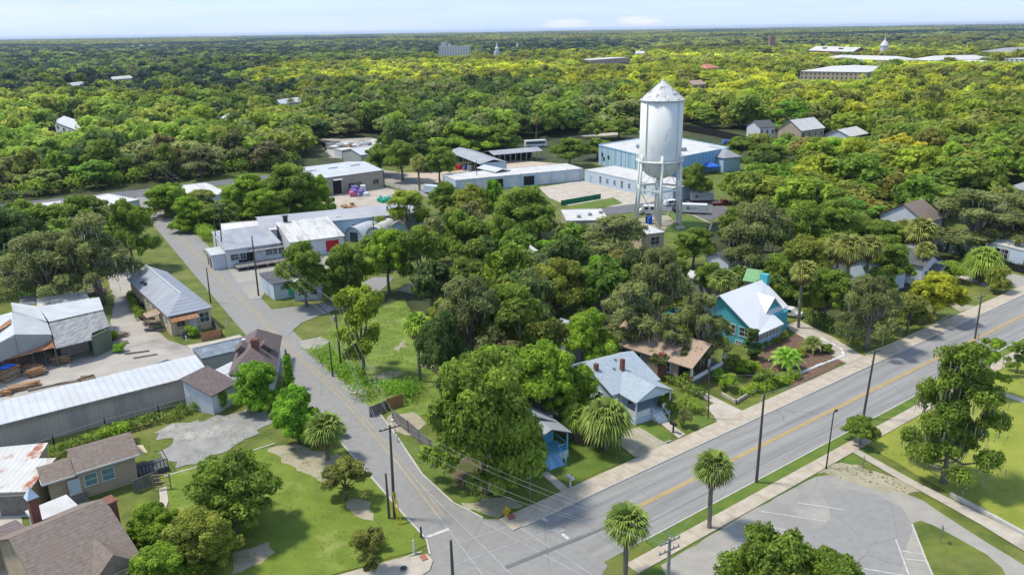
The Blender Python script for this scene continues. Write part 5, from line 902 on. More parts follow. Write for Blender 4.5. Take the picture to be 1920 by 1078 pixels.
for a in (
 ('full',900,926,642,112,'g','large leafy oak with a pale forked trunk on the street corner lawn'),
 ('oak',935,800,645,85,'b','bright green oak right behind the large corner oak'),
 ('oak',1020,800,640,78,'b','bright green oak spreading between the corner oak and light blue house'),
 ('full',1085,790,682,48,'b','leafy green tree leaning toward the roof of the light blue house'),
 ('oak',835,745,580,58,'d','dark oak standing at the edge of the vacant lot behind the palm'),
 ('moss',885,690,512,78,'m','mossy oak with grey tufts left of centre in the middle block'),
 ('oak',960,680,528,70,'g','dense round oak right of the grey tufted mossy oak'),
 ('sap',682,702,520,62,'l','light yellow green tree with one bare grey trunk in the vacant lot'),
 ('palm1',787,716,588,28,'b','tall thin cabbage palm standing in the vacant lot'),
 ('oak',730,548,425,54,'b','bright green oak with grey limbs left of the paved yard'),
 ('sap',792,556,412,54,'g','tree with pale branching trunks over the paved yard'),
 ('oak',575,575,452,56,'g','round dark green oak in front of the low white office'),
 ('full',650,562,452,42,'g','oak beside the round one in front of the arched huts'),
 ('oak',865,512,388,58,'g','spreading green oak behind the black gate of the paved yard'),
 ('oak',940,515,402,48,'g','green oak with a pale trunk right of the black gate'),
 ('oak',985,470,345,68,'g','big round oak directly in front of the courtyard storage row'),
 ('oak',885,430,342,42,'o','olive oak screening the left end of the storage row'),
 ('sap',765,440,350,52,'l','yellow green feathery tree at the right end of the long grey roof'),
 ('moss',1150,512,398,80,'m','grey green mossy oak below the white roofed service garage'),
 ('sap',1028,512,444,36,'v','small vivid green tree with a flat round top in the middle block'),
 ('oak',1048,612,482,68,'o','olive oak in the heart of the middle block'),
 ('oak',1125,575,478,50,'v','bright green tree just right of the olive oak in the middle block'),
 ('moss',1180,672,520,72,'m','tall mossy oak with a thick pale trunk beside the tan bungalow'),
 ('moss',1235,622,458,62,'m','mossy grey green oak rising behind the tan bungalow'),
 ('moss',1315,697,538,56,'m','thin mossy oak hanging over the porch of the tan bungalow'),
 ('oak',1105,700,575,58,'b','bright leafy tree over the dark hollow behind the light blue house'),
 ('palmbush',1135,843,738,52,'p','wide bushy cabbage palm clump beside the sandy driveway'),
 ('palm0',1080,822,762,30,'g','short young palm left of the wide palm clump'),
 ('palm0',1330,990,850,37,'p','tall cabbage palm between the road and the parking lot sidewalk'),
 ('palm0',1172,1085,952,43,'p','cabbage palm at the bottom edge beside the sidewalk'),
 ('ragged',1768,905,642,66,'g','tall ragged cedar draped with grey moss on the right lawn'),
 ('oak',1612,834,778,30,'g','small round tree beside the street sidewalk junction'),
 ('tall',1838,742,636,30,'b','small upright tree at the right end of the street sidewalk'),
 ('full',1440,1180,988,98,'g','large green treetop at the bottom edge in front of the parking lot'),
 ('full',1545,1190,1030,66,'g','lower treetop at the bottom edge right of the large one'),
 ('full',440,1000,850,92,'g','large rounded oak on the bright lawn beside the brown roofed house'),
 ('full',378,1070,955,66,'o','olive tree in front of the large rounded lawn oak'),
 ('full',292,1030,945,52,'b','bright green tree touching the chimney end of the brown roofed house'),
 ('full',312,1115,1020,56,'b','bright green tree at the bottom edge below the olive tree'),
 ('full',560,832,722,50,'v','bright green round tree on the street edge above the lawn'),
 ('palm0',615,862,778,37,'p','shaggy cabbage palm beside the bright round tree at the street'),
 ('sap',650,938,858,55,'k','wispy olive tree on the lawn left of the tall street pole'),
 ('full',488,768,675,44,'v','bright green tree hugging the plum roofed house'),
 ('sap',692,1072,985,42,'k','pale sparse sapling on the lawn near the bottom sidewalk'),
 ('moss',190,570,388,70,'m','broad mossy oak beside the dirt yard track'),
 ('moss',105,585,430,78,'m','shadowy mossy oak behind the lumber shed'),
 ('oak',252,505,368,44,'g','green oak leaning to the side street above the cream house'),
 ('oak',160,470,365,60,'g','green oak behind the broad mossy oak at the yard track'),
 ('oak',25,540,385,70,'d','dark oak at the left edge behind the lumber yard'),
 ('oak',60,470,370,50,'g','oak at far left just below the cross street'),
 ('full',312,408,343,36,'b','bushy tree at the corner of the side and cross streets'),
 ('full',358,432,365,36,'b','leafy tree below the street corner tree right of the side street'),
 ('full',400,430,380,36,'g','low leafy tree left of the long grey warehouse end'),
 ('oak',470,402,325,42,'b','green tree in the thicket left of the tan warehouse'),
 ('oak',545,405,303,54,'g','tall full tree in front of the tan warehouse corner'),
 ('full',600,402,325,30,'b','small full tree touching the tan warehouse wall'),
 ('full',500,415,350,40,'b','bright tree behind the long grey warehouse'),
 ('full',555,400,345,36,'g','low tree between the long and tan warehouses'),
 ('palm1',787,358,292,17,'k','yellowish cabbage palm with two leaning stems beside the back lane'),
 ('oak',755,340,262,44,'g','grey green tree behind the yellowish back lane palm'),
 ('oak',825,345,272,38,'g','tree left of the open shed with the blue bins'),
 ('oak',868,296,226,60,'b','broad rounded tree behind the open shed with the blue bins'),
 ('oak',938,292,232,44,'g','dark green tree left of the parked bus'),
 ('oak',1068,312,257,42,'g','round shade tree at the end of the sandy yard'),
 ('oak',1120,300,258,32,'g','tree between the round shade tree and the blue building'),
 ('palm1',1005,262,219,10,'k','lone slim palm in front of the dark woods left of the tower'),
 ('oak',925,425,333,22,'v','small bright tree against the storage row wall'),
 ('oak',1300,378,303,32,'g','dark tree growing against the blue building wall'),
 ('oak',1300,505,425,46,'g','tree standing below the tower lawn'),
 ('moss',1420,515,372,78,'m','huge mossy oak filling the space right of the tower lot'),
 ('oak',1490,505,378,66,'g','large oak right of the huge mossy one'),
 ('oak',1560,480,372,60,'g','large oak two crowns right of the tower lot'),
 ('palm1',1497,615,490,24,'k','tall straight palm with a skirt of dead fronds beside the turquoise house drive'),
 ('palm1',1350,610,506,26,'p','palm at the left side of the turquoise house'),
 ('palm1',1580,590,443,28,'k','tallest of the cluster of street palms'),
 ('palm1',1560,575,440,24,'k','slightly shorter palm left in the cluster of street palms'),
 ('palm1',1617,560,443,24,'k','palm at the right of the cluster of street palms'),
 ('oak',1500,560,440,58,'o','yellow olive oak behind the tall straight palm'),
 ('oak',1545,610,500,52,'g','dark oak shading the drive right of the turquoise house'),
 ('moss',1625,655,512,60,'m','mossy oak hanging over the street sidewalk'),
 ('oak',1655,540,440,52,'g','round green oak behind the mossy sidewalk oak'),
 ('oak',1750,602,508,48,'y','bright yellow tree in the front yard right of the mossy oak'),
 ('sap',1700,625,545,42,'k','olive tree between the mossy sidewalk oak and yellow tree'),
 ('palm1',1718,492,410,26,'k','yellow palm in front of the tall white house'),
 ('palm1',1690,480,414,22,'k','palm left of the yellow palm at the tall white house'),
 ('palm1',1727,530,455,18,'k','lower palm touching the charcoal cottage roof'),
 ('moss',1825,475,350,86,'m','giant spreading mossy oak in front of the white industrial building'),
 ('moss',1905,470,355,60,'m','mossy oak cut by the right edge above the white building'),
 ('palmbush',1838,530,458,32,'g','big bushy palm on the lawn before the white industrial building'),
 ('bush',1866,548,494,24,'o','reddish green rounded bush beside the blue yard sign'),
 ('bush',1775,528,490,26,'b','green bush at the porch of the blue trimmed cottage'),
 ('tall',1905,700,640,24,'g','young tree cut by the right edge above the open field'),
 ('palm0',1385,545,500,20,'p','short palm left of the green roof'),
 ('full', 330, 395, 340, 24, 'b', 'bushy tree filling the corner just above the side street end'),
 ('full', 385, 405, 352, 30, 'o', 'olive bushy tree between the street corner and white roofed row'),
 ('full', 425, 425, 372, 30, 'g', 'bushy green tree beyond the loading dock building'),
 ('full', 445, 408, 345, 28, 'b', 'fresh green tree right of the white gabled house'),
 ('oak', 715, 330, 268, 34, 'g', 'tree right of the scrapyard shed'),
 ('oak', 790, 320, 262, 34, 'd', 'dark tree between scrapyard and open shed'),
 ('oak', 735, 300, 245, 30, 'g', 'tree in the wood edge above the scrapyard shed'),
 ('full', 770, 405, 358, 28, 'o', 'olive bush tree at the tan yard end by the back lane'),
 ('full', 835, 400, 340, 32, 'g', 'bushy tree at the left end of the storage row'),
 ('oak', 700, 500, 440, 40, 'g', 'oak right of the arched huts'),
 ('full', 835, 640, 560, 42, 'o', 'olive bushy tree left of the grey tufted mossy oak'),
 ('full', 1255, 560, 480, 40, 'g', 'leafy tree left of the long low white roofed building'),
 ('oak', 1282, 680, 585, 40, 'o', 'olive oak whose crown covers the middle of the bungalow roof'),
 ('moss', 1255, 700, 580, 46, 'm', 'mossy oak draping the bungalow roof from the left'),
 ('full', 1210, 600, 530, 45, 'b', 'bright tree between the tall mossy oaks'),
 ('full', 1000, 880, 790, 26, 'g', 'leafy shrub tree against the left side of the blue porch house'),
 ('full', 1378, 455, 384, 34, 'g', 'round dark tree nearest the tower lot on its right'),
 ('oak', 1432, 345, 285, 36, 'd', 'dark oak beyond the grey hip annex'),
 ('oak', 1440, 330, 268, 44, 'g', 'green oak in front of the house with dark roof'),
 ('oak', 1385, 300, 255, 34, 'g', 'oak beside the blue tarped car'),
 ('oak', 1320, 240, 205, 36, 'g', 'oak along the far street right of the tower'),
 ('oak', 1385, 238, 206, 34, 'g', 'oak along the far street further right of the tower'),
 ('oak', 1160, 262, 222, 36, 'g', 'oak along the far street left of the tower'),
 ('oak', 1250, 236, 200, 30, 'd', 'dark oak behind the tower tank'),
 ('tall', 1480, 262, 190, 40, 'v', 'vivid bright green tall tree before the pale gabled house'),
 ('full', 1650, 480, 410, 48, 'g', 'leafy crown left of the tall white house'),
 ('full', 1600, 470, 400, 46, 'o', 'olive crown behind the cluster of street palms'),
 ('oak', 1700, 600, 560, 34, 'g', 'small oak beneath the olive street tree'),
 ('full', 1640, 560, 505, 38, 'g', 'leafy tree behind the mossy sidewalk oak'),
 ('full', 1470, 560, 470, 44, 'g', 'leafy tree right behind the green roof'),
 ('oak', 1330, 560, 490, 34, 'g', 'leafy tree behind the turquoise house palm'),
 ('cone',1408,674,620,19,'d','dense dark cone shaped shrub at the turquoise house corner'),
 ('date0',1473,692,636,36,'v','large arching feather palm in the mulch garden'),
 ('date0',1522,660,620,24,'p','smaller golden feather palm near the driveway of the turquoise house'),
):
    t_ = T_(*a)
    if 'pale forked trunk' in a[-1]: t_.rotation_euler.z += 2.5; t_.location.x += .6
def hedge(name, label, pts, w, h, col, n=5, size=.22, cat='hedge', dens=60, group=None):
    """a clipped or wild run of shrubbery along a line of photo points"""
    pp = [P(*p) for p in pts]; c = []
    for i in range(len(pp)-1):
        d = (pp[i+1]-pp[i]); k = max(2, int(d.length/(w*.45)))
        for j in range(k): q = pp[i]+d*(j+rng.random()*.5)/k; c.append((q.x+rng.normal()*w*.12, q.y+rng.normal()*w*.12, h*rng.uniform(.35, .62)))
    c = np.array(c); o0 = c[0].copy(); o0[2] = 0; vs, fs, ti = leaves(c-o0, np.full(len(c), max(w, h)*.5)*rng.uniform(.8, 1.15, len(c)), dens, size, flat=h/max(w, h)); me = npmesh(name, vs, fs, ti, M_leaf)
    o = bpy.data.objects.new(name, me); C.objects.link(o); o.location = o0; o.color = (*COL[col], 1); tag(o, label, cat, group); return o
hedge('ivy_bank', 'long overgrown ivy bank along the chain link fence by the long shed', [(90,860),(200,818),(300,792),(395,762)], 2.0, 1.5, 'g', dens=110, cat='ivy')
hedge('weed_strip', 'ragged weeds growing against the windowless shed wall', [(30,838),(110,815),(200,790),(300,765),(385,745)], .8, .9, 'o', dens=70, cat='weeds')
hedge('weeds', 'rank green weeds along the pole line in the vacant lot', [(600,665),(640,700),(680,735)], 4.5, 1.3, 'v', dens=260, cat='weeds')
hedge('bramble', 'bright bramble thicket between the vacant lot and wooden fence', [(690,745),(730,735),(780,735),(760,755)], 4, 1.8, 'v', dens=260, cat='bramble')
hedge('hedge', 'low hedge below the porch windows of the turquoise house', [(1425,655),(1475,632)], 1.2, 1.1, 'o')
hedge('hedge', 'dark hedge lining the left side of the driveway wall', [(1520,600),(1560,622),(1600,645)], 2.5, 2.2, 'd', dens=150)
hedge('hedge', 'deep green shrubs beneath the mossy sidewalk oak', [(1600,640),(1640,640),(1665,620)], 3, 2.4, 'd', dens=160)
hedge('garden_planting', 'long bed of mixed green shrubs along the front sidewalk garden', [(1400,742),(1440,730),(1480,712),(1500,700)], 2.4, 1.3, 'b', dens=180, cat='planting')
hedge('garden_planting', 'shrubbery between the tan bungalow and its garden path', [(1255,712),(1290,735),(1320,752)], 2.6, 1.6, 'g', dens=180, cat='planting')
hedge('shrubbery', 'leafy shrubs at the right flank of the light blue house', [(1250,770),(1290,765),(1320,785)], 2.6, 1.9, 'g', dens=200, cat='shrubs')
hedge('dark_hedge', 'long clipped dark hedge before the white industrial building', [(1790,478),(1850,492),(1935,512)], 2.2, 1.8, 'd', dens=140)
hedge('woodland_edge', 'continuous green thicket along the far side of the cross street', [(0,381),(80,369),(160,357),(240,346),(330,338),(430,327),(560,314)], 7, 6, 'b', size=.45, dens=150, cat='thicket')
hedge('thicket', 'low thicket filling the verge right of the side street', [(345,395),(372,425),(392,455)], 4, 3, 'b', size=.35, dens=170, cat='thicket')
hedge('thicket', 'undergrowth behind the long grey warehouse', [(430,405),(490,400),(560,392),(620,385)], 4.5, 3.2, 'b', size=.4, dens=150, cat='thicket')
hedge('thicket', 'green scrub at the left edge of the lumber yard', [(0,560),(40,555),(90,560)], 5, 2.2, 'v', size=.3, dens=170, cat='thicket')
hedge('thicket', 'weeds and ferns along the left wall of the cream house', [(246,555),(256,585),(268,600)], 1.6, 1.4, 'g', dens=120, cat='thicket')
hedge('thicket', 'dim undergrowth beneath the middle block oaks', [(820,560),(900,560),(980,560),(1060,640),(1120,680)], 7, 3, 'g', size=.4, dens=220, cat='thicket')
hedge('thicket', 'dark undergrowth behind the turquoise and green roofed houses', [(1440,520),(1500,520),(1560,560),(1620,590)], 6, 3.5, 'd', size=.4, dens=220, cat='thicket')
for a in (('bush',1395,700,672,22,'b','leafy shrub just left of the cone shrub'), ('bush',1362,730,700,20,'b','bright shrub near the bungalow garden path'), ('bush',1372,692,660,18,'o','olive shrub at the turquoise house foundation'), ('bush',1430,722,690,22,'g','dark shrub at the centre of the mulch garden front'), ('bush',1345,712,690,15,'v','small vivid shrub beside the bungalow porch'), ('bush',1415,700,678,14,'l','pale green shrub below the cone shrub'), ('bush',1290,722,690,20,'g','blue green shrub at the bungalow porch steps'), ('bush',1550,662,645,13,'g','low round shrub by the white stone edging'), ('bush',1500,668,650,13,'l','light shrub between the two feather palms'), ('bush',1532,580,560,13,'b','shrub by the base of the tall straight palm'),
  ('bush',1250,772,735,22,'g','round green bush at the right rail of the light blue porch'), ('bush',1282,800,762,16,'m','pale flowering bush on the light blue house lawn'), ('bush',1262,690,672,14,'g','shrub in shade beside the bungalow wall'), ('bush',1018,868,845,9,'v','small vivid shrub at the blue porch steps'), ('bush',640,818,795,16,'l','weedy bush beside the pole guy at the street edge'), ('bush',222,830,790,28,'b','bright bush behind the beige cottage roof'), ('bush',418,768,728,13,'g','leafy vine bush at the white cottage wall'), ('bush',385,668,650,10,'g','small bush near the orange board fence'), ('bush',362,632,608,16,'b','green bush in front of the cream house porch'), ('bush',212,640,618,13,'b','shrub at the corner of the tin roofed lean-to'), ('bush',225,660,642,14,'v','bright clump on the yard island beside the lean-to'), ('bush',700,1030,1000,24,'k','pale sprawling weed clump on the lawn'), ('bush',1300,700,676,13,'b','bright bush left of the bungalow porch'), ('bush',1355,650,632,13,'g','bush at the turquoise house left wall foot'), ('bush',1590,560,530,22,'d','dark shrub under the street palms'), ('bush',245,700,676,0.1,'g','x')):
    if a[-1] != 'x': T_(*a)
# ---- the woods: nearest trees as things, the rest as one mass
def inpoly(x, y, poly):
    c = False; n = len(poly)
    for i in range(n):
        (x1, y1), (x2, y2) = poly[i], poly[i-1]
        if (y1 > y) != (y2 > y) and x < (x2-x1)*(y-y1)/(y2-y1)+x1: c = not c
    return c
WOOD = [(-400,412),(0,379),(150,360),(250,349),(330,341),(440,328),(560,314),(600,262),(720,256),(760,320),(850,312),(905,284),(1000,262),(1060,262),(1140,262),(1180,246),(1290,242),(1395,262),(1402,330),(1345,345),(1350,430),(1450,520),(1540,580),(1610,610),(1660,560),(1700,505),(1710,440),(1780,420),(1900,420),(2300,440),(2300,20),(-400,20)]
BLOCK = [(820,470),(1000,430),(1190,450),(1260,470),(1290,560),(1220,640),(1150,690),(1080,760),(860,760),(800,700),(800,560)]
LEFTW = [(-300,600),(-60,520),(0,500),(60,470),(20,420),(240,395),(262,420),(262,460),(230,480),(150,540),(40,560),(-300,640)]
CLEAR = [[(600,300),(600,258),(735,262),(745,290),(720,315)], [(1275,232),(1415,250),(1410,272),(1280,250)], [(1050,252),(1235,238),(1235,252),(1060,264)], [(1590,40),(1590,41),(1591,41)]]
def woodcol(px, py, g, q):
    """leaf colours by district of the town: sunlit belts painted in as yellow green, dark hammock between them"""
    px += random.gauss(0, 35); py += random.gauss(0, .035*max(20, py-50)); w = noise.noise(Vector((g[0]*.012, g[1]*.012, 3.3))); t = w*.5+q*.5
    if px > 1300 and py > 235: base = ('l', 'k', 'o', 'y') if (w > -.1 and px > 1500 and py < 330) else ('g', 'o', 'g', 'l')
    elif 500+60*w < px < 1300 and 114+max(0, (900-px)*.06)+8*w < py < 180+30*w: base = ('y', 'y', 'l', 'k')  # sun through cloud gaps, painted into the leaf colour as a yellow belt
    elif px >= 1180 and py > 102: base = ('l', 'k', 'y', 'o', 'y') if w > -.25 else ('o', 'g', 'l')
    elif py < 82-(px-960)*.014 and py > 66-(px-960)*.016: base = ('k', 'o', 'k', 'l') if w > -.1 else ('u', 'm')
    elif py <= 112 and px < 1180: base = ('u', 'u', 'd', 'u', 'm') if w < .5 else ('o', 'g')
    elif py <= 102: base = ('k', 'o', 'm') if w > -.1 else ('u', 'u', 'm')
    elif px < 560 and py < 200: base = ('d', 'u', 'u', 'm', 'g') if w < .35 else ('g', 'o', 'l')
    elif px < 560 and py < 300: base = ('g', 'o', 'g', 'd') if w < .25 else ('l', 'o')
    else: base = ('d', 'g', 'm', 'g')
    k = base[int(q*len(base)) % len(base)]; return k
def clearview(g, r, h):
    """may the crown stand here without hiding something the photo shows? returns the height allowed"""
    bx, by, f = Q(g.x, g.y, 0); d = g.length; rp = r*F/f
    for x0, y0, x1, y1, dist in VIS:
        if d < dist+10 and bx+rp > x0 and bx-rp < x1 and by > y0:
            lim = hgt(bx, by, y1) if by > y1+1 else 0
            if lim < 4.5: return 0
            h = min(h, lim)
    return h
cand = []
def scatter(poly, step, dmin, dmax, rng_r, rng_h):
    for gy in np.arange(dmin, dmax, step):
        hwid = gy*.72+60
        for gx in np.arange(-hwid, hwid, step):
            x, y = gx+random.uniform(-.42, .42)*step, gy+random.uniform(-.42, .42)*step; px, py, f = Q(x, y, 0)
            if px < -160 or px > 2080 or not inpoly(px, py, poly): continue
            if any(inpoly(px, py, c) for c in CLEAR): continue
            r, h = random.uniform(*rng_r), random.uniform(*rng_h); g = Vector((x, y, 0))
            if any((x-a)**2+(y-b)**2 < (c+r*.55)**2 for a, b, c in EXC): continue
            if any((x-a)**2+(y-b)**2 < (.62*(c+r))**2 for a, b, c in TREES): continue
            hh_ = clearview(g, r, h)
            if not hh_: continue
            if hh_ < h: r *= max(.5, hh_/h)
            cand.append((g.length, x, y, r, hh_, px, py, random.random()))
for pl in (BLOCK, LEFTW): scatter(pl, 7.5, 60, 300, (3.6, 5.6), (9, 13))
scatter(WOOD, 10.8, 110, 620, (5.0, 10.2), (8.5, 16.5))
cand.sort(); NIND = 300-sum(1 for t in TREES); 
def where(px, py, g):
    if inpoly(px, py, BLOCK): return 'in the middle block between the two streets'
    if inpoly(px, py, LEFTW): return 'behind the lumber yard left of the side street'
    if px > 1380 and py > 330: return 'among the houses right of the tower lot'
    if px > 1380: return 'in the right hand woods beyond the house gardens'
    if px > 1130: return 'in the woods right behind the blue building'
    if px > 830: return 'in the woods behind the carport and courtyard'
    if px > 580: return 'in the woods behind the tan warehouse'
    if px > 300: return 'beyond the cross street left of the tan warehouse'
    return 'beyond the cross street at the far left'
ADJ = dict(g='mid green', b='fresh green', d='very dark green', m='grey green mossy', o='olive green', l='light green', y='yellow green', v='vivid green', u='bluish dark green', p='palm green', k='straw green')
used = {}; rest = []; nind = 0
for c in cand:
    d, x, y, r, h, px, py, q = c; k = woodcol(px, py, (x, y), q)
    if nind < NIND and d < 520:
        nind += 1; sz = 'broad' if r > 7.2 else 'narrow' if r < 5.2 else 'rounded'; tl = 'tall' if h > 12.8 else 'low' if h < 9.5 else 'middling'
        pal = q > .93 and r < 7
        lab = '%s %s %s %s %s' % (tl, sz, ADJ[k], 'palm' if pal else 'tree', where(px, py, (x, y)))
        lum = 1+.55*noise.noise(Vector((x*.009, y*.009, 1.7))); col = tuple(v*lum*random.uniform(.85, 1.15) for v in COL[k])
        if pal: make_palm('palmfar', 'palm_tree', lab, Vector((x, y, 0)), min(h, 11)-1, 2.4, COL['k'], lab)
        else:
            kk = 'midm' if k == 'm' else ('midt' if r < 4.6 else 'mid%d' % (nind % 4)); make_tree(kk, 'mossy_oak' if k == 'm' else 'tall_tree' if kk == 'midt' else 'oak_tree', lab, 'tree', Vector((x, y, 0)), r/KIT[kk][4]*1.18, h/KIT[kk][3], col, None, lab)
    else: rest.append((x, y, r, h, k, 0 if q < .93 else 1))
print('individual', nind, 'explicit', len(TREES), 'cand', len(cand), 'rest', len(rest))
for (d0, d1, st, rr) in ((620, 1500, 13.5, (6.5, 12.5)), (1500, 3200, 22, (10, 19))):
    for gy in np.arange(d0, d1, st):
        hw_ = gy*.68+40
        for gx in np.arange(-hw_, hw_, st):
            x, y = gx+random.uniform(-.45, .45)*st, gy+random.uniform(-.45, .45)*st; px, py, f = Q(x, y, 0); r = random.uniform(*rr); h = random.uniform(8, 17)*(1 if d0 < 1000 else 1.1)+4*noise.noise(Vector((x*.004, y*.004, 0)))
            if px < -40 or px > 1960: continue
            if any((x-a)**2+(y-b)**2 < (c+r*.6)**2 for a, b, c in EXC): continue
            h = clearview(Vector((x, y, 0)), r, h)
            if not h: continue
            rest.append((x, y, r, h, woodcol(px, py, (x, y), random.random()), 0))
# beyond that, the crowns merge into patches that reach the horizon
patches = []
for gy in list(np.arange(3200, 7000, 110))+list(np.arange(7000, 15500, 260)):
    st = 110 if gy < 7000 else 260; hw_ = gy*.67+100
    for gx in np.arange(-hw_, hw_, st):
        x, y = gx+random.uniform(-.3, .3)*st, gy+random.uniform(-.3, .3)*st; px, py, f = Q(x, y, 0); w = noise.noise(Vector((x*.0006, y*.0011, 7.))); k = 'k' if w > .12 else 'o' if w > -.02 else 'u'
        if any((x-a)**2+(y-b)**2 < (c+90)**2 for a, b, c in EXC): continue
        patches.append((x, y, st*.62/60, random.uniform(.7, 1.7)+max(0, w)*.6, k, 2))
print('far', len(rest), len(patches))
def woods():
    fc = bpy.data.collections.new('far_crowns')
    def src(nm, me): o = bpy.data.objects.new(nm, me); fc.objects.link(o); return o
    for i in range(3): m2 = KIT['far%d' % i][0].copy(); m2.materials.clear(); m2.materials.append(M_far); src('a_crown_%d' % i, m2)
    m2 = KIT['palmfar'][0].copy(); m2.materials.clear(); m2.materials.append(M_far); src('b_palm', m2)
    for j in range(2):      # a 120 m patch of merged canopy
        n = 190; c = np.stack([rng.uniform(-62, 62, n), rng.uniform(-62, 62, n), rng.uniform(5, 9.5, n)], 1); vs, fs, ti = leaves(c, rng.uniform(6, 9.5, n), 16, 4.6, flat=.62); src('c_patch_%d' % j, npmesh('patch', vs, fs, ti, M_far))
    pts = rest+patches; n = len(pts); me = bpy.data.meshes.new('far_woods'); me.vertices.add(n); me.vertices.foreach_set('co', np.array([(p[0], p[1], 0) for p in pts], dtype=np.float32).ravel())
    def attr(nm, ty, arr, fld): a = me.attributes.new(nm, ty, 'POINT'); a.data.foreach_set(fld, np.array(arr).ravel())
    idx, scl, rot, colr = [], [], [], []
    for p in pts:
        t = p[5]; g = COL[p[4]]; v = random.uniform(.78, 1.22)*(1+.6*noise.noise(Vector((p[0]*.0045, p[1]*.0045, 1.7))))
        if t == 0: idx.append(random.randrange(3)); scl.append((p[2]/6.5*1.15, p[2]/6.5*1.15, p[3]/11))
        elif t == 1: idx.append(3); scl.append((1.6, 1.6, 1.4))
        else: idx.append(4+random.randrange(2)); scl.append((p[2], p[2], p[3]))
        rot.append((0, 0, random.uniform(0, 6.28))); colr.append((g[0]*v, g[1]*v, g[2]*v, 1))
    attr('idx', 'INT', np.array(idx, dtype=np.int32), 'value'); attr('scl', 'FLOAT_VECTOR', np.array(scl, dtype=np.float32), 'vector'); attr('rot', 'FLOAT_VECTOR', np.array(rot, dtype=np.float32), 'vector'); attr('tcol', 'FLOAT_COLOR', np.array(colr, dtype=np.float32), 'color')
    me.update(); o = bpy.data.objects.new('far_woods', me); C.objects.link(o); o['kind'] = 'stuff'; o['label'] = 'unbroken canopy of trees stretching from the town to the horizon'; o['category'] = 'woods'
    ng = bpy.data.node_groups.new('scatter_crowns', 'GeometryNodeTree'); ng.interface.new_socket('Geometry', in_out='INPUT', socket_type='NodeSocketGeometry'); ng.interface.new_socket('Geometry', in_out='OUTPUT', socket_type='NodeSocketGeometry')
    gi, go = ng.nodes.new('NodeGroupInput'), ng.nodes.new('NodeGroupOutput'); ci = ng.nodes.new('GeometryNodeCollectionInfo'); ci.inputs['Collection'].default_value = fc; ci.inputs['Separate Children'].default_value = True; ci.inputs['Reset Children'].default_value = True
    ip = ng.nodes.new('GeometryNodeInstanceOnPoints'); ip.inputs['Pick Instance'].default_value = True
    def na(nm, ty): a = ng.nodes.new('GeometryNodeInputNamedAttribute'); a.data_type = ty; a.inputs['Name'].default_value = nm; return a
    er = ng.nodes.new('FunctionNodeEulerToRotation'); l = ng.links.new
    l(gi.outputs[0], ip.inputs['Points']); l(ci.outputs[0], ip.inputs['Instance']); l(na('idx', 'INT').outputs[0], ip.inputs['Instance Index']); l(na('scl', 'FLOAT_VECTOR').outputs[0], ip.inputs['Scale']); l(na('rot', 'FLOAT_VECTOR').outputs[0], er.inputs[0]); l(er.outputs[0], ip.inputs['Rotation']); l(ip.outputs[0], go.inputs[0])
    md = o.modifiers.new('scatter', 'NODES'); md.node_group = ng
woods()
# ---------------------------------------------------------------- poles, wires, street furniture
POLES = {}
def pole(key, label, b, t, arm=1, rad=.15, m=None, trans=False, lamp=False, rise=1., cat='utility pole', az=None):
    g = P(*b); f = P(*b).length; h = hgt(*b, t[1])*rise; top = None; lo = (t[0]-b[0]); T = thing('utility_pole', label, cat, g, A0+R(85) if az is None else az)
    # lean so that the head comes where the photo has it
    k = Q(g.x, g.y, h)[0]; lean = (t[0]-k)*f/F; rz = T.rotation_euler.z; lx, ly = lean*math.cos(-rz), lean*math.sin(-rz)
    MB().tube([(0,0,-.1),(lx*.5,ly*.5,h*.5),(lx,ly,h)], [rad, rad*.85, rad*.62], 10).build('shaft', m or M_wood, T); pts = []
    if arm:
        for j in range(arm):
            z = h-.35-.9*j; mb = MB().beam((lx-.0,ly-1.15,z),(lx,ly+1.15,z),.1,.12); mb.build('crossarm', m or M_wood, T)
            for q in (-1.05,-.5,.5,1.05): MB().lathe([(.05,0),(.07,.06),(.04,.12),(.06,.16),(.03,.22)],(lx,ly+q,z+.06),8).build('insulator', M_galvp, T); pts.append(Vector((lx,ly+q,z+.28)))
    else: pts = [Vector((lx,ly,h))]*4
    pts.append(Vector((lx*.8, ly*.8, h*.78)))
    if trans: MB().lathe([(.22,0),(.26,.05),(.26,.75),(.2,.82),(.05,.84)],(lx*.85+.4,ly*.85,h*.78),12).build('transformer', M_galvp, T)
    if lamp:
        mb = MB().tube([(lx*.9,ly*.9,h*.92),(lx*.9+1.,ly*.9-.6,h*.97),(lx*.9+1.6,ly*.9-1.,h*.96)],.04,6); a = mb.build('lamp_arm', M_galvp, T); MB().lathe([(.05,0),(.2,-.08),(.22,-.2),(.1,-.26)][::-1],(lx*.9+1.7,ly*.9-1.05,h*.96+.1),10).build('lamp_head', M_galvp, a)
    M = Matrix.Translation(g) @ Matrix.Rotation(rz, 4, 'Z'); POLES[key] = [M @ p for p in pts]; return T
pole('a', 'tallest street pole with a lamp arm at the lawn corner, second pole from the intersection', (740,970), (731,797), 1, .17, lamp=True)
pole('b', 'short stub pole standing just left of the tall lamp arm pole', (730,972), (723,887), 0, .15)
pole('c', 'dark pole rising from the bottom edge in front of the intersection', (850,1100), (845,1012), 0, .17)
pole('e', 'wooden pole between the road and parking lot, nearest the palm', (1418,905), (1433,738), 0, .17, trans=False)
pole('f', 'wooden pole beyond the small round tree on the main street', (1618,785), (1641,655), 1, .16)
pole('g', 'farthest wooden pole on the main street near the right edge', (1828,635), (1841,553), 1, .15)
pole('h', 'bare slim pole beside the cream house roof', (395,568), (387,502), 0, .14)
pole('i', 'leaning dark pole beside the small white office trailer', (485,555), (472,443), 0, .17)
pole('j', 'wooden pole at the loading dock building corner, front one of two', (418,492), (410,383), 1, .15)
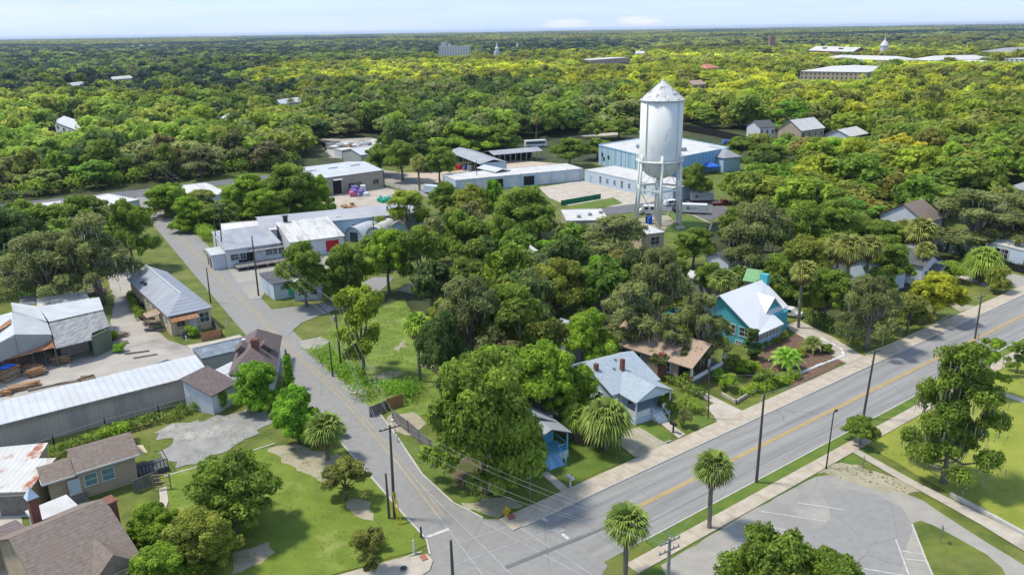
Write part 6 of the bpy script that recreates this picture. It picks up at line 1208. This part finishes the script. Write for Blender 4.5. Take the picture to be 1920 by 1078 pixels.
pole('j2', 'shorter pole directly behind the loading dock corner pole', (408,484), (400,400), 0, .13)
pole('k', 'pole with a grey transformer at the vacant lot corner', (640,690), (628,578), 1, .16, trans=True)
pole('k2', 'thin pole left of the transformer pole in the weeds', (624,706), (617,640), 0, .13)
pole('l', 'dark pole standing in front of the arched huts', (702,462), (699,405), 0, .15)
pole('m', 'steel pole before the open shed, right one of two', (895,352), (893,300), 0, .14)
pole('n', 'steel pole before the open shed, left one of two', (874,345), (872,297), 0, .14)
pole('o', 'pole with crossarm in front of the woods left of the cross street bend', (297,345), (294,308), 1, .14)
pole('p', 'pole with a transformer in front of the woods above the loading dock', (484,325), (480,275), 1, .15, trans=True)
pole('q', 'thin pole in front of the light blue house lawn', (1328,785), (1330,682), 0, .1)
pole('r', 'pale concrete pole with steel crossarms cut by the bottom edge', (1250,1130), (1256,1008), 2, .2, m=M_galvp)
pole('s', 'slim pole at the far left edge above the thicket', (22,395), (20,355), 0, .14)
def vinepole():
    g = P(543,728); h = hgt(543, 728, 655); T = thing('vine_pole', 'pole completely wrapped in green vines at the street edge', 'utility pole', g, .3); MB().tube([(0,0,0),(0,0,h)], [.16,.12], 8).build('shaft', M_wood, T)
    z = np.linspace(.3, h-1, 60); c = np.stack([rng.normal(size=60)*.12, rng.normal(size=60)*.12, z], 1); vs, fs, ti = leaves(c, .75*(1-.55*z/h), 60, .2, shell=.5); o = bpy.data.objects.new('vines', npmesh('vines', vs, fs, ti, M_leaf)); C.objects.link(o); o.parent = T; o.color = (*COL['v'], 1); POLES['v'] = [g+Vector((0,0,h-.2))]*5
vinepole()
def wire(a, b, ks=(0,1,3), sag=.5, r=.012, label='', ends=None):
    A, B = POLES[a], POLES[b] if b else None
    for n, k in enumerate(ks):
        p = A[k]; q = B[k] if B else ends; pts = []
        for i in range(13): t = i/12; v = p.lerp(q, t); v.z -= sag*4*t*(1-t)*(1+.15*n); pts.append(v)
        o = MB().tube([v-pts[0] for v in pts], r, 5, False).build('power_line', M_wire); o.location = pts[0]; nm = ('near outer', 'inner', 'far outer', 'low')[n]
        tag(o, '%s wire sagging %s' % (nm, label), 'power line', 'overhead wires')
wire('a', 'k', (0,1,3,4), .9, label='from the lamp arm pole to the transformer pole'); wire('k', 'i', (0,3,4), .6, label='from the transformer pole to the leaning dark pole'); wire('j', 'k', (0,2), .9, label='from the loading dock pole to the transformer pole')
wire('a', 'r', (0,1,3,4), .9, label='across the intersection toward the concrete pole'); wire('a', 'e', (4,), .8, label='over the intersection toward the pole by the palm') if False else None
wire('e', 'f', (0,3), .6, label='along the road between the two nearer main street poles'); wire('f', 'g', (0,3), .6, label='along the road between the two farther main street poles'); wire('r', 'e', (0,3), .7, label='from the concrete pole to the pole by the palm')
wire('j', 'o', (0,1,3), .8, label='from the loading dock pole toward the cross street'); wire('o', 'p', (0,3), .8, label='in front of the woods along the cross street'); wire('f', 'q', (4,), .3, label='from the main street pole to the thin lawn pole')
def street_lamp():
    g = P(1549,878); h = 6.9; T = thing('street_lamp', 'slim dark street lamp with a flat head on the sidewalk edge', 'street lamp', g, A0+R(10)); MB().tube([(0,0,0),(.1,0,h*.5),(.25,0,h)], [.09,.075,.06], 8).build('pole', M_blackp, T); a = MB().beam((.2,0,h),(.9,0,h+.05),.07).build('arm', M_blackp, T); MB().box(.7,-.13,h-.02,1.2,.13,h+.1).build('lamp_head', M_blackp, T); MB().lathe([(.16,0),(.12,.15)],(0,0,0),10).build('base', M_blackp, T)
street_lamp()
def street_sign():
    g = P(994,941); T = thing('street_sign', 'green street name sign on a thin post at the corner lawn', 'street sign', g, A0); MB().tube([(0,0,0),(0,0,2.9)],.04,6).build('post', M_galvp, T)
    MB().box(-.5,-.02,2.9,.5,.02,3.15).build('name_plate', M_gpaint, T); MB().box(-.02,-.5,3.17,.02,.5,3.42).build('name_plate', M_gpaint, T)
    MB().box(-.36,-.035,2.98,-.05,-.021,3.06).box(.02,-.035,2.98,.34,-.021,3.06).build('faint_lettering', M_white, T.children[1])
street_sign()
def hydrant():
    g = P(950,967)+Vector((0,0,.0)); T = thing('fire_hydrant', 'yellow fire hydrant beside the red corner ramp', 'fire hydrant', g, .4); MB().lathe([(.2,0),(.2,.06),(.13,.08),(.13,.6),(.17,.62),(.15,.72),(.07,.82),(.04,.9)],n=12).build('barrel', M_yp, T, True)
    MB().tube([(-.28,0,.45),(.28,0,.45)],.08,8).build('side_nozzles', M_yp, T); MB().tube([(0,0,.45),(0,-.26,.45)],.1,8).build('front_nozzle', M_yp, T); T.scale = (1.5,1.5,1.3)
hydrant()
def mailbox(label, p, col, rz=0):
    T = thing('mailbox', label, 'mailbox', P(*p), A0+rz); MB().box(-.06,-.06,0,.06,.06,1.05).build('post', M_white if col is M_white else M_blackp, T)
    MB().prism([(-.14,-.35,1.05),(.14,-.35,1.05),(.14,-.35,1.25),(.1,-.35,1.34),(0,-.35,1.38),(-.1,-.35,1.34),(-.14,-.35,1.25)], (0,.7,0)).build('box', col, T); MB().box(.15,-.1,1.2,.17,.05,1.45).build('flag', M_red, T); T.scale = (1.35, 1.35, 1.1)
mailbox('white mailbox by the concrete garden path near the blue porch house', (1069,914), M_white); mailbox('black mailbox at the end of the light blue house path', (1262,812), M_blackp)
for lab, p, h_, m in (('white marker post on the lawn just behind the corner sidewalk', (776,1038), 1.6, M_white), ('thin dark post at the street edge near the stop line', (790,1008), 1.3, M_blackp), ('white utility marker on the verge beside the cream house', (426,612), 1.3, M_white), ('small white post on the lawn before the cream house', (350,640), 1., M_white), ('white meter box standing on the weedy street edge', (745,828), 1., M_white), ('second white meter box higher along the weedy street edge', (741,815), 1., M_white)):
    T = thing('marker_post', lab, 'post', P(*p), A0); MB().lathe([(.1,0),(.1,h_*.9),(.06,h_)],n=8).build('post', m, T); MB().lathe([(.16,0),(.14,.06)],n=8).build('foot', M_conc2, T)
for lab, p in (('small sign on a thin post at the sandy edge of the parking lot', (1617,884)), ('small sign on a thin post in the grass island of the parking lot', (1763,1018))):
    T = thing('small_sign', lab, 'sign', P(*p), A0+.6); MB().tube([(0,0,0),(0,0,1.9)],.04,6).build('post', M_greyb, T); MB().box(-.28,-.03,1.45,.28,.03,1.95).build('panel', M_greyb, T)
for lab, p in (('blue yard sign on the lawn right of the reddish rounded bush', (1868,538)), ('small blue yard sign under the bright yellow tree', (1779,566))):
    T = thing('yard_sign', lab, 'sign', P(*p), A0+.3); MB().box(-.6,-.03,.4,.6,.03,1.4).build('panel', M_bluet, T); MB().beam((-.55,0,0),(-.55,0,1.4),.06).build('post', M_white, T); MB().beam((.55,0,0),(.55,0,1.4),.06).build('post', M_white, T)
sheet('tactile_pad', [(951,968),(962,966),(968,974),(955,977)], .16, M_redpad); sheet('tactile_pad', [(786,1045),(797,1041),(803,1050),(792,1054)], .165, M_redpad)
for lab, p in (('round iron manhole cover in the corner sidewalk', (757,1068)), ):
    T = thing('manhole_cover', lab, 'manhole cover', P(*p)+Vector((0,0,.185)), 0); MB().lathe([(.34,0),(.34,.03)],n=20).build('lid', M_blackp, T); MB().lathe([(.42,-.01),(.42,.015)],n=20).build('rim', M_galvp, T)
T = thing('guy_wire', 'yellow guy wire guards staked beside the lamp arm pole', 'guy wire', P(747,985), 0)
for dx in (0, .35): MB().tube([(dx,0,0),(-.5+dx*.6,.9,3.4)], .06, 6).build('guard', M_yp, T)
# ---- fences
def fence(name, label, px, h, m, post=2.4, t=.05, chain=False, cat='fence', z=0):
    pts = [P(*p) for p in px]; T = thing(name, label, cat, pts[0], 0)
    pn, ps = MB(), MB()
    for i in range(len(pts)-1):
        a, b = pts[i]-pts[0], pts[i+1]-pts[0]; n = max(1, int((b-a).length/post))
        for k in range(n+1): q = a.lerp(b, k/n); ps.beam(q, q+Vector((0,0,h+.08)), .1)
        up = Vector((0,0,1))
        if chain:
            pn.beam(a+up*h, b+up*h, .05); L = (b-a).length; nn = int(L/.45)
            for k in range(nn): q, w = a.lerp(b, k/nn), a.lerp(b, min(1, (k+1.4)/nn)); pn.beam(q+up*.05, w+up*h, .018); pn.beam(w+up*.05, q+up*h, .018)
        else:
            d = (b-a).normalized(); nr = Vector((-d.y, d.x, 0))*t; pn.prism([a+up*.05, b+up*.05, b+nr+up*.05, a+nr+up*.05], (0,0,h-.05))
    pn.build('panel' if not chain else 'mesh', m, T); p_ = ps.build('posts', M_galvp if chain else m, T); return T
fence('chain_link_fence', 'long chain link fence below the windowless shed, half buried in ivy', [(0,890),(104,844),(200,812),(300,785),(397,757)], 1.9, M_galvp, 3., chain=True)
fence('board_fence', 'new orange cedar board fence panel beside the cream house drive', [(379,641),(417,632)], 1.5, M_cedar); fence('wire_fence', 'weathered grey fence return behind the orange board panel', [(417,632),(398,608)], 1.2, M_greyb)
fence('grey_board_fence', 'grey picket fence run on the street edge of the vacant lot', [(694,782),(727,769)], 1.5, M_greyb); fence('cedar_fence', 'orange brown cedar fence continuing from the grey picket run', [(727,769),(756,760)], 1.7, M_cedar)
fence('weathered_fence', 'weathered plank fence behind the corner oak', [(737,790),(766,812),(830,868)], 1.7, M_greyb); fence('black_gate', 'black mesh gate at the end of the paved yard', [(870,495),(903,512)], 2.4, M_blackp)
fence('green_screen_fence', 'dark green screen wall beside the courtyard lawn', [(1052,386),(1126,373)], 1.5, M_green); fence('yard_fence', 'grey wire fence along the tan yard and back lane', [(722,352),(750,362),(770,372)], 2., M_galvp, 3., chain=True)
fence('black_fence', 'long black screened fence behind the big blue building', [(1283,246),(1340,256),(1405,272)], 3.2, M_blackp); fence('street_fence', 'long dark rail fence along the lawn at the white industrial building', [(1800,480),(1870,500),(1940,520)], 1.6, M_blackp)
fence('cottage_fence', 'black screened fence left of the white industrial building', [(1775,468),(1812,476)], 2.2, M_blackp); fence('deck_fence', 'dark board fence beside the beige cottage deck', [(252,925),(298,905)], 1.6, M_greyb); fence('green_lane_fence', 'short green fence by the white box trailer on the back lane', [(828,352),(858,366)], 2.2, M_green)
T = thing('timber_deck', 'dark wooden deck with a rail at the end of the beige cottage', 'deck', P(262,900), A0-.02); MB().box(0,0,.0,3.2,2.6,.7).build('platform', M_shdk, T); mb = MB(); [mb.beam((x,0,.7),(x,0,1.6),.07) for x in np.arange(0,3.3,.4)]; mb.beam((0,0,1.6),(3.2,0,1.6),.08); mb.beam((3.2,0,1.6),(3.2,2.6,1.6),.08); mb.build('rail', M_blackp, T)
T = thing('garden_gate', 'pale timber arch gate at the top of the curved garden path', 'gate', P(305,918), .2); [MB().beam((x,0,0),(x,0,1.9),.12).build('post', M_timber, T) for x in (-.9,.9)]; mb = MB(); [mb.beam((-.9,0,z),(.9,0,z),.08) for z in (.5,1.,1.5,1.9)]; mb.build('rails', M_timber, T)
def edging(label, px):
    pts = [P(*p) for p in px]; T = thing('stone_edging', label, 'garden edging', pts[0], 0); k = 0
    for i in range(len(pts)-1):
        d = pts[i+1]-pts[i]; n = int(d.length/.55)
        mb = MB()
        for j in range(n): q = pts[i].lerp(pts[i+1], (j+.5)/n)-pts[0]; s = random.uniform(.2,.3); mb.lathe([(s,0),(s*.95,s*.6),(s*.5,s)],(q.x,q.y,0),7)
        mb.build('stones', M_white, T)
edging('row of white painted stones edging the mulch garden', [(1495,703),(1540,684),(1583,668),(1578,655),(1540,636)])
fence('block_planter', 'low L shaped block planter wall by the driveway', [(1352,742),(1380,758),(1402,744)], .5, M_conc2, t=.25, cat='planter wall'); fence('retaining_wall', 'low retaining wall fronting the sidewalk garden', [(1410,738),(1490,705)], .45, M_conc2, t=.25, cat='retaining wall')
# ---- pool
T = thing('swimming_pool', 'small turquoise pool glimpsed left of the turquoise house', 'pool', P(1250,586), A0+.2); MB().box(-2.6,-1.4,.02,2.6,1.4,.14).build('water', M_pool, T); mb = MB().box(-3,-1.8,.0,3,-1.4,.2).box(-3,1.4,0,3,1.8,.2).box(-3,-1.4,0,-2.6,1.4,.2).box(2.6,-1.4,0,3,1.4,.2); mb.build('coping', M_conc2, T)
# ---- vehicles and trailers
def wheel(T, x, y, r=.36):
    w = MB().tube([(x,y-.12,r),(x,y+.12,r)], r, 16).build('wheel', M_tyre, T); MB().tube([(x,y-.135,r),(x,y+.135,r)], r*.55, 12).build('rim', M_galvp, w)
def car(name, label, cat, p, az, L, Wd, Ht, m, prof, glass, group=None, wheels=((.2,),(.8,))):
    """prof: side outline as fractions of length and height; glass: (x0,x1,z0,z1) window bands"""
    T = thing(name, label, cat, P(*p), az, group); pts = [(x*L-L/2, -Wd/2, z*Ht) for x, z in prof]; body = MB().prism(pts, (0,Wd,0)).build('body', m, T)
    bv = body.modifiers.new('b', 'BEVEL'); bv.width = .07; bv.segments = 2; bv.limit_method = 'ANGLE'
    for x0, x1, z0, z1 in glass:
        for s in (-1, 1): y = s*(Wd/2+.006); MB().box(x0*L-L/2, min(y, y-s*.02), z0*Ht, x1*L-L/2, max(y, y-s*.02), z1*Ht).build('side_window', M_glass, T)
    for ws in wheels:
        for s in (-1, 1): wheel(T, ws[0]*L-L/2, s*(Wd/2-.1), min(.42, Ht*.2))
    for s in (-1, 1): MB().box(L/2-.02, s*Wd*.36-.14, Ht*.3, L/2+.03, s*Wd*.36+.14, Ht*.4).build('headlight', M_white, T)
    return T
VAN = [(0,.14),(0,.96),(.04,1),(.78,1),(.86,.62),(.99,.5),(1,.14)]; SUV = [(0,.2),(0,.62),(.05,.95),(.12,1),(.62,1),(.76,.62),(.97,.55),(1,.2)]
T = car('white_van', 'white passenger van with dark windows parked behind the water tower leg', 'van', (1219,402), -.12+math.pi, 6.4, 2.1, 2.5, M_white, VAN, [(.05,.75,.6,.88)])
MB().prism([(6.4*.785-3.2,-.9,2.44),(6.4*.785-3.2,.9,2.44),(6.4*.85-3.2,.9,1.62),(6.4*.85-3.2,-.9,1.62)], (.06,0,.03)).build('windscreen', M_glass, T)
car('white_pickup', 'white vehicle parked between the tower legs', 'pickup truck', (1262,386), .3, 5.4, 1.9, 1.8, M_white, SUV, [(.15,.6,.6,.92)]); car('black_car', 'black car beside the white box trailers', 'car', (1277,398), .25, 4.8, 1.85, 1.6, M_blackp, SUV, [(.15,.6,.6,.92)])
car('dark_car', 'dark parked car at the far side of the tower lot', 'car', (1283,388), .3, 4.6, 1.8, 1.5, M_blackp, SUV, [(.15,.6,.6,.92)]); car('red_pickup', 'dark red flatbed pickup under the mossy oak at the tower lot', 'pickup truck', (1352,385), .1, 5.4, 1.9, 1.7, pm('dark_red_paint', (.16,.03,.02), (.2,.05,.03), 1., rough=.4), [(0,.25),(0,.5),(.5,.5),(.52,1),(.75,1),(.84,.6),(1,.52),(1,.25)], [(.54,.72,.6,.9)])
T = car('white_bus', 'white bus parked at the woods edge behind the carport', 'bus', (1004,276), .25, 9.5, 2.5, 3., M_white, [(0,.12),(0,.97),(.02,1),(.97,1),(1,.9),(1,.12)], [(.05,.92,.5,.8)])
car('blue_covered_car', 'vivid blue tarped car beside the far black fence', 'car', (1367,271), .1, 5.6, 2.2, 1.9, M_bluet, SUV, [])
car('dark_suv', 'dark car in shade beside the tan bungalow wall', 'car', (1228,697), -.6, 4.6, 1.8, 1.6, pm('teal_paint', (.03,.08,.09), (.05,.11,.12), 1., rough=.35), SUV, [(.15,.6,.6,.92)]); car('grey_car', 'grey car tucked against the turquoise house wall', 'car', (1352,624), -.95, 4.5, 1.8, 1.5, M_galvp, SUV, [(.15,.6,.6,.92)])
car('silver_car', 'white car in the driveway behind the turquoise house', 'car', (1480,592), -.6, 4.5, 1.8, 1.5, M_white, SUV, [(.15,.6,.6,.92)])
def trailer(label, p, az, L, emblem=True, m=M_white):
    T = thing('box_trailer', label, 'trailer', P(*p), az); b = MB().box(-L/2,-1.15,.5,L/2,1.15,2.75).build('body', m, T); bv = b.modifiers.new('b', 'BEVEL'); bv.width = .08; bv.segments = 2
    MB().prism([(-L/2-.9,0,.6),(-L/2,-.5,.6),(-L/2,.5,.6)], (0,0,.1)).build('drawbar', M_blackp, T); MB().box(-L/2,-1.17,.42,L/2,1.17,.55).build('chassis', M_blackp, T)
    for x in (L*.12, L*.12+.8): [wheel(T, x, s*1.08, .34) for s in (-1, 1)]
    MB().box(L/2+.005,-.95,.7,L/2+.03,.95,2.5).build('rear_door', m, T)
    if emblem:
        e = MB().tube([(-L*.26,-1.158,1.75),(-L*.26,-1.17,1.75)], .42, 24).build('emblem', M_blackp, T); MB().lathe([(.02,0)]*1+[(.02,.01)], n=3) if False else None
        t = MB(); t.box(-L*.26-.05,-1.182,1.5,-L*.26+.05,-1.171,2.0); t.box(-L*.26-.22,-1.182,1.7,-L*.26+.22,-1.171,1.8); t.build('emblem_bars', M_white, e)
        g_ = pm('grey_lettering', (.3,.3,.3), (.35,.35,.35), 1.) if 'grey_lettering' not in MATS else MATS['grey_lettering']; mb = MB(); x = -L*.26+.75
        for w_ in (.16,.12,.16,.14,.16,.12,.15): mb.box(x,-1.168,1.72,x+w_,-1.156,1.98); x += w_+.09
        mb.box(-L*.26+.75,-1.168,1.5,x-.2,-1.156,1.56); mb.build('faded_lettering', g_, T)
    return T
trailer('white box trailer with a round black emblem, nearer of the two at the tower', (1302,401), -.25, 6.6); trailer('white box trailer parked behind the emblem trailer', (1315,378), -.02, 6.4)
trailer('pale box truck body parked on the back lane by the green fence', (812,364), -.55, 5.4, False, W_wblue)
def blob(name, label, cat, p, m, r, hh_, n=9, seed=0):
    q = random.Random(seed); T = thing(name, label, cat, P(*p), q.random()*3)
    for k in range(n):
        x, y = q.uniform(-r, r), q.uniform(-r*.7, r*.7); s = q.uniform(.25,.5)*r; z = q.uniform(.4,1)*hh_; mb = MB().box(x-s,y-s*.7,0,x+s,y+s*.7,z) if k % 2 else MB().lathe([(s,0),(s*.9,z*.7),(s*.3,z)],(x,y,0),8)
        mb.build('item', m[k % len(m)], T)
    return T
blob('inflatable_play_set', 'heap of purple, pink and blue play equipment against the tan warehouse', 'play equipment', (672,366), [M_purple, M_white, pm('pink_vinyl', (.6,.12,.25), (.7,.2,.35), 1.), M_white, M_purple], 2.8, 2.6, 10, 5)
blob('green_playhouse', 'teal plastic climbing frame heap in the tan yard', 'play equipment', (723,378), [M_teal, M_gpaint, M_teal, M_white], 1.8, 2.0, 6, 3); blob('tractor', 'small blue machine parked among the tower legs', 'tractor', (1219,419), [M_bluet, M_tyre, M_bluet], 1.1, 2.0, 6, 4)
blob('orange_lumber_pile', 'low pile of orange lumber behind the long grey warehouse', 'lumber pile', (652,389), [M_timb2, M_timber], 2.2, 1.0, 7, 5); blob('bin_row', 'blue bins and red crates sheltered in the open shed', 'bins', (878,318), [M_bluet, M_red, M_bluet, M_white], 3.2, 2., 10, 6); blob('bin_row', 'group of blue bins at the mouth of the open shed', 'bins', (893,325), [M_bluet], 2., 1.6, 5, 7)
def tent(label, p, r, h): T = thing('canopy_tent', label, 'canopy', P(*p), .3); MB().add([(-r,-r,h*.7),(r,-r,h*.7),(r,r,h*.7),(-r,r,h*.7),(0,0,h)], [(0,1,4),(1,2,4),(2,3,4),(3,0,4)]).box(-r,-r,h*.62,r,-r+.03,h*.7).box(-r,r-.03,h*.62,r,r,h*.7).build('canopy', M_bluet, T); [MB().beam((a*r*.95,b*r*.95,0),(a*r*.95,b*r*.95,h*.7),.08).build('leg', M_galvp, T) for a in (-1,1) for b in (-1,1)]
tent('bright blue canopy tent against the big blue building', (1331,325), 2.6, 3.8)
blob('scrap_heap', 'heap of pale scrap and dead vehicles in the clearing left of the scrapyard shed', 'scrap', (640,276), [M_white, M_galvp, M_rust, M_flatw], 6, 2., 16, 8); blob('scrap_heap', 'second pale scrap heap just right in the scrapyard clearing', 'scrap', (690,270), [M_white, M_galvp, M_flatw], 5, 1.8, 12, 9)
# ---- lumber yard clutter: every bundle its own thing
def bundle(label, p, L, Wd, Hh, az, m=M_timber, tarp=None, seed=0, messy=0.):
    q = random.Random(seed); T = thing('lumber_bundle', label, 'lumber stack', P(*p), az)
    nz_ = max(1, int(Hh/.22)); pal = MB(); [pal.box(-L/2,y,0,L/2,y+.1,.12) for y in (-Wd/2,-.05,Wd/2-.1)]; pal.build('pallet', M_greyb, T); mb, m2 = MB(), MB()
    for k in range(nz_):
        for j in range(max(1, int(Wd/.22))):
            if q.random() < .12+messy*.2: continue
            o = q.uniform(-.12,.12)+messy*q.uniform(-.4,.4); a = messy*q.uniform(-.3,.3); y = -Wd/2+.11+j*.22; t = mb if q.random() < .6 else m2; t.beam((-L/2+o,y-a,.2+k*.22),(L/2+o,y+a,.2+k*.22),.2,.17)
    mb.build('boards', m, T); 
    if m2.v: m2.build('pale_boards', M_timb2 if m is M_timber else M_timber, T)
    if tarp: MB().box(-L*.45,-Wd*.5,.2+nz_*.22,L*.3,Wd*.5,.28+nz_*.22).build('tarp', tarp, T)
for i, a in enumerate((('tall timber stack under a blue tarp in front of the rusty awning', (20,712), 2.6, 1.6, 2.0, 1.3, M_timber, M_bluet), ('timber stack behind the tarped one beneath the rusty awning', (28,690), 2.4, 1.4, 1.8, 1.2), ('loose timber pile in the open bay of the lumber shed', (58,694), 2.2, 1.6, 1., .5, M_timber, None, 1.), ('splayed timber heap in front of the open bay', (68,704), 2.2, 1.5, 1.2, .9, M_timber, None, 1.), ('square timber heap at the corner of the tin lean-to', (116,680), 2.2, 1.8, 1.4, .4, M_timber, None, .6), ('low orange timber pile nearest the long shed, at its right', (163,711), 1.8, 1.2, .6, .5, M_timb2, None, .9), ('long orange plank pile behind the long shed roof', (45,729), 4., 1.6, .8, .55, M_timb2, None, .5), ('small rusty pile left of the long orange planks', (14,740), 1.5, 1.2, .8, .2, M_timb2, None, 1.), ('orange timber at the left edge of the yard', (2,712), 1.8, 1.4, 1.2, .9, M_timb2, None, .5), ('pale board row behind the long shed roof, left part', (95,724), 5, .8, .3, .5, M_greyb, None, 1.), ('pale board row behind the long shed roof, right part', (136,716), 4, .8, .35, .55, M_greyb, None, 1.), ('plank pile against the cream house wall by the side canopy', (287,609), 2.8, 1.2, .8, .1, M_greyb, None, .8), ('dark plank pile at the front corner of the cream house wall', (292,620), 3, 1.4, .6, .05, M_shdk, None, .8), ('board pile under the small side canopy', (277,597), 2.6, 1.2, .7, .1, M_timber, None, .8), ('stack of planks beside the yard island', (222,646), 2.4, 1.4, .6, .5, M_greyb, None, .8), ('pale rubble timber on the yard island edge', (225,632), 2.2, 1.4, .7, .9, M_greyb, None, 1.), ('long plank lying on the yard floor, upper one', (257,662), 3.6, .4, .1, .35, M_greyb), ('long plank lying on the yard floor, lower one', (272,669), 3.4, .4, .1, .45, M_greyb), ('grey scrap timber heap behind the back roof', (180,552), 3.5, 2.5, 1.0, .4, M_greyb, None, 1.))):
    lab, p, L, Wd, Hh, az = a[:6]; bundle(lab, p, L, Wd, Hh, az, a[6] if len(a) > 6 else M_timber, a[7] if len(a) > 7 else None, i, a[8] if len(a) > 8 else 0.)
blob('junk_pile', 'junk pile with blue and white items along the cream house side', 'junk', (262,556), [M_greyb, M_bluet, M_white, M_galvp], 1.3, 1.3, 8, 11); blob('junk_pile', 'grey and black junk pile halfway along the cream house side', 'junk', (267,578), [M_galvp, M_blackp, M_white, M_greyb], 1.4, 1.4, 8, 12)
for i, p in enumerate(((75,698),(12,700),(110,672))): blob('barrel_group', ('barrels and crates deep in the open bay', 'crates at the left post of the rusty awning', 'crates under the tin lean-to window strip')[i], 'crates', p, [M_timber, M_galvp, M_greyb], 1.2, 1.2, 6, 20+i)
# ---- grass tufts and weeds: uncountable ground cover
def tufts(name, label, polys, dens, size, col, dmax=200):
    V, Fq, Ti = [], [], []
    for poly, k in polys:
        w = [P(*p) for p in poly]; x0, x1 = min(p.x for p in w), max(p.x for p in w); y0, y1 = min(p.y for p in w), max(p.y for p in w); n = int((x1-x0)*(y1-y0)*dens*k); pw = [(p.x, p.y) for p in w]; c = []
        for _ in range(n):
            x, y = random.uniform(x0, x1), random.uniform(y0, y1)
            if noise.noise(Vector((x*.35, y*.35, k)))+.15*random.random() > -.02 and inpoly(x, y, pw): c.append((x, y, .05))
        if c: vs, fs, ti = leaves(np.array(c), np.full(len(c), size*1.2), 7, size, shell=.1, up=2.5); Fq.append(fs+sum(len(v) for v in V)); V.append(vs); Ti.append(ti)
    vs = np.concatenate(V); vs[:, 2] = np.abs(vs[:, 2]); o = bpy.data.objects.new(name, npmesh(name, vs, np.concatenate(Fq), np.concatenate(Ti), M_leaf)); C.objects.link(o); o.color = (*col, 1); o['kind'] = 'stuff'; o['label'] = label; o['category'] = 'grass'
tufts('grass_tufts', 'rough tufts of grass and weeds on the lawns and verges', [([(300,890),(500,840),(640,840),(760,965),(800,1020),(740,1045),(600,1085),(500,1110),(250,1110)], .9), ([(752,835),(900,880),(960,860),(1040,800),(1110,790),(1185,858),(1052,920),(938,974),(850,940),(795,888)], 1.2), ([(570,652),(640,600),(760,560),(800,640),(830,760),(700,760),(640,712)], 5.), ([(1590,820),(1650,790),(1930,640),(1930,1005),(1785,928),(1700,880)], .35), ([(1500,880),(1600,850),(1740,920),(1690,925),(1610,900),(1530,893)], 1.2), ([(270,830),(330,795),(520,768),(520,840),(380,880),(300,890)], .9)], 3.2, .08, (.25,.31,.06))
# ---------------------------------------------------------------- air
def haze():
    m = bpy.data.materials.new('haze_air'); m.use_nodes = True; nt = m.node_tree; nt.nodes.clear(); v = N(nt, 'ShaderNodeVolumePrincipled'); v.inputs['Color'].default_value = (.62, .76, 1, 1); v.inputs['Density'].default_value = HZ; v.inputs['Anisotropy'].default_value = .2; o = N(nt, 'ShaderNodeOutputMaterial'); LK(nt, v.outputs[0], o.inputs['Volume'])
    b = MB().box(-16500, -320, -1.5, 16500, 20500, 60).build('haze', m); b['kind'] = 'stuff'
HZ = .000052
haze()
